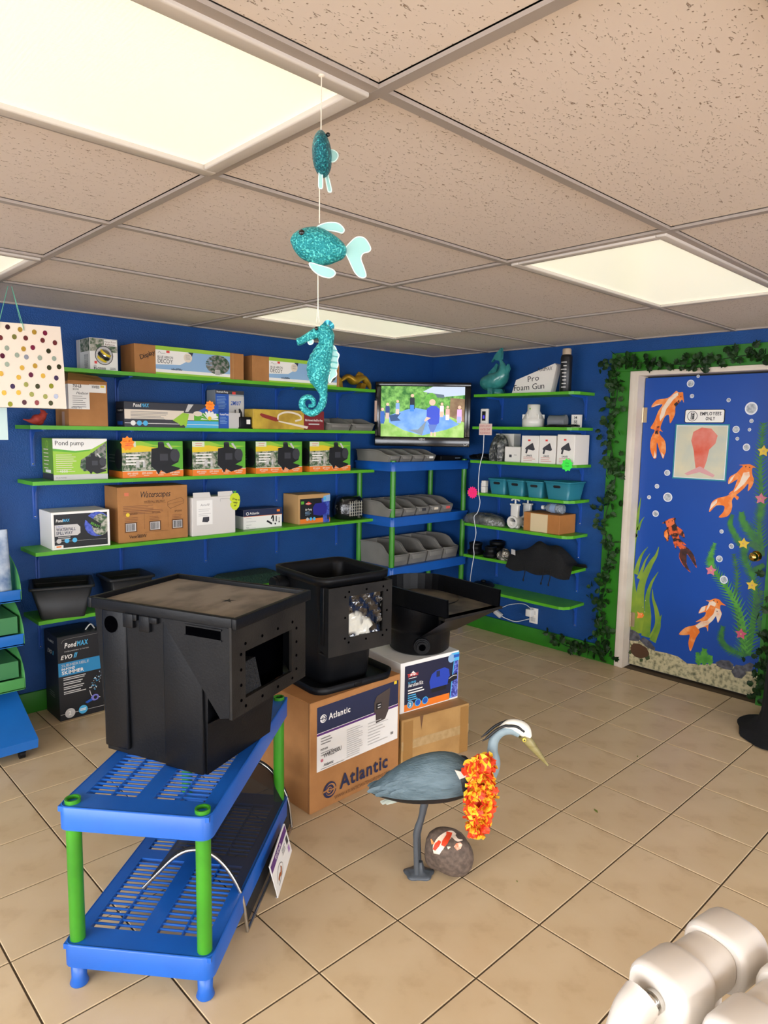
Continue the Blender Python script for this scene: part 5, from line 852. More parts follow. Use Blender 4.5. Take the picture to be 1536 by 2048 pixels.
# sign and poster
a, b2 = dp(1371, 819), dp(1449, 846); w_, h_ = b2[0]-a[0], a[1]-b2[1]; g = thing('employees_only_sign', 'small white sign reading Employees Only on the blue door', 'sign', (DX-.003, -(a[0]+b2[0])/2, b2[1]), RZ)
b = MB(); b.ext([(x, .0025, z) for x, z in [(q[0], q[1]+h_/2) for q in rrect(w_, h_, .012, 4)]], (0, -.004, 0), BLK); b.ext([(x, -.0015, z) for x, z in [(q[0], q[1]+h_/2) for q in rrect(w_-.008, h_-.008, .01, 4)]], (0, -.001, 0), WHT); b.build('plate', g)
p = PR((-w_/2, -.0025, 0), (1, 0, 0), (0, 0, 1)); p.text('EMPLOYEES', w_*.66, h_*.56, h_*.24, INK, 1, 'C', fit=w_*.53); p.text('ONLY', w_*.66, h_*.2, h_*.24, INK, 1, 'C', fit=w_*.24); p.circ(w_*.2, h_*.5, h_*.38, INK); p.circ(w_*.2, h_*.5, h_*.34, WHT); p.rect(w_*.16, h_*.25, w_*.25, h_*.76, INK); p.rect(w_*.18, h_*.28, w_*.235, h_*.72, WHT); p.circ(w_*.215, h_*.63, h_*.06, INK); p.rect(w_*.2, h_*.28, w_*.232, h_*.56, INK); p.build('lettering', g)
a, b2 = dp(1352, 848), dp(1452, 963); w_, h_ = b2[0]-a[0], a[1]-b2[1]; g = thing('framed_fish_poster', 'cream poster of a red fish in a teal frame on the door', 'poster', (DX-.003, -(a[0]+b2[0])/2, b2[1]), RZ); MB().box((-w_/2, -.002, 0), (w_/2, .0025, h_), mat('teal_frame', '#2a8a94', .5)).build('frame', g)
p = PR((-w_/2, -.002, 0), (1, 0, 0), (0, 0, 1)); p.rect(.008, .008, w_-.008, h_-.008, BUBL); p.rect(.012, .012, w_-.012, h_-.012, C('posterpaper', '#d8cfae', col2='#b9c0b4', ns=5)); SAL = C('salmonfish', '#d8583c', col2='#e08a7a', ns=8); cx = w_*.5
p.poly([(cx-.02, h_*.2), (cx+.03, h_*.2), (cx+.045, h_*.35), (cx+.055, h_*.55), (cx+.09, h_*.66), (cx+.1, h_*.8), (cx+.06, h_*.92), (cx+.0, h_*.94), (cx-.05, h_*.86), (cx-.06, h_*.7), (cx-.04, h_*.52), (cx-.03, h_*.34)], SAL); p.poly([(cx, h_*.24), (cx-.09, h_*.1), (cx-.07, h_*.07), (cx+.005, h_*.14), (cx+.09, h_*.06), (cx+.1, h_*.1), (cx+.01, h_*.24)], C('tailpink', '#d8a0a0')); p.build('printed_picture', g)
# ivy garland
LEAFM = mat('ivy_leaf', '#15300e', .55, spec=.3, col2='#214415', ns=20, rnd=.35); VINE = mat('ivy_vine', '#1c2f14', .6)
ivy = thing('ivy_garland', 'dark green artificial ivy garland hung around the door', 'garland', (0, 0, 0))
def leafmesh():
    m = MB(); o = [(0, -.5), (.28, -.42), (.46, -.1), (.3, .06), (.42, .3), (.16, .28), (0, .62), (-.16, .28), (-.42, .3), (-.3, .06), (-.46, -.1), (-.28, -.42)]
    P = [(x, y, -.16*abs(x)) for x, y in o]+[(0, 0, .07)]; m.add(P, [(i, (i+1) % 12, 12) for i in range(12)], LEAFM); return m.mesh('leaf')
LM = leafmesh(); paths = []
paths.append([(-.02, -1.66, 2.1), (-.02, -1.7, 1.9), (-.02, -1.665, 1.6), (-.02, -1.72, 1.3), (-.02, -1.66, 1.0), (-.02, -1.71, .7), (-.02, -1.67, .4), (-.02, -1.71, .12)])
paths.append([(-.02, -1.64, 2.1), (-.02, -1.9, 2.06), (-.02, -2.2, 2.04), (-.02, -2.5, 2.07), (-.02, -2.8, 2.05), (-.02, -3.0, 2.08)])
paths.append([(-.02, -1.28, .1), (-.02, -1.42, .05), (-.02, -1.55, .09), (-.02, -1.7, .06), (-.02, -1.76, .12)])
paths.append([(-.025, -2.86, 2.0), (-.025, -2.83, 1.6), (-.025, -2.86, 1.2), (-.03, -2.8, .8), (-.035, -2.77, .5), (-.035, -2.74, .25), (-.03, -2.75, .06)])
rnd = random.Random(12); nleaf = 0; spare = MB()
for k, pth in enumerate(paths):
    q = smoothpath(pth, 8); MB().tube(q, .003, VINE, 5).build('vine', ivy)
    L_ = sum((q[i+1]-q[i]).length for i in range(len(q)-1)); n = int(L_*(118 if k < 2 else 105))
    for i in range(n):
        t = rnd.random()*(len(q)-1); j = min(int(t), len(q)-2); c = q[j].lerp(q[j+1], t-j)
        sc = rnd.uniform(.034, .056); sp = .052 if k in (0, 3) else .042
        c = c+Vector((-rnd.uniform(.004, .05), rnd.gauss(0, sp*.75), rnd.gauss(0, sp*.6)))
        if k == 0: c.y = min(max(c.y, -1.775), -1.575)
        if k == 1: c.z = max(c.z, 2.0)
        if k == 2: c.z = max(c.z, .025)
        c.z = min(c.z, 2.19); c.x = min(c.x, -.022)
        M_ = Matrix.Translation(c) @ Matrix.Rotation(-math.pi/2+rnd.gauss(0, .55), 4, 'Y') @ Matrix.Rotation(rnd.gauss(0, .55), 4, 'X') @ Matrix.Rotation(rnd.uniform(0, 6.28), 4, 'Z') @ Matrix.Scale(sc, 4)
        if nleaf < 295:
            o = bpy.data.objects.new('leaf', LM); COL.objects.link(o); o.parent = ivy; o.matrix_local = M_; nleaf += 1
        else:
            o_ = len(spare.v); kk = spare.mi(LEAFM); spare.v += [M_ @ v.co for v in LM.vertices]; spare.f += [[o_+a for a in f.vertices] for f in LM.polygons]; spare.m += [kk]*12; spare.s += [False]*12
if spare.v: o = spare.build('leaf_mass', ivy, fix=False); o['kind'] = 'stuff'
# black cloth draped over a stand at the right edge
CLOTH = mat('black_cloth', '#0e0e10', .9, bump=.3, bs=120); c = onz(1560, 1475, 0); cc = Vector((-.34, -3.02, 0)); R = []
for z, r in ((.56, .001), (.56, .12), (.55, .15), (.5, .165), (.35, .175), (.2, .18), (.1, .185), (.05, .2), (.02, .24), (.006, .285), (.003, .3)):
    R.append([(r*math.cos(a)*(1+(.05+.12*max(0, .12-z))*math.sin(5*a+1)+.06*math.sin(9*a+.4)), r*math.sin(a)*(1+.05*math.sin(5*a+1)), max(.003, z+(.006*math.sin(7*a) if z < .1 else 0))) for a in [2*math.pi*k/48 for k in range(48)]])
b = MB(); b.loft(R, CLOTH, False, False); tag(b.build('draped_black_cloth', loc=cc), 'black cloth draped to the floor over a low stand beside the door', 'cloth')
# ================================================================== foreground rack with the big skimmer
RA = math.radians(40.2); rc = Vector((-3.332, -2.003, 0))
storage_rack('low blue rack with green posts in front, carrying the big black skimmer', [.14, .553], .87, .44, rc, RA)
DUST = mat('dusty_black_plastic', '#3a3733', .75, col2='#8c8377', ns=5, lo=.22, hi=.55, det=10, bump=.2, bs=25, stretch=(1, 1.7, 1), dirt='#5c554c', ds=6); HOLE = mat('deep_black', '#020203', .9, spec=.0)
BLKF = mat('black_plastic_front', '#151311', .5, spec=.25, bump=.15, bs=170, col2='#26231f', ns=6)
sk = thing('skimmer_box', 'big black plastic pond skimmer with dusty lid on the low rack', 'skimmer', (-3.559, -1.868, .5545), math.radians(22))
b = MB(); b.loft([[(0, 0, 0), (.336, 0, 0), (.336, -.4, 0), (0, -.4, 0)], [(-.012, .028, .472), (.386, .028, .472), (.386, -.42, .472), (-.012, -.42, .472)]], BLACKP, True, True, smooth=False)
b.box((-.016, -.102, .02), (-.001, -.004, .47), BLACKP, .006); b.box((-.0165, -.397, .004), (-.002, -.252, .46), BLACKP, .004); b.build('tub', sk)
b = MB(); pr = [(-.25, .472), (-.5, .472), (-.5, .205), (-.465, .197)]
for x0, x1 in ((-.02, -.006), (.376, .39)): b.ext([(x0, y, z) for y, z in pr], (x1-x0, 0, 0), BLACKP)
b.add([(-.006, -.465, .197), (.376, -.465, .197), (.376, -.4, .16), (-.006, -.4, .16)], [(0, 1, 2, 3)], BLACKP); b.box((-.006, -.5, .197), (.376, -.465, .207), BLACKP)
b.build('mouth_hood', sk)
wx0, wx1, wz0, wz1 = .046, .303, .245, .388; b = MB(); y0, y1 = -.508, -.498
for a in ((-.02, .2, .39, wz0), (-.02, wz1, .39, .476), (-.02, wz0, wx0, wz1), (wx1, wz0, .39, wz1)): b.box((a[0], y0, a[1]), (a[2], y1, a[3]), BLKF)
b.build('mouth_plate', sk); MB().box((.0, -.43, .2), (.37, -.425, .46), HOLE).build('mouth_interior', sk)
b = MB(); b.ext([(.03, -.5, .21), (.03, -.43, .21), (.03, -.43, .33), (.03, -.47, .335)], (.12, 0, 0), mat('weir_foam', '#17181a', .8, bump=1., bs=110, bdist=.02)); b.build('weir_foam', sk)
hm = MB().ell((0, 0, 0), .005, .003, .005, HOLE, 10, 5).mesh('screw_hole')
for x, z in [(wx0-.022, wz0+.14*i/3) for i in range(4)]+[(wx1+.028, wz0+.14*i/3) for i in range(4)]+[(wx0+.26*i/3, wz1+.024) for i in range(4)]+[(wx0+.26*i/3, wz0-.024) for i in range(4)]:
    o = bpy.data.objects.new('screw_hole', hm); COL.objects.link(o); o.parent = sk; o.location = (x, -.5085, z)
b = MB(); X0, X1, Y0, Y1 = -.018, .402, -.522, .052
for a in ((X0, Y0, X1, Y0+.016), (X0, Y1-.016, X1, Y1), (X0, Y0+.016, X0+.016, Y1-.016), (X1-.016, Y0+.016, X1, Y1-.016)): b.box((a[0], a[1], .468), (a[2], a[3], .502), BLACKP, .003)
b.build('lid_rim', sk); MB().box((X0+.014, Y0+.014, .474), (X1-.014, Y1-.014, .486), DUST).build('lid_top', sk)
b = MB(); b.loft([[(-.0185, -.045+r*math.cos(a), .425+r*math.sin(a)) for a in [2*math.pi*k/24 for k in range(24)]] for r in (.001, .027)], HOLE, False, False); b.build('pipe_hole', sk)
b = MB(); [b.box((-.024, ya, z0), (-.004, yb, .47), BLACKP, .003) for ya, yb, z0 in ((-.14, -.1, .425), (-.155, -.14, .45), (-.205, -.165, .42), (-.235, -.205, .45))]; b.build('clip_tabs', sk)
b = MB(); b.box((-.0225, -.47, .435), (-.0215, -.345, .462), HOLE); b.box((-.024, -.475, .43), (-.021, -.34, .435), BLACKP); b.box((-.024, -.475, .462), (-.021, -.34, .467), BLACKP); b.build('grip_slot', sk)
b = MB(); b.loft([[(.2+(.03 if i % 2 == 0 else .008)*math.cos(.4+math.pi*i/5), -.33+(.03 if i % 2 == 0 else .008)*math.sin(.4+math.pi*i/5), .4864) for i in range(10)], [(.2, -.33, .488)]*10], mat('smudge', '#1b1b1a', .7), False, False); b.build('star_scuff', sk)
# net with steel hoops, lying over the lower tray
L_, R_ = Vector((-3.541, -2.058, .158)), Vector((-3.257, -2.315, .006)); hn = Vector((-(R_-L_).y, (R_-L_).x, 0)).normalized()
hoop = [onp(u, v, L_, hn) for u, v in ((287, 1776), (320, 1742), (345, 1718), (372, 1702), (400, 1700), (425, 1710), (450, 1733), (473, 1768), (486, 1802), (492, 1842), (495, 1868))]
hoop[0].z = max(hoop[0].z, .156); hoop[-1].z = .006; hp_ = smoothpath(hoop, 4); tr = Vector((.45, .38, 0))
net = thing('cradle_net', 'black mesh fish cradle net with steel hoops lying on the low rack', 'net', R_)
def rel(P, o=R_): return [p-o for p in P]
MB().tube(rel(hp_), .006, STEEL, 10).build('front_hoop', net); MB().tube(rel([p+tr for p in hp_]), .006, STEEL, 10).build('back_hoop', net)
MB().tube(rel([hp_[-1], hp_[-1]+tr]), .005, STEEL, 8).build('floor_rod', net)
NETM = mat('black_mesh_fabric', '#0b0c10', .9, alpha=.88); b = MB(); n = 10; R = []
for i in range(n+1):
    t = i/n; sag = math.sin(math.pi*t); R.append([p+tr*t-R_+Vector((0, 0, .007))-Vector((0, 0, (.015*sag)))*min(1, max(0, (p.z-.1)*8))+Vector((-.004, .004, 0)) for p in hp_[2:-1]])
b.loft(R, NETM, False, False, closed=False); b.build('mesh_fabric', net, fix=False)
for off_ in (0, 1): MB().tube(rel([p+tr*off_+Vector((0, 0, .008)) for p in hp_[2:-2]]), .004, mat('net_seam', '#0a0a0b', .9), 6).build('seam', net)
# card leaning on the net
A_, B_, C_, D_ = Vector((-2.975, -2.02, .112)), Vector((-2.936, -2.02, .001)), Vector((-3.130, -2.207, .001)), Vector((-3.170, -2.205, .112))
Ux = (B_-C_); wl_ = Ux.length; Ux.normalize(); Vx = (D_-C_); Vx = (Vx-Ux*Vx.dot(Ux)).normalized(); hl_ = .118; Nx = Ux.cross(Vx)
cs = thing('product_card', 'white product card with purple title band leaning on the net', 'card', C_); b = MB(); b.ext([(0, 0, 0), Ux*wl_, Ux*wl_+Vx*hl_*.94, Ux*(wl_-.012)+Vx*hl_, Vx*hl_], -Nx*.003, WHT); b.build('board', cs)
p = PR((0, 0, 0), Ux, Vx); p.rect(.006, hl_*.72, wl_-.006, hl_*.93, PURP); p.text('Koi Kradle', wl_*.28, hl_*.77, .014, WHT, 1, fit=.09); p.stroke([(.03, .03), (.06, .055), (.1, .06), (.13, .045), (.12, .03), (.08, .02), (.04, .018)], GREYT, .003); p.stroke([(.05, .03), (.07, .035), (.09, .032), (.11, .045)], C('rust', '#a85a2a'), .012); p.rows(wl_*.58, .07, wl_*.8, .008, 3, GREYT, .003); p.rect(wl_*.84, .05, wl_*.94, .075, DGREY); p.rect(wl_*.84, .02, wl_*.93, .04, C('lav', '#b890c8')); p.build('printed_front', cs)
b = MB(); b.ext([(0, 0, 0), Ux*wl_*.35, Ux*wl_*.35-Nx*.02, -Nx*.02], (0, 0, .0015), LGREY); b.build('foot_flap', cs)
# ================================================================== Atlantic carton, second skimmer, cartons and waterfall box
w, d, h = .53, .46, .482; AX = Vector((-2.475, -1.635, 0))
t = carton('atlantic_carton', 'tall brown carton lettered Atlantic with a printed white and navy label', -w/2, w/2, -d/2, d/2, 0, h, KRAFT, None, .02, AX); p = front(t)
LW0, LW1, LZ0, LZ1 = .035, w-.012, h*.36, h*.945
p.rect(LW0, LZ0, LW1, LZ1, WHT); p.rect(LW0, h*.71, LW1, LZ1, NAVY); p.rect(LW0, h*.685, LW1, h*.705, PURP); lx = LW0
def swirl(p, x, y, r, m, bgm):
    p.circ(x, y, r, m); p.circ(x+r*.12, y, r*.76, bgm); p.circ(x, y, r*.62, m); p.circ(x-r*.08, y, r*.4, bgm); p.circ(x, y, r*.26, m); p.circ(x+r*.04, y, r*.12, bgm)
    p.poly([(x-r*1.05, y-r*.1), (x-r*.1, y-r*.0), (x-r*.15, y+r*.16), (x-r*1.05, y+r*.12)], bgm); p.poly([(x+r*1.05, y+r*.1), (x+r*.1, y+r*.0), (x+r*.15, y-r*.16), (x+r*1.05, y-r*.12)], bgm)
swirl(p, lx+.034, h*.83, .018, WHT, NAVY); p.text('Atlantic', lx+.062, h*.805, .026, WHT, 1, fit=.125)
p.rect(LW1-.03, LZ1-.014, LW1-.012, LZ1, YELL); DB = C('darkbrownpic', '#4a403c'); q = LW1-.155
p.poly([(q, h*.8), (q+.015, h*.86), (q+.1, h*.9), (q+.1, h*.87), (q+.09, h*.68), (q+.07, h*.61), (q+.012, h*.6), (q+.01, h*.7), (q, h*.7)], DB); p.rect(q+.012, h*.73, q+.045, h*.79, BLK); p.rect(q+.022, h*.74, q+.04, h*.75, LGREY); p.rect(q+.022, h*.765, q+.04, h*.775, LGREY)
p.rows(lx+.02, h*.65, lx+.09, .012, 3, GREYT, .004); p.text('PS7000', lx+.02, h*.545, .008, INK, 1); p.rows(lx+.02, h*.52, lx+.1, .011, 2, GREYT, .003); p.text('VWR22900U', lx+.035, h*.47, .02, INK, fit=.1, gap=.02, ang=.06); p.circ(lx+.026, h*.455, .007, C('pinkring', '#c86a7a')); p.text('Atlantic', lx+.035, h*.395, .012, INK, 1, shear=.2, fit=.055); p.rows(lx+.02, h*.375, lx+.16, .01, 1, GREYT, .002)
p.rows(lx+.165, h*.64, lx+.26, .0095, 14, LGREY, .003); p.rows(lx+.29, h*.62, lx+.42, .014, 8, LGREY, .0035, .5); barcode(p, LW1-.05, LZ0+.03, .02, .018, frame=False)
swirl(p, .105, h*.155, .036, NAVY, KRAFT); p.text('Atlantic', .16, h*.12, .062, NAVY, 1, fit=.3); p.text('WWW.ATLANTICWATERGARDENS.COM', .13, h*.045, .015, DARKK, fit=.34); p.build('printed_front', t)
MB().box((-w/2-.0006, -d/2+.01, 0), (-w/2, -d/2+.012, h), DARKK).build('corner_seam', t)
b = MB(); c1 = Vector((-2.445, -1.645)); RZ2 = math.radians(-5)
g = thing('upturned_black_tray', 'black rounded skimmer lid lying upside down on the Atlantic carton', 'tray', (c1.x-.0, c1.y, h+.0005), RZ2)
b.loft([ring(rrect(.42, .42, .06, 6), .0), ring(rrect(.435, .435, .065, 6), .035), ring(rrect(.425, .425, .06, 6), .035), ring(rrect(.405, .405, .055, 6), .008)], BLACKP, True, True); b.build('tray', g)
for k in range(4): o = MB().box((-.02, -.2175, .01), (.02, -.209, .026), BLACKP, .003).build('clip', g); o.rotation_euler[2] = k*math.pi/2
zb = h+.0095
s2 = thing('open_skimmer_tub', 'open black skimmer tub with plastic film in its mouth, standing on the lid', 'skimmer', (c1.x, c1.y, zb), RZ2)
H2 = .49; b = MB(); n = 6
outer = [(.25, .28, 0), (.26, .29, .02), (.285, .31, .2), (.335, .36, .36), (.36, .38, H2-.04), (.362, .385, H2-.035), (.385, .405, H2-.03), (.388, .408, H2)]
rings = [ring(rrect(w_, d_, .055, n), z) for w_, d_, z in outer]+[ring(rrect(.355, .375, .045, n), H2), ring(rrect(.345, .365, .045, n), H2-.03), ring(rrect(.32, .345, .045, n), .3), ring(rrect(.26, .29, .04, n), .12)]
b.loft(rings, BLACKP, True, True); b.build('tub', s2)
b = MB(); px0, px1, pz0, pz1, py = -.165, .175, .155, .45, -.222; a0, a1, e0, e1 = -.06, .125, .225, .405
for a in ((px0, pz0, px1, e0), (px0, e1, px1, pz1), (px0, e0, a0, e1), (a1, e0, px1, e1)): b.box((a[0], py, a[1]), (a[2], py+.008, a[3]), BLKF)
for x0, x1 in ((px0, px0+.01), (px1-.01, px1)): b.ext([(x0, py+.008, pz0), (x0, py+.008, pz1), (x0, -.165, pz1), (x0, -.145, pz0+.03)], (x1-x0, 0, 0), BLKF)
b.box((px0, py+.008, pz0), (px1, -.15, pz0+.008), BLKF); b.build('mouth_plate', s2)
for x in (px0-.006, px1+.001): MB().box((x, -.19, .2), (x+.012, -.165, .45), BLACKP, .004).build('side_rib', s2)
for x, z in [(a0-.02, e0+.18*i/2) for i in range(3)]+[(a1+.022, e0+.18*i/2) for i in range(3)]+[(a0+.185*i/2, e1+.02) for i in range(3)]+[(a0+.185*i/2, e0-.02) for i in range(3)]:
    o = bpy.data.objects.new('screw_hole', hm); COL.objects.link(o); o.parent = s2; o.location = (x, py-.0005, z)
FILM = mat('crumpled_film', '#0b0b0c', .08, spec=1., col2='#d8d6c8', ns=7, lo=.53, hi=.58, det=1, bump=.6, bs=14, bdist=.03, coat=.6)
b = MB(); NU = 10; rows_ = [[(a0-.004+(a1-a0+.008)*i/NU, py+.012+.008*math.sin(i*1.9+k*1.3)+.005*math.sin(k*2.7-i), e0-.004+(e1-e0+.008)*k/NU) for i in range(NU+1)] for k in range(NU+1)]
b.loft(rows_, FILM, False, False, closed=False); b.build('plastic_film', s2, fix=False)
MB().box((-.12, -.135, .3), (.13, -.105, H2-.022), mat('green_mat', '#1d5a44', .95, bump=1., bs=120, bdist=.02), .004).build('filter_pad', s2)
b = MB(); b.tube([(-.16, .1, .42), (-.2, .1, .42)], .03, BLACKP, 20); b.tube([(-.195, .1, .42), (-.23, .1, .42)], .038, BLACKP, 20); b.tube([(-.23, .1, .42), (-.246, .1, .42)], .033, BLACKP, 20); b.build('pipe_fitting', s2)
MB().cyl((-.02, .172, .38), (-.02, .155, .38), .04, HOLE, 24).build('inner_port', s2)
# kraft carton with aeration kit
rzk = math.radians(-10); fl_, fr_ = Vector((-2.19, -1.862, 0)), Vector((-1.785, -1.933, 0)); w = (fr_-fl_).length; d = .36; ky = Vector((-math.sin(rzk), math.cos(rzk), 0)); cc = (fl_+fr_)/2+ky*d/2
t = carton('taped_kraft_carton', 'worn kraft carton closed with clear tape under the aeration kit', -w/2, w/2, -d/2, d/2, 0, .25, mat('worn_kraft', '#b58c52', .7, col2='#a67d46', ns=7, bump=.2, bs=60, dirt='#8f6a3c', ds=5), None, rzk, cc); p = front(t); CT = mat('glossy_tape', '#c8a878', .18, spec=.7, bump=.5, bs=80, col2='#b89866', ns=40, alpha=.8)
p.rect(0, .1, w, .145, CT); p.rect(.01, .001, .065, .24, mat('paper_tape', '#9a7038', .5, bump=.3, bs=90)); p.rect(w-.055, .001, w-.005, .24, MATS['paper_tape']); p.poly([(.105, .25), (.125, .25), (.117, .2), (.115, .18)], DARKK); p.build('tape_and_tears', t)
rza = math.radians(-7); fl_, fr_ = Vector((-2.147, -1.805, 0)), Vector((-1.775, -1.85, 0)); w = (fr_-fl_).length; d = .29; ky = Vector((-math.sin(rza), math.cos(rza), 0)); ca = (fl_+fr_)/2+ky*d/2
t = carton('aeration_kit_box', 'white and navy boxed aeration kit with a blue pump picture', -w/2, w/2, -d/2, d/2, .2505, .25, WHT, None, rza, (ca.x, ca.y, .2505)); p = front(t); h = .25
p.rect(.025, .01, w-.004, h-.018, C('inknavy', '#1b1d38')); p.rect(.025, .006, w*.84, h*.16, ORANGE); p.poly([(w*.86, .01), (w-.004, .01), (w-.004, h*.82), (w*.92, h*.8)], PURPH); p.poly([(w*.86, .01), (w*.845, .01), (w*.905, h*.8), (w*.92, h*.8)], CYAN); p.rect(w*.86, h*.8, w, h*.97, CYAN); p.circ(w*.86, h*.87, .022, SKYB); p.rect(w*.9, h*.87, w, h*.93, BLUEP)
p.poly([(w*.5, h*.35), (w*.48, h*.5), (w*.52, h*.64), (w*.6, h*.7), (w*.74, h*.72), (w*.82, h*.66), (w*.84, h*.5), (w*.82, h*.36), (w*.66, h*.3)], C('pumpblue2', '#2342b0')); p.rect(w*.52, h*.26, w*.78, h*.35, BLK); p.rect(w*.6, h*.56, w*.66, h*.68, NAVY); p.poly([(w*.8, h*.36), (w*.97, h*.42), (w*.97, h*.55), (w*.82, h*.5)], BLK); p.stroke([(w*.82, h*.46), (w*.9, h*.5), (w*.97, h*.49)], LGREY, .004)
p.poly([(.05, h*.72), (.075, h*.81), (.1, h*.72)], WHT); p.text('TETON', .04, h*.7, .016, RED, 1, fit=.068); p.line(.048, h*.67, .098, h*.67, WHT, .003); p.text('2.2 SERIES', .045, h*.57, .009, CYAN, 1, fit=.05); p.text('Aeration Kit', .045, h*.5, .018, WHT, 1, fit=.095); p.rows(.045, h*.42, .15, .013, 2, WHT, .006); p.rows(.045, h*.32, .11, .011, 3, CYAN, .005)
[p.circ(.06+.047*i, h*.15, .019, (SKYB, CYAN, CYAN)[i]) for i in range(3)]; [p.circ(.06+.047*i, h*.15, .015, (C('tealdot', '#3f8ab0'), BLUEP, BLUEP)[i]) for i in range(3)]; p.text('2', .06, h*.115, .018, WHT, 1, align='C'); p.build('printed_front', t)
# waterfall spillway tub on top
wc = Vector((-1.893, -1.683, .501)); wfall = thing('waterfall_tub', 'round black waterfall tub with a wide open spout on the aeration kit', 'waterfall box', wc, math.radians(-4)); b = MB()
b.lathe([(0, 0), (.138, 0), (.152, .012), (.156, .105), (.162, .118), (.186, .135), (.194, .25), (.195, .266)], BLACKP, 40, cap0=False); b.build('barrel', wfall)
def scoop(k, z, lip=-.372, hw=.182, lw=.168):
    o = [(-lw*k, lip), (-hw*k, -.1)]; o += [(hw*k*math.cos(a), .02+.16*k*math.sin(a)) for a in [math.pi-math.pi*i/14 for i in range(15)]]; o += [(hw*k, -.1), (lw*k, lip)]; return [(x, y, z) for x, y in o]
b = MB(); zt, zl = .345, .262
b.loft([scoop(1.06, zl-.002), scoop(1.09, zt), scoop(1.03, zt), scoop(1.0, zl)], BLACKP, False, False, closed=False, smooth=False)
S = scoop(1.0, zl); b.add(S, [list(range(len(S)))], mat('dusty_spout', '#2e2c2a', .6, col2='#6a6254', ns=9)); S = scoop(1.06, zl-.006); b.add(S, [list(range(len(S)))[::-1]], BLACKP); b.build('spout_bowl', wfall, fix=False)
b = MB(); b.ext([(-.195, -.375, zl-.012), (.195, -.375, zl-.012), (.195, -.335, zl-.012), (-.195, -.335, zl-.012)], (0, 0, .012), BLKF); b.add([(-.18, -.376, zl-.008), (.18, -.376, zl-.008), (.13, -.13, .1), (-.13, -.13, .1)], [(0, 1, 2, 3)], BLACKP); b.build('spout_lip', wfall)
b = MB(); b.ext([(-.05, -.13, .14), (.06, -.13, .14), (.06, -.24, .25), (-.05, -.24, .25)], (0, 0, .006), BLACKP); b.box((-.05, -.2, .14), (.06, -.1, .25), BLACKP, .01); b.build('front_brace', wfall)
b = MB(); ax = Vector((-.62, -.78, 0)); c0 = Vector((-.092, -.116, .058))
for r, a0_, a1_ in ((.04, 0, .028), (.034, .02, .036), (.027, .03, .046)): b.tube([c0+ax*a0_, c0+ax*a1_], r, BLACKP, 22)
b.tube([c0+ax*.046, c0+ax*.0465], .017, HOLE, 16); b.build('bulkhead_fitting', wfall)
# ================================================================== heron, lei, rock
HP = Vector((-2.679, -2.448, 0)); HN = Vector((math.sin(YAW), math.cos(YAW), 0)); HU = Vector((math.cos(YAW), -math.sin(YAW), 0))
def hq(u, v, dep=0.): q = onp(u, v, HP+HN*dep, HN)-HP; return Vector((q.dot(HU), q.dot(HN), q.z))
her = thing('heron_decoy', 'blue grey plastic heron decoy with bent neck standing on the tiles', 'heron decoy', HP, -YAW)
HB = mat('heron_blue', '#63777f', .55, col2='#50646c', ns=14, bump=.6, bs=45, stretch=(1, 3, 3), bdist=.006); HBLK = mat('heron_black', '#17181a', .5); HPALE = mat('heron_pale', '#a9b0a2', .6, col2='#c4c4b4', ns=20, bump=.4, bs=60); HWH = mat('heron_white', '#e2ddcf', .5); HNECK = mat('heron_neck', '#788a90', .5, col2='#87979c', ns=16); LEGM = mat('heron_leg', '#4a4f54', .45); BEAK = mat('heron_beak', '#7a6c3c', .4, col2='#8f8558', ns=12, stretch=(1, 1, 6))
st = [(738, 1576, 1582, .01), (752, 1565, 1590, .022), (775, 1548, 1596, .04), (805, 1528, 1602, .058), (840, 1513, 1604, .07), (880, 1506, 1602, .076), (912, 1510, 1596, .072), (935, 1524, 1588, .058), (950, 1538, 1578, .042), (960, 1550, 1568, .02)]
secs = []
for u, vt, vb, dp_ in st: a, c = hq(u, vt), hq(u, vb); secs.append((a.x, (a.z+c.z)/2, (a.z-c.z)/2, dp_))
# resample smoothly
S4 = [smoothpath([(s[0], s[1], s[2]) for s in secs], 3), smoothpath([(s[3], 0, 0) for s in secs], 3)]
def arc(a0, a1, n=10): return [[(p.x, math.cos(math.radians(a0+(a1-a0)*k/n))*q.x, p.y+math.sin(math.radians(a0+(a1-a0)*k/n))*p.z) for k in range(n+1)] for p, q in zip(*S4)]
b = MB(); b.loft(arc(-32, 212, 20), HB, False, False, closed=False); b.loft(arc(212, 240, 4), HBLK, False, False, closed=False); b.loft(arc(-60, -32, 4), HBLK, False, False, closed=False); b.loft(arc(240, 300, 6), HPALE, False, False, closed=False); b.build('body', her, fix=False)
for s in (-1, 1):   # wing feathers as overlapping plates on each flank
    for i in range(10):
        r_, k_ = divmod(i, 5); t = .18+.13*k_+.05*r_; j = int(t*(len(S4[0])-1)); p, q = S4[0][j], S4[1][j]; an = math.radians(28-26*r_); cy = s*math.cos(an)*(q.x+.0015); cz = p.y+math.sin(an)*(p.z+.001)
        b = MB(); b.loft([[(p.x+.034*math.cos(a)-.01, cy+s*(-.003+.002*math.cos(a)), cz+.011*math.sin(a)-.008+.3*(.034*math.cos(a))) for a in [2*math.pi*k/10 for k in range(10)]], [(p.x-.01, cy+s*.0015, cz-.008)]*10], HB, False, False); b.build('feather', her)
    b = MB(); q = hq(928, 1548); b.ell((q.x, s*.058, q.z), .03, .012, .042, HBLK, 12, 8); b.build('shoulder_patch', her); q = hq(922, 1532); b = MB(); b.ext([(q.x-.03, s*.066, q.z+.02), (q.x+.028, s*.066, q.z+.004), (q.x-.012, s*.066, q.z-.014)], (0, s*.004, 0), HWH); b.build('shoulder_stripe', her)
b = MB()
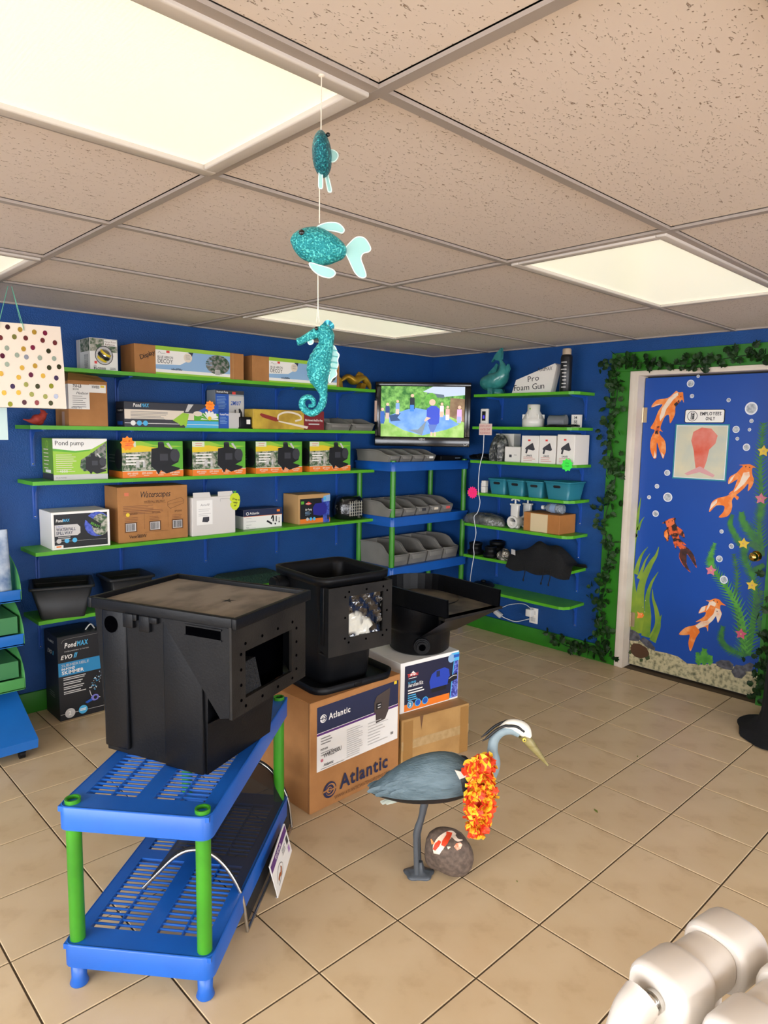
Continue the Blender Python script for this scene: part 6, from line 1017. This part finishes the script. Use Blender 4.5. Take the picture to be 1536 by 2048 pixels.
for i, (u, v, l) in enumerate(((795, 1598, .075), (785, 1600, .07), (800, 1601, .06), (830, 1602, .04), (915, 1592, .05), (925, 1596, .06))):
    q = hq(u, v); s = -1 if u < 900 else -.5; b.ext([(q.x+.04, -.015+.008*i, q.z+.012), (q.x-l*.5, -.02+.008*i, q.z-.012), (q.x-l*.62, -.012+.008*i, q.z-.008), (q.x+.03, -.005+.008*i, q.z+.016)], (0, .004, .004), HPALE)
o = b.build('tail_feathers', her); o['kind'] = 'stuff'
neck = smoothpath([hq(*q) for q in ((930, 1560), (955, 1562), (975, 1548), (987, 1525), (985, 1500), (989, 1478), (1003, 1463), (1022, 1459), (1038, 1464))], 5); n = len(neck)
b = MB(); b.tube(neck, [.05-.031*min(1, i/(n*.45)) if i < n*.45 else .019-.002*math.sin((i/n-.45)*6) for i in range(n)], HNECK, 16); b.build('neck', her)
hc = hq(1042, 1463); tip = hq(1096, 1531); bb = hq(1050, 1474); ax = (tip-bb).normalized()
b = MB(); nn = smoothpath([hq(1000, 1455), hq(1022, 1449), hq(1045, 1458), hq(1058, 1474)], 5); b.tube(nn, [.006, .009, .012, .015, .017, .019, .021, .023, .0245, .025, .025, .024, .022, .019, .016, .012][:len(nn)], HWH, 14); b.build('head', her)
b = MB(); b.tube([bb-ax*.012, bb+(tip-bb)*.3, bb+(tip-bb)*.7, tip], [.0195, .0155, .0095, .003], BEAK, 12); b.build('beak', her)
for s in (-1, 1):
    e_ = hq(1046, 1474); b = MB(); b.ell((e_.x, s*.0235, e_.z), .0075, .004, .0075, mat('eye_yellow', '#c9b84a', .3), 10, 6); b.ell((e_.x, s*.0262, e_.z), .0035, .002, .0035, GLOSSB, 8, 5); b.build('eye', her)
    cr_ = smoothpath([hq(*q) for q in ((1046, 1460), (1030, 1450), (1010, 1450), (992, 1458), (975, 1472), (963, 1481))], 4); b = MB(); b.tube([p+Vector((0, s*(.022 if i < len(cr_)*.35 else .016), .004)) for i, p in enumerate(cr_)], [.005]*(len(cr_)-4)+[.004, .003, .002, .0012], HBLK, 8); b.build('crest', her)
for k, yy in enumerate((-.012, .02)):
    b = MB(); lp = smoothpath([hq(*q)+Vector((.01*k, yy, 0)) for q in ((848, 1600), (842, 1630), (832, 1665), (832, 1705), (833, 1742))], 4); lp[-1].z = .012; m_ = len(lp); b.tube(lp, [.012]*3+[.0105]*3+[.012]*3+[.0095]*(m_-9), LEGM, 12); b.build('leg', her)
b = MB(); bc = hq(838, 1746); b.loft([[(bc.x+r*math.cos(a)*(1+.1*math.sin(5*a)), .005+r*.8*math.sin(a)*(1+.1*math.sin(5*a)), z) for a in [2*math.pi*k/30 for k in range(30)]] for r, z in ((.052, 0), (.054, .006), (.04, .011), (.02, .016), (.012, .05))], LEGM, True, True); b.build('base_plate', her)
# lei
LEI_Y = mat('petal_yellow', '#f5c22a', .6, emit=.0); LEI_R = mat('petal_red', '#e0421c', .6); lei = thing('flower_lei', 'orange and yellow silk flower lei hung around the heron neck', 'lei', HP, -YAW)
def flower_mesh():
    m = MB(); vs = []; n_ = 6
    for i in range(n_):
        a = 2*math.pi*i/n_; d_ = Vector((math.cos(a), math.sin(a), 0)); p_ = Vector((-d_.y, d_.x, 0)); z_ = .25*(1 if i % 2 else -.3)
        c0, l1, r1, l2, r2, tp = Vector((0, 0, 0)), d_*.45+p_*.32, d_*.45-p_*.32, d_*.9+p_*.36, d_*.9-p_*.36, d_*1.05
        for v in (l2, r2): v.z = z_+.1
        tp.z = z_+.02; m.add([c0, l1, d_*.62+Vector((0, 0, .08)), r1], [(0, 3, 2, 1)], LEI_Y); m.add([l1, l2, d_*.62+Vector((0, 0, .08))], [(0, 2, 1)], LEI_R); m.add([d_*.62+Vector((0, 0, .08)), l2, tp, r2], [(0, 3, 2, 1)], LEI_Y if i % 3 else LEI_R); m.add([r1, d_*.62+Vector((0, 0, .08)), r2], [(0, 2, 1)], LEI_R)
    m.ell((0, 0, .05), .13, .13, .12, LEI_Y, 6, 4); return m.mesh('flower')
FM = flower_mesh(); rnd = random.Random(9)
lp = smoothpath([hq(970, 1522, -.055), hq(951, 1535, -.1), hq(949, 1580, -.1), hq(947, 1625, -.095), hq(950, 1655, -.09), hq(962, 1642, -.085), hq(971, 1615, -.085), hq(973, 1580, -.085), hq(971, 1545, -.075), hq(978, 1525, -.035)], 8)
MB().tube(lp, .003, LEI_R, 6).build('thread', lei)
for i in range(68):
    p = lp[int(i/68*len(lp))]; o = bpy.data.objects.new('flower', FM); COL.objects.link(o); o.parent = lei; sc = rnd.uniform(.031, .039); o.scale = (sc, sc, sc)
    o.location = p+Vector((rnd.uniform(-.008, .008), rnd.uniform(-.012, .004), rnd.uniform(-.006, .006))); o.rotation_euler = (math.pi/2+rnd.uniform(-.9, .9), rnd.uniform(-.7, .7), rnd.uniform(0, 6.28))
# rock with painted koi
rk = hq(889, 1703, .0); rc_ = Vector((rk.x+.004, .012, .085)); ROCK = mat('brown_rock', '#6b5a4d', .8, col2='#4f4238', ns=60, det=6, bump=.5, bs=70)
rock = thing('painted_rock', 'brown rock painted with two koi leaning on the heron legs', 'rock', HP+HU*rc_.x+HN*rc_.y, -YAW)
def rk_r(d):  # radius along direction
    x, y, z = d; return .080*(1+.32*((abs(x)**3+abs(y)**3+abs(z)**3)**(-1/3)-1))*(1+.08*x+.07*math.sin(3*x+2*z+1)+.05*math.sin(5*y-3*x)-.05*z*x+.06*x*abs(x))
b = MB(); R = []
for i in range(15):
    th = math.pi*i/14; R.append([])
    for k in range(28):
        ph = 2*math.pi*k/28; d = Vector((math.sin(th)*math.cos(ph), math.sin(th)*math.sin(ph), -math.cos(th))); r = rk_r(d); R[-1].append((d.x*r*1.14, d.y*r*.8, max(-.084, d.z*r*1.0)+.084))
b.loft(R, ROCK, True, True); b.build('stone', rock)
def on_rock(u, v, k=1.03):
    o = CAM-(HP+HU*rc_.x+HN*rc_.y+Vector((0, 0, .084))); o = Vector((o.dot(HU), o.dot(HN), o.z)); q = ray(u, v); q = Vector((q.dot(HU), q.dot(HN), q.z)).normalized()
    t = o.length-.11
    for _ in range(200):
        P = o+q*t; e = Vector((P.x/1.14, P.y/.8, P.z)); 
        if e.length <= rk_r(e.normalized())*k: break
        t += .001
    return P+Vector((0, 0, .084))
def rstroke(nm, pts, ws, m, k):
    q = smoothpath([(u, v, 0) for u, v in pts], 6); N_ = len(q); vs = []; fs = []; W = [ws[min(len(ws)-1, int(i/N_*len(ws)))] for i in range(N_)]
    for i, p in enumerate(q):
        d = (q[min(i+1, N_-1)]-q[max(i-1, 0)]).normalized(); n_ = Vector((-d.y, d.x, 0)); t_ = i/(N_-1)*(len(ws)-1); a = int(t_); w_ = ws[a]+(ws[min(a+1, len(ws)-1)]-ws[a])*(t_-a)
        for s in (-1, -.33, .33, 1): vs.append(on_rock(p.x+n_.x*w_*s, p.y+n_.y*w_*s, k))
        if i: fs += [(4*i-4+j, 4*i-3+j, 4*i+1+j, 4*i+j) for j in range(3)]
    b = MB(); b.add(vs, fs, m, True); return b.build(nm, rock, fix=False)
rstroke('painted_koi', [(873, 1708), (876, 1695), (884, 1682), (893, 1673), (902, 1668), (910, 1672)], [6, 11, 11, 9, 7, 5], KOIW, 1.02); rstroke('koi_patch', [(868, 1700), (874, 1690), (880, 1682)], [3, 5, 3], C('koired', '#d8401c'), 1.03); rstroke('koi_patch', [(886, 1692), (890, 1684), (897, 1672), (899, 1664)], [4, 6, 5, 6], C('koired', '#d8401c'), 1.035); rstroke('koi_fin', [(895, 1696), (901, 1694)], [3, 1], KOIW, 1.02); rstroke('koi_fin', [(866, 1688), (862, 1678)], [3, 1], KOI, 1.02); rstroke('painted_koi', [(911, 1697), (917, 1692), (923, 1687)], [5, 7, 3], C('koired2', '#e07a50', col2='#f2dcc4', ns=60), 1.02); rstroke('koi_tail', [(907, 1672), (915, 1680), (925, 1680)], [4, 3, 1], KOIW, 1.02)
# ================================================================== hanging ornaments
GLIT = mat('teal_glitter', '#1c8a92', .35, metal=.45, col2='#63d8d4', ns=260, lo=.5, hi=.68, det=1, bump=.9, bs=260, bdist=.006); GLITD = mat('dark_teal_glitter', '#0f5f6c', .35, metal=.45, col2='#3fb0b4', ns=260, lo=.52, hi=.7, det=1, bump=.9, bs=260, bdist=.006)
FINM = mat('frosted_fin', '#a3d9d4', .4, alpha=.72); STRING = mat('white_string', '#e2d6c4', .7)
MP = Vector((-3.599, -3.013, 2.215))
def mq(u, v, dep=0.): q = onp(u, v, MP+HN*dep, HN)-MP; return Vector((q.dot(HU), q.dot(HN), q.z))
def hang(name, label): return thing(name, label, 'ornament', MP, -YAW, 'teal glitter ornaments on a string')
def fin(pts, par, nm='fin', dep=0., th=.0012, y=0.):
    P = [p.to_3d() for p in smoothpath([mq(*q, dep) for q in pts], 4, closed=True)]; b = MB(); b.ext([p+Vector((0, y, 0)) for p in P], (0, th, 0), FINM); o = b.build(nm, par)
    b = MB(); b.tube([p+Vector((0, y+th/2, 0)) for p in P], .0012, mat('fin_wire', '#d8efe8', .4), 5, closed=True); b.build('fin_edge', par); return o
h1 = hang('hanging_fish', 'teal glitter fish turned edge on, topmost on the string'); h2 = hang('hanging_fish', 'teal glitter fish seen from the side with pale fins, middle of the string'); h3 = hang('hanging_seahorse', 'teal glitter seahorse with a curled tail, lowest on the string')
b = MB(); b.tube([mq(643, 150), mq(642, 266)], .0011, STRING, 5); b.build('string', h1); b = MB(); b.ell(mq(643, 150)+Vector((0, 0, -.001)), .006, .006, .003, STRING, 10, 5); b.build('ceiling_hook', h1)
P = smoothpath([mq(642, 263), mq(643, 285), mq(644, 310), mq(645, 335), mq(646, 353)], 4); n = len(P); a = mq(644, 310); b = MB()
b.loft([[(p.x+max(.002, .0172*math.sin(math.pi*(.03+.94*i/(n-1)))**.6)*math.cos(t), .04*math.sin(math.pi*(.03+.94*i/(n-1)))**.7*math.sin(t), p.z) for t in [2*math.pi*k/20 for k in range(20)]] for i, p in enumerate(P)], GLITD, True, True); b.build('body', h1)
fin([(660, 300), (672, 303), (676, 312), (670, 322), (661, 322)], h1); 
for u0, u1, yy in ((640, 642, -.008), (648, 658, .01)): fin([(u0, 335), (u0+4, 336), (u1+4, 375), (u1, 380), (u1-4, 374)], h1, y=yy)
MB().ell(mq(657, 275)+Vector((0, -.012, 0)), .004, .003, .004, GLOSSB, 8, 5).build('eye', h1)
b = MB(); b.tube([mq(645, 354), mq(639, 380), mq(639, 447)], .0011, STRING, 5); b.build('string', h2)
out = [(582, 480, 486), (588, 468, 500), (600, 460, 515), (615, 455, 523), (635, 454, 530), (655, 462, 530), (672, 473, 524), (685, 484, 518), (691, 492, 511), (693, 498, 505)]; b = MB(); R = []
S = smoothpath([((mq(u, a).z+mq(u, c).z)/2, (mq(u, a).z-mq(u, c).z)/2, mq(u, a).x) for u, a, c in out], 3)
for i, q in enumerate(S): t = i/(len(S)-1); dpt = .026*math.sin(math.pi*min(1, .08+.95*t))**.6; R.append([(q.z, dpt*math.cos(k*math.pi/10), q.x+q.y*math.sin(k*math.pi/10)) for k in range(20)])
b.loft(R, GLIT, True, True); b.build('body', h2)
fin([(632, 457), (650, 446), (675, 446), (688, 458), (684, 466), (668, 462)], h2); fin([(620, 527), (640, 532), (665, 540), (671, 549), (660, 557), (640, 552), (625, 540)], h2, y=-.006)
fin([(690, 500), (700, 485), (714, 474), (730, 477), (741, 495), (738, 503), (726, 507), (722, 518), (728, 535), (732, 552), (722, 555), (710, 545), (698, 520)], h2)
for s in (-1, 1): b = MB(); q = mq(606, 472); b.ell((q.x, s*.0225, q.z), .0052, .003, .0052, GLOSSB, 10, 6); b.build('eye', h2)
b = MB(); b.tube([mq(636, 531), mq(636, 612)], .0011, STRING, 5); b.tube([mq(636, 612), mq(633, 648)], .0009, STRING, 5); b.tube([mq(636, 612), mq(639, 648)], .0009, STRING, 5); b.build('string', h3)
sp = [(640, 655, 13), (651, 668, 17), (652, 688, 15), (647, 703, 19), (640, 722, 23), (637, 740, 24), (638, 757, 20), (643, 773, 13), (647, 790, 8), (645, 806, 8), (637, 819, 7.5), (625, 826, 7.5), (612, 822, 7), (604, 810, 7), (607, 798, 6), (618, 794, 5.5), (627, 801, 5), (626, 811, 4.5), (617, 812, 4)]
k_ = abs(mq(651, 700).x-mq(650, 700).x); P = smoothpath([mq(u, v) for u, v, r in sp], 4); RR = smoothpath([(r*k_, 0, 0) for u, v, r in sp], 4)
b = MB(); b.tube(P, [p.x*(1+.04*math.sin(i*2.6)) for i, p in enumerate(RR)], GLIT, 16, flat=1.); b.build('body', h3)
b = MB(); sn = smoothpath([mq(*q) for q in ((641, 663), (628, 668), (614, 675), (602, 682), (594, 684))], 3); m_ = len(sn); b.tube(sn, [.0105, .0102, .0098, .0092, .0085, .0078, .0072, .007, .0068, .007, .0072, .007, .006][:m_], GLIT, 14); b.build('snout', h3)
b = MB(); q = mq(656, 655); b.loft([[(q.x+r*math.cos(t), -.004+.006*math.sin(t*3), q.z+r*math.sin(t)) for t in [math.pi*k/10-.4 for k in range(12)]] for r in (.004, .012)], mat('teal_foil', '#4fb8d0', .25, metal=.6), False, False, closed=False); b.build('crest', h3, fix=False)
fin([(662, 690), (670, 694), (674, 704), (678, 710), (675, 720), (676, 730), (672, 740), (673, 750), (665, 757), (660, 765), (657, 760), (661, 735), (662, 710)], h3, 'dorsal_fin')
for i in range(4): q0, q1 = mq(662, 700+12*i), mq(675, 702+12*i); MB().tube([q0+Vector((0, -.0015, 0)), q1+Vector((0, -.0015, 0))], .0012, mat('fin_rib', '#5aa8a8', .5), 5).build('fin_rib', h3)
fin([(616, 680), (626, 680), (625, 687), (618, 688)], h3, 'chin_fin')
for s in (-1, 1): q = mq(634, 659); b = MB(); b.ell((q.x, s*.0125, q.z), .0035, .003, .0035, GLOSSB, 8, 5); b.build('eye', h3)
# gift bag hung from the ceiling grid
BP = Vector((-3.445, -.58, 2.0)); bgn = Vector((CAM.x-BP.x, CAM.y-BP.y, 0)).normalized(); brz = math.atan2(bgn.y, bgn.x)+math.pi/2+.06
PAPER = mat('cream_paper', '#e6d6c4', .5, bump=.15, bs=8); bt, bw, bh, bd = 2.045, .41, .372, .12
bc = onp(27, 730, BP, bgn); bag = thing('polka_dot_gift_bag', 'cream paper gift bag with foil polka dots hanging from the ceiling', 'gift bag', (bc.x, bc.y, bt-bh), brz); b = MB()
def bring(w_, d_, z): return [(-w_/2, -d_/2, z), (w_/2, -d_/2, z), (w_/2+.004, 0, z), (w_/2, d_/2, z), (-w_/2, d_/2, z), (-w_/2-.004, 0, z)]
b.loft([bring(bw, bd, 0), bring(bw-.006, bd*.8, bh*.5), bring(bw-.02, bd*.5, bh), bring(bw-.024, bd*.5-.004, bh-.002), bring(bw-.01, bd*.75, .01)], PAPER, True, False, smooth=False); b.build('paper_bag', bag)
FC = ['#5a1f38', '#2f4a3c', '#8a8a4a', '#7a3a3c', '#3a2a4a', '#a8b8a8', '#c8a040', '#4a2a30', '#3a3a22', '#8a2a4a', '#9aa0b0', '#7a7a20']; rnd = random.Random(3); dots = []
for r_ in range(9):
    for c_ in range(8):
        x = -bw/2+.03+(c_+.5*(r_ % 2))*.052+rnd.uniform(-.01, .01); z = .018+r_*.041+rnd.uniform(-.008, .008); 
        if abs(x) > bw/2-.022 or z > bh-.015: continue
        t = z/bh; yy = -(bd/2*(1-t*.4 if t < .5 else 1.1-.6*t))-.0016; p = MB(); cl = rnd.choice(FC); sl = bd*(.2 if t < .5 else .3)/bh
        p.poly([(x+.0095*math.cos(a), yy+.0095*math.sin(a)*sl, z+.0115*math.sin(a)) for a in [2*math.pi*k/14 for k in range(14)]], mat('foil_'+cl, cl, .25, metal=.7)); p.build('foil_dot', bag, fix=False)
RIB = mat('mint_ribbon', '#6fc0a0', .4)
for x0, s in ((-.055, -1), (.045, 1)):
    for yy in (-.03, .03): b = MB(); b.tube([(x0, yy, bh-.03), (x0*.9, yy, bh), ((x0)*.15-.0, 0, 2.205-(bt-bh))], .009, RIB, 4, flat=.15); b.build('ribbon_handle', bag)
# ================================================================== blue display rack at the left edge
DB_ = mat('display_blue', '#1f6fc4', .35, col2='#1b64b2', ns=3); DGN = mat('display_green', '#4f9a52', .35, alpha=.9)
q1, q2, q3, qb = onx(43, 1190, -3.40), onx(49, 1278, -3.40), onx(51, 1366, -3.40), onx(77, 1482, -3.40)
dr = thing('display_rack', 'blue merchandise rack with green trays at the left edge', 'display rack', (-3.66, -.3, 0)); DW = .26
def dl(y, z): return (y+.3, z)
b = MB(); y0, z0 = dl(qb.y, qb.z); b.ext([(-DW, y0, z0+.012), (-DW, y0+.01, z0-.035), (-DW, .25, z0-.035), (-DW, .25, z0+.2), (-DW, .1, z0+.2)], (2*DW, 0, 0), DB_); b.build('base', dr)
for x in (-DW+.05, DW-.06): b = MB(); b.cyl((x-.012, y0+.06, .022), (x+.012, y0+.06, .022), .022, BLACKP, 14); b.box((x-.015, y0+.045, .03), (x+.015, y0+.075, z0-.035), BLACKP); b.build('caster', dr)
for x in (-DW+.05, DW-.06): b = MB(); b.cyl((x-.012, .2, .022), (x+.012, .2, .022), .022, BLACKP, 14); b.box((x-.015, .185, .03), (x+.015, .215, z0-.035), BLACKP); b.build('caster', dr)
MB().box((-DW-.03, .2, z0), (DW-.055, .23, 1.5), DB_, .004).build('back_panel', dr)
for i, (q, lm) in enumerate(((q1, DB_), (q2, DB_), (q3, DGN))):
    y0, z0 = dl(q.y, q.z); t_ = MB(); t_.box((-DW, y0, z0-.03), (DW, y0+.008, z0+.028), lm, .003); t_.build('tray_lip', dr); MB().box((-DW, y0, z0-.03), (DW, .2, z0-.022), lm).build('tray_floor', dr)
    for x in (-DW, DW-.005):
        sd = [(x, y0, z0-.03), (x, .2, z0-.03)]+[(x, .2-(.2-y0)*math.sin(a)*1., z0+.2*math.cos(a)+.02*(1-math.cos(a))) for a in [math.pi/2*k/8 for k in range(9)]]; b = MB(); b.ext(sd, (.005, 0, 0), DGN); b.build('tray_side', dr)
    if i: MB().box((-DW+.02, y0+.03, z0+.028), (DW-.02, .17, z0+.11), mat('folded_green_stock', '#3a7a48', .5, bump=.3, bs=12)).build('tray_insert', dr)
y0, z0 = q1.y, q1.z; g = thing('pond_salt_bag', 'pond product bag with a water photo standing in the top tray', 'bag', (-3.535, y0+.05, z0-.02)); b = MB()
rows_ = [[(.11*math.cos(a)*(1-.1*k/8), (.03*(1-.75*(k/8)**2))*math.sin(a), .34*k/8) for a in [2*math.pi*j/20 for j in range(20)]] for k in range(9)]; b.loft(rows_, mat('bag_water_photo', '#6a86b0', .3, col2='#c8d4e0', ns=16, det=6), True, True); b.build('pouch', g)
p = PR((-.1, -.0305, 0), (1, 0, 0), (0, .02, 1)); p.text('Pond', .07, .255, .026, WHT, 1, fit=.08); p.text('SALTS', .06, .215, .03, WHT, 1, fit=.095); p.build('lettering', g)
o = MB(); q = onx(8, 850, -3.42); o.box((-3.75, -.42, q.z-.07), (q.x, -.416, q.z+.12), mat('mint_card', '#cfe6e2', .5)); tag(o.build('hanging_header_card'), 'pale mint header card behind the gift bag at the left edge', 'sign')
# ================================================================== two white resin chairs at the lower right
RESIN = mat('white_resin', '#ddd6cc', .35, spec=.5)
def resin_chair(label, c, rz):
    g = thing('resin_folding_chair', label, 'chair', (c.x, c.y, 0), rz, 'white resin folding chairs'); z = c.z; b = MB()
    def seg(x0, x1, r, sq=1.): # rounded barrel segment around the local x axis
        n = 28; pr = [(x0, r*.9), (x0+.004, r*.97), (x0+.012, r), (x1-.012, r), (x1-.004, r*.97), (x1, r*.9)]
        b.loft([[(x, rr*1.12*math.copysign(abs(math.cos(a))**.72, math.cos(a)), z+rr*math.copysign(abs(math.sin(a))**.72, math.sin(a))) for a in [2*math.pi*k/n for k in range(n)]] for x, rr in pr], RESIN, True, True)
    seg(-.115, -.035, .044); seg(-.04, .032, .037); seg(.03, .105, .047); b.build('hinge_barrel', g)
    b = MB(); b.box((-.10, .012, z-.5), (-.04, .05, z+.015), RESIN, .012); b.build('back_upright', g); b = MB(); b.box((.035, .012, z-.5), (.1, .05, z+.015), RESIN, .012); b.build('back_upright', g)
    b = MB(); b.tube(smoothpath([(-.128, .012, z+.0), (-.16, .01, z-.02), (-.19, .0, z-.08), (-.2, -.01, z-.25)], 5), .026, RESIN, 12, flat=1.3); b.build('arm', g)
    b = MB(); b.tube([(-.116, 0, z), (-.124, 0, z)], .017, STEEL, 14); b.ell((-.126, 0, z), .008, .013, .013, STEEL, 10, 6); b.build('bolt', g)
    MB().box((-.1, -.05, z-.5), (.1, -.015, z-.07), RESIN, .012).build('folded_seat', g)
    for x in (-.1, .1):
        for y in (-.035, .035): MB().tube([(x, y, z-.48), (x*1.1, y*1.1, 0)], .016, RESIN, 10).build('leg', g)
    return g
cz = .78; c = onz(1306, 2002, cz)+Vector((.118, -.021, 0)); resin_chair('white resin folding chair with a visible bolt at the lower right', c, math.radians(-10))
c = onz(1462, 2122, cz)+Vector((.118, -.021, 0)); resin_chair('white resin folding chair cut off by the lower right corner', c, math.radians(-10))
# ================================================================== small litter on the tiles
LF = mat('dry_green_leaf', '#6a7a2c', .8)
for u, v, l, a, lb in ((1275, 1513, .02, .4, 'thin green leaf scrap on the tiles before the door'), (1192, 1622, .035, 1.0, 'green leaf smear on the tiles right of the heron'), (1034, 1763, .012, .9, 'tiny green leaf right of the painted rock')):
    q = onz(u, v); b = MB(); b.loft([[(-l/2, 0, .001), (-l/2, .0005, .001)], [(0, -l*.18, .002), (0, l*.18, .002)], [(l/2, -.0005, .001), (l/2, 0, .001)]], LF, False, False, closed=False); tag(b.build('leaf_scrap', loc=(q.x, q.y, 0), rz=a, fix=False), lb, 'leaf', 'leaf scraps on the floor')
# ================================================================== pieces that belong to a part hang under that part
UNDER = {'printed_front': ('body',), 'printed_side': ('body',), 'printed_top': ('body',), 'printed_end': ('body',), 'tape': ('body',), 'flap': ('body',), 'label': ('body',), 'tape_and_tears': ('body',), 'corner_seam': ('body',),
         'lettering': ('plate', 'body', 'bezel', 'pouch', 'block'), 'eye': ('head', 'body'), 'beak': ('head', 'body'), 'crest': ('head', 'body'), 'sticker': ('label_holder', 'body'), 'socket': ('cover_plate',), 'hand_hole': ('tub',), 'inner_rib': ('tub',),
         'screw_hole': ('mouth_plate',), 'weir_foam': ('mouth_interior',), 'plastic_film': ('mouth_plate',), 'screen_picture': ('bezel',), 'paper_strip': ('bezel',), 'cap': ('can', 'bottle_body'), 'wrap_label': ('bottle_body',), 'fin_rib': ('dorsal_fin',), 'digits': ('screen',),
         'koi_patch': ('painted_koi',), 'koi_fin': ('painted_koi',), 'koi_tail': ('painted_koi',), 'starfish_center': ('starfish_cutout',), 'foil_dot': ('paper_bag',), 'star_scuff': ('lid_top',), 'clip_tabs': ('tub',), 'pipe_hole': ('tub',), 'grip_slot': ('tub',), 'printed_picture': ('frame',), 'printed_text': ('can',), 'seam': ('mesh_fabric',)}
for root in [o for o in SC.objects if o.parent is None]:
    kids = list(root.children); left_ = len(kids)
    for k in kids:
        for want in UNDER.get(k.name.split('.')[0], ()):
            hit_ = [q for q in kids if q is not k and q.name.split('.')[0] == want and q.location.length < 1e-6 and max(abs(a) for a in q.rotation_euler) < 1e-6]
            if hit_ and (left_ > 2 or root.get('kind')): k.parent = hit_[0]; left_ -= 1; break
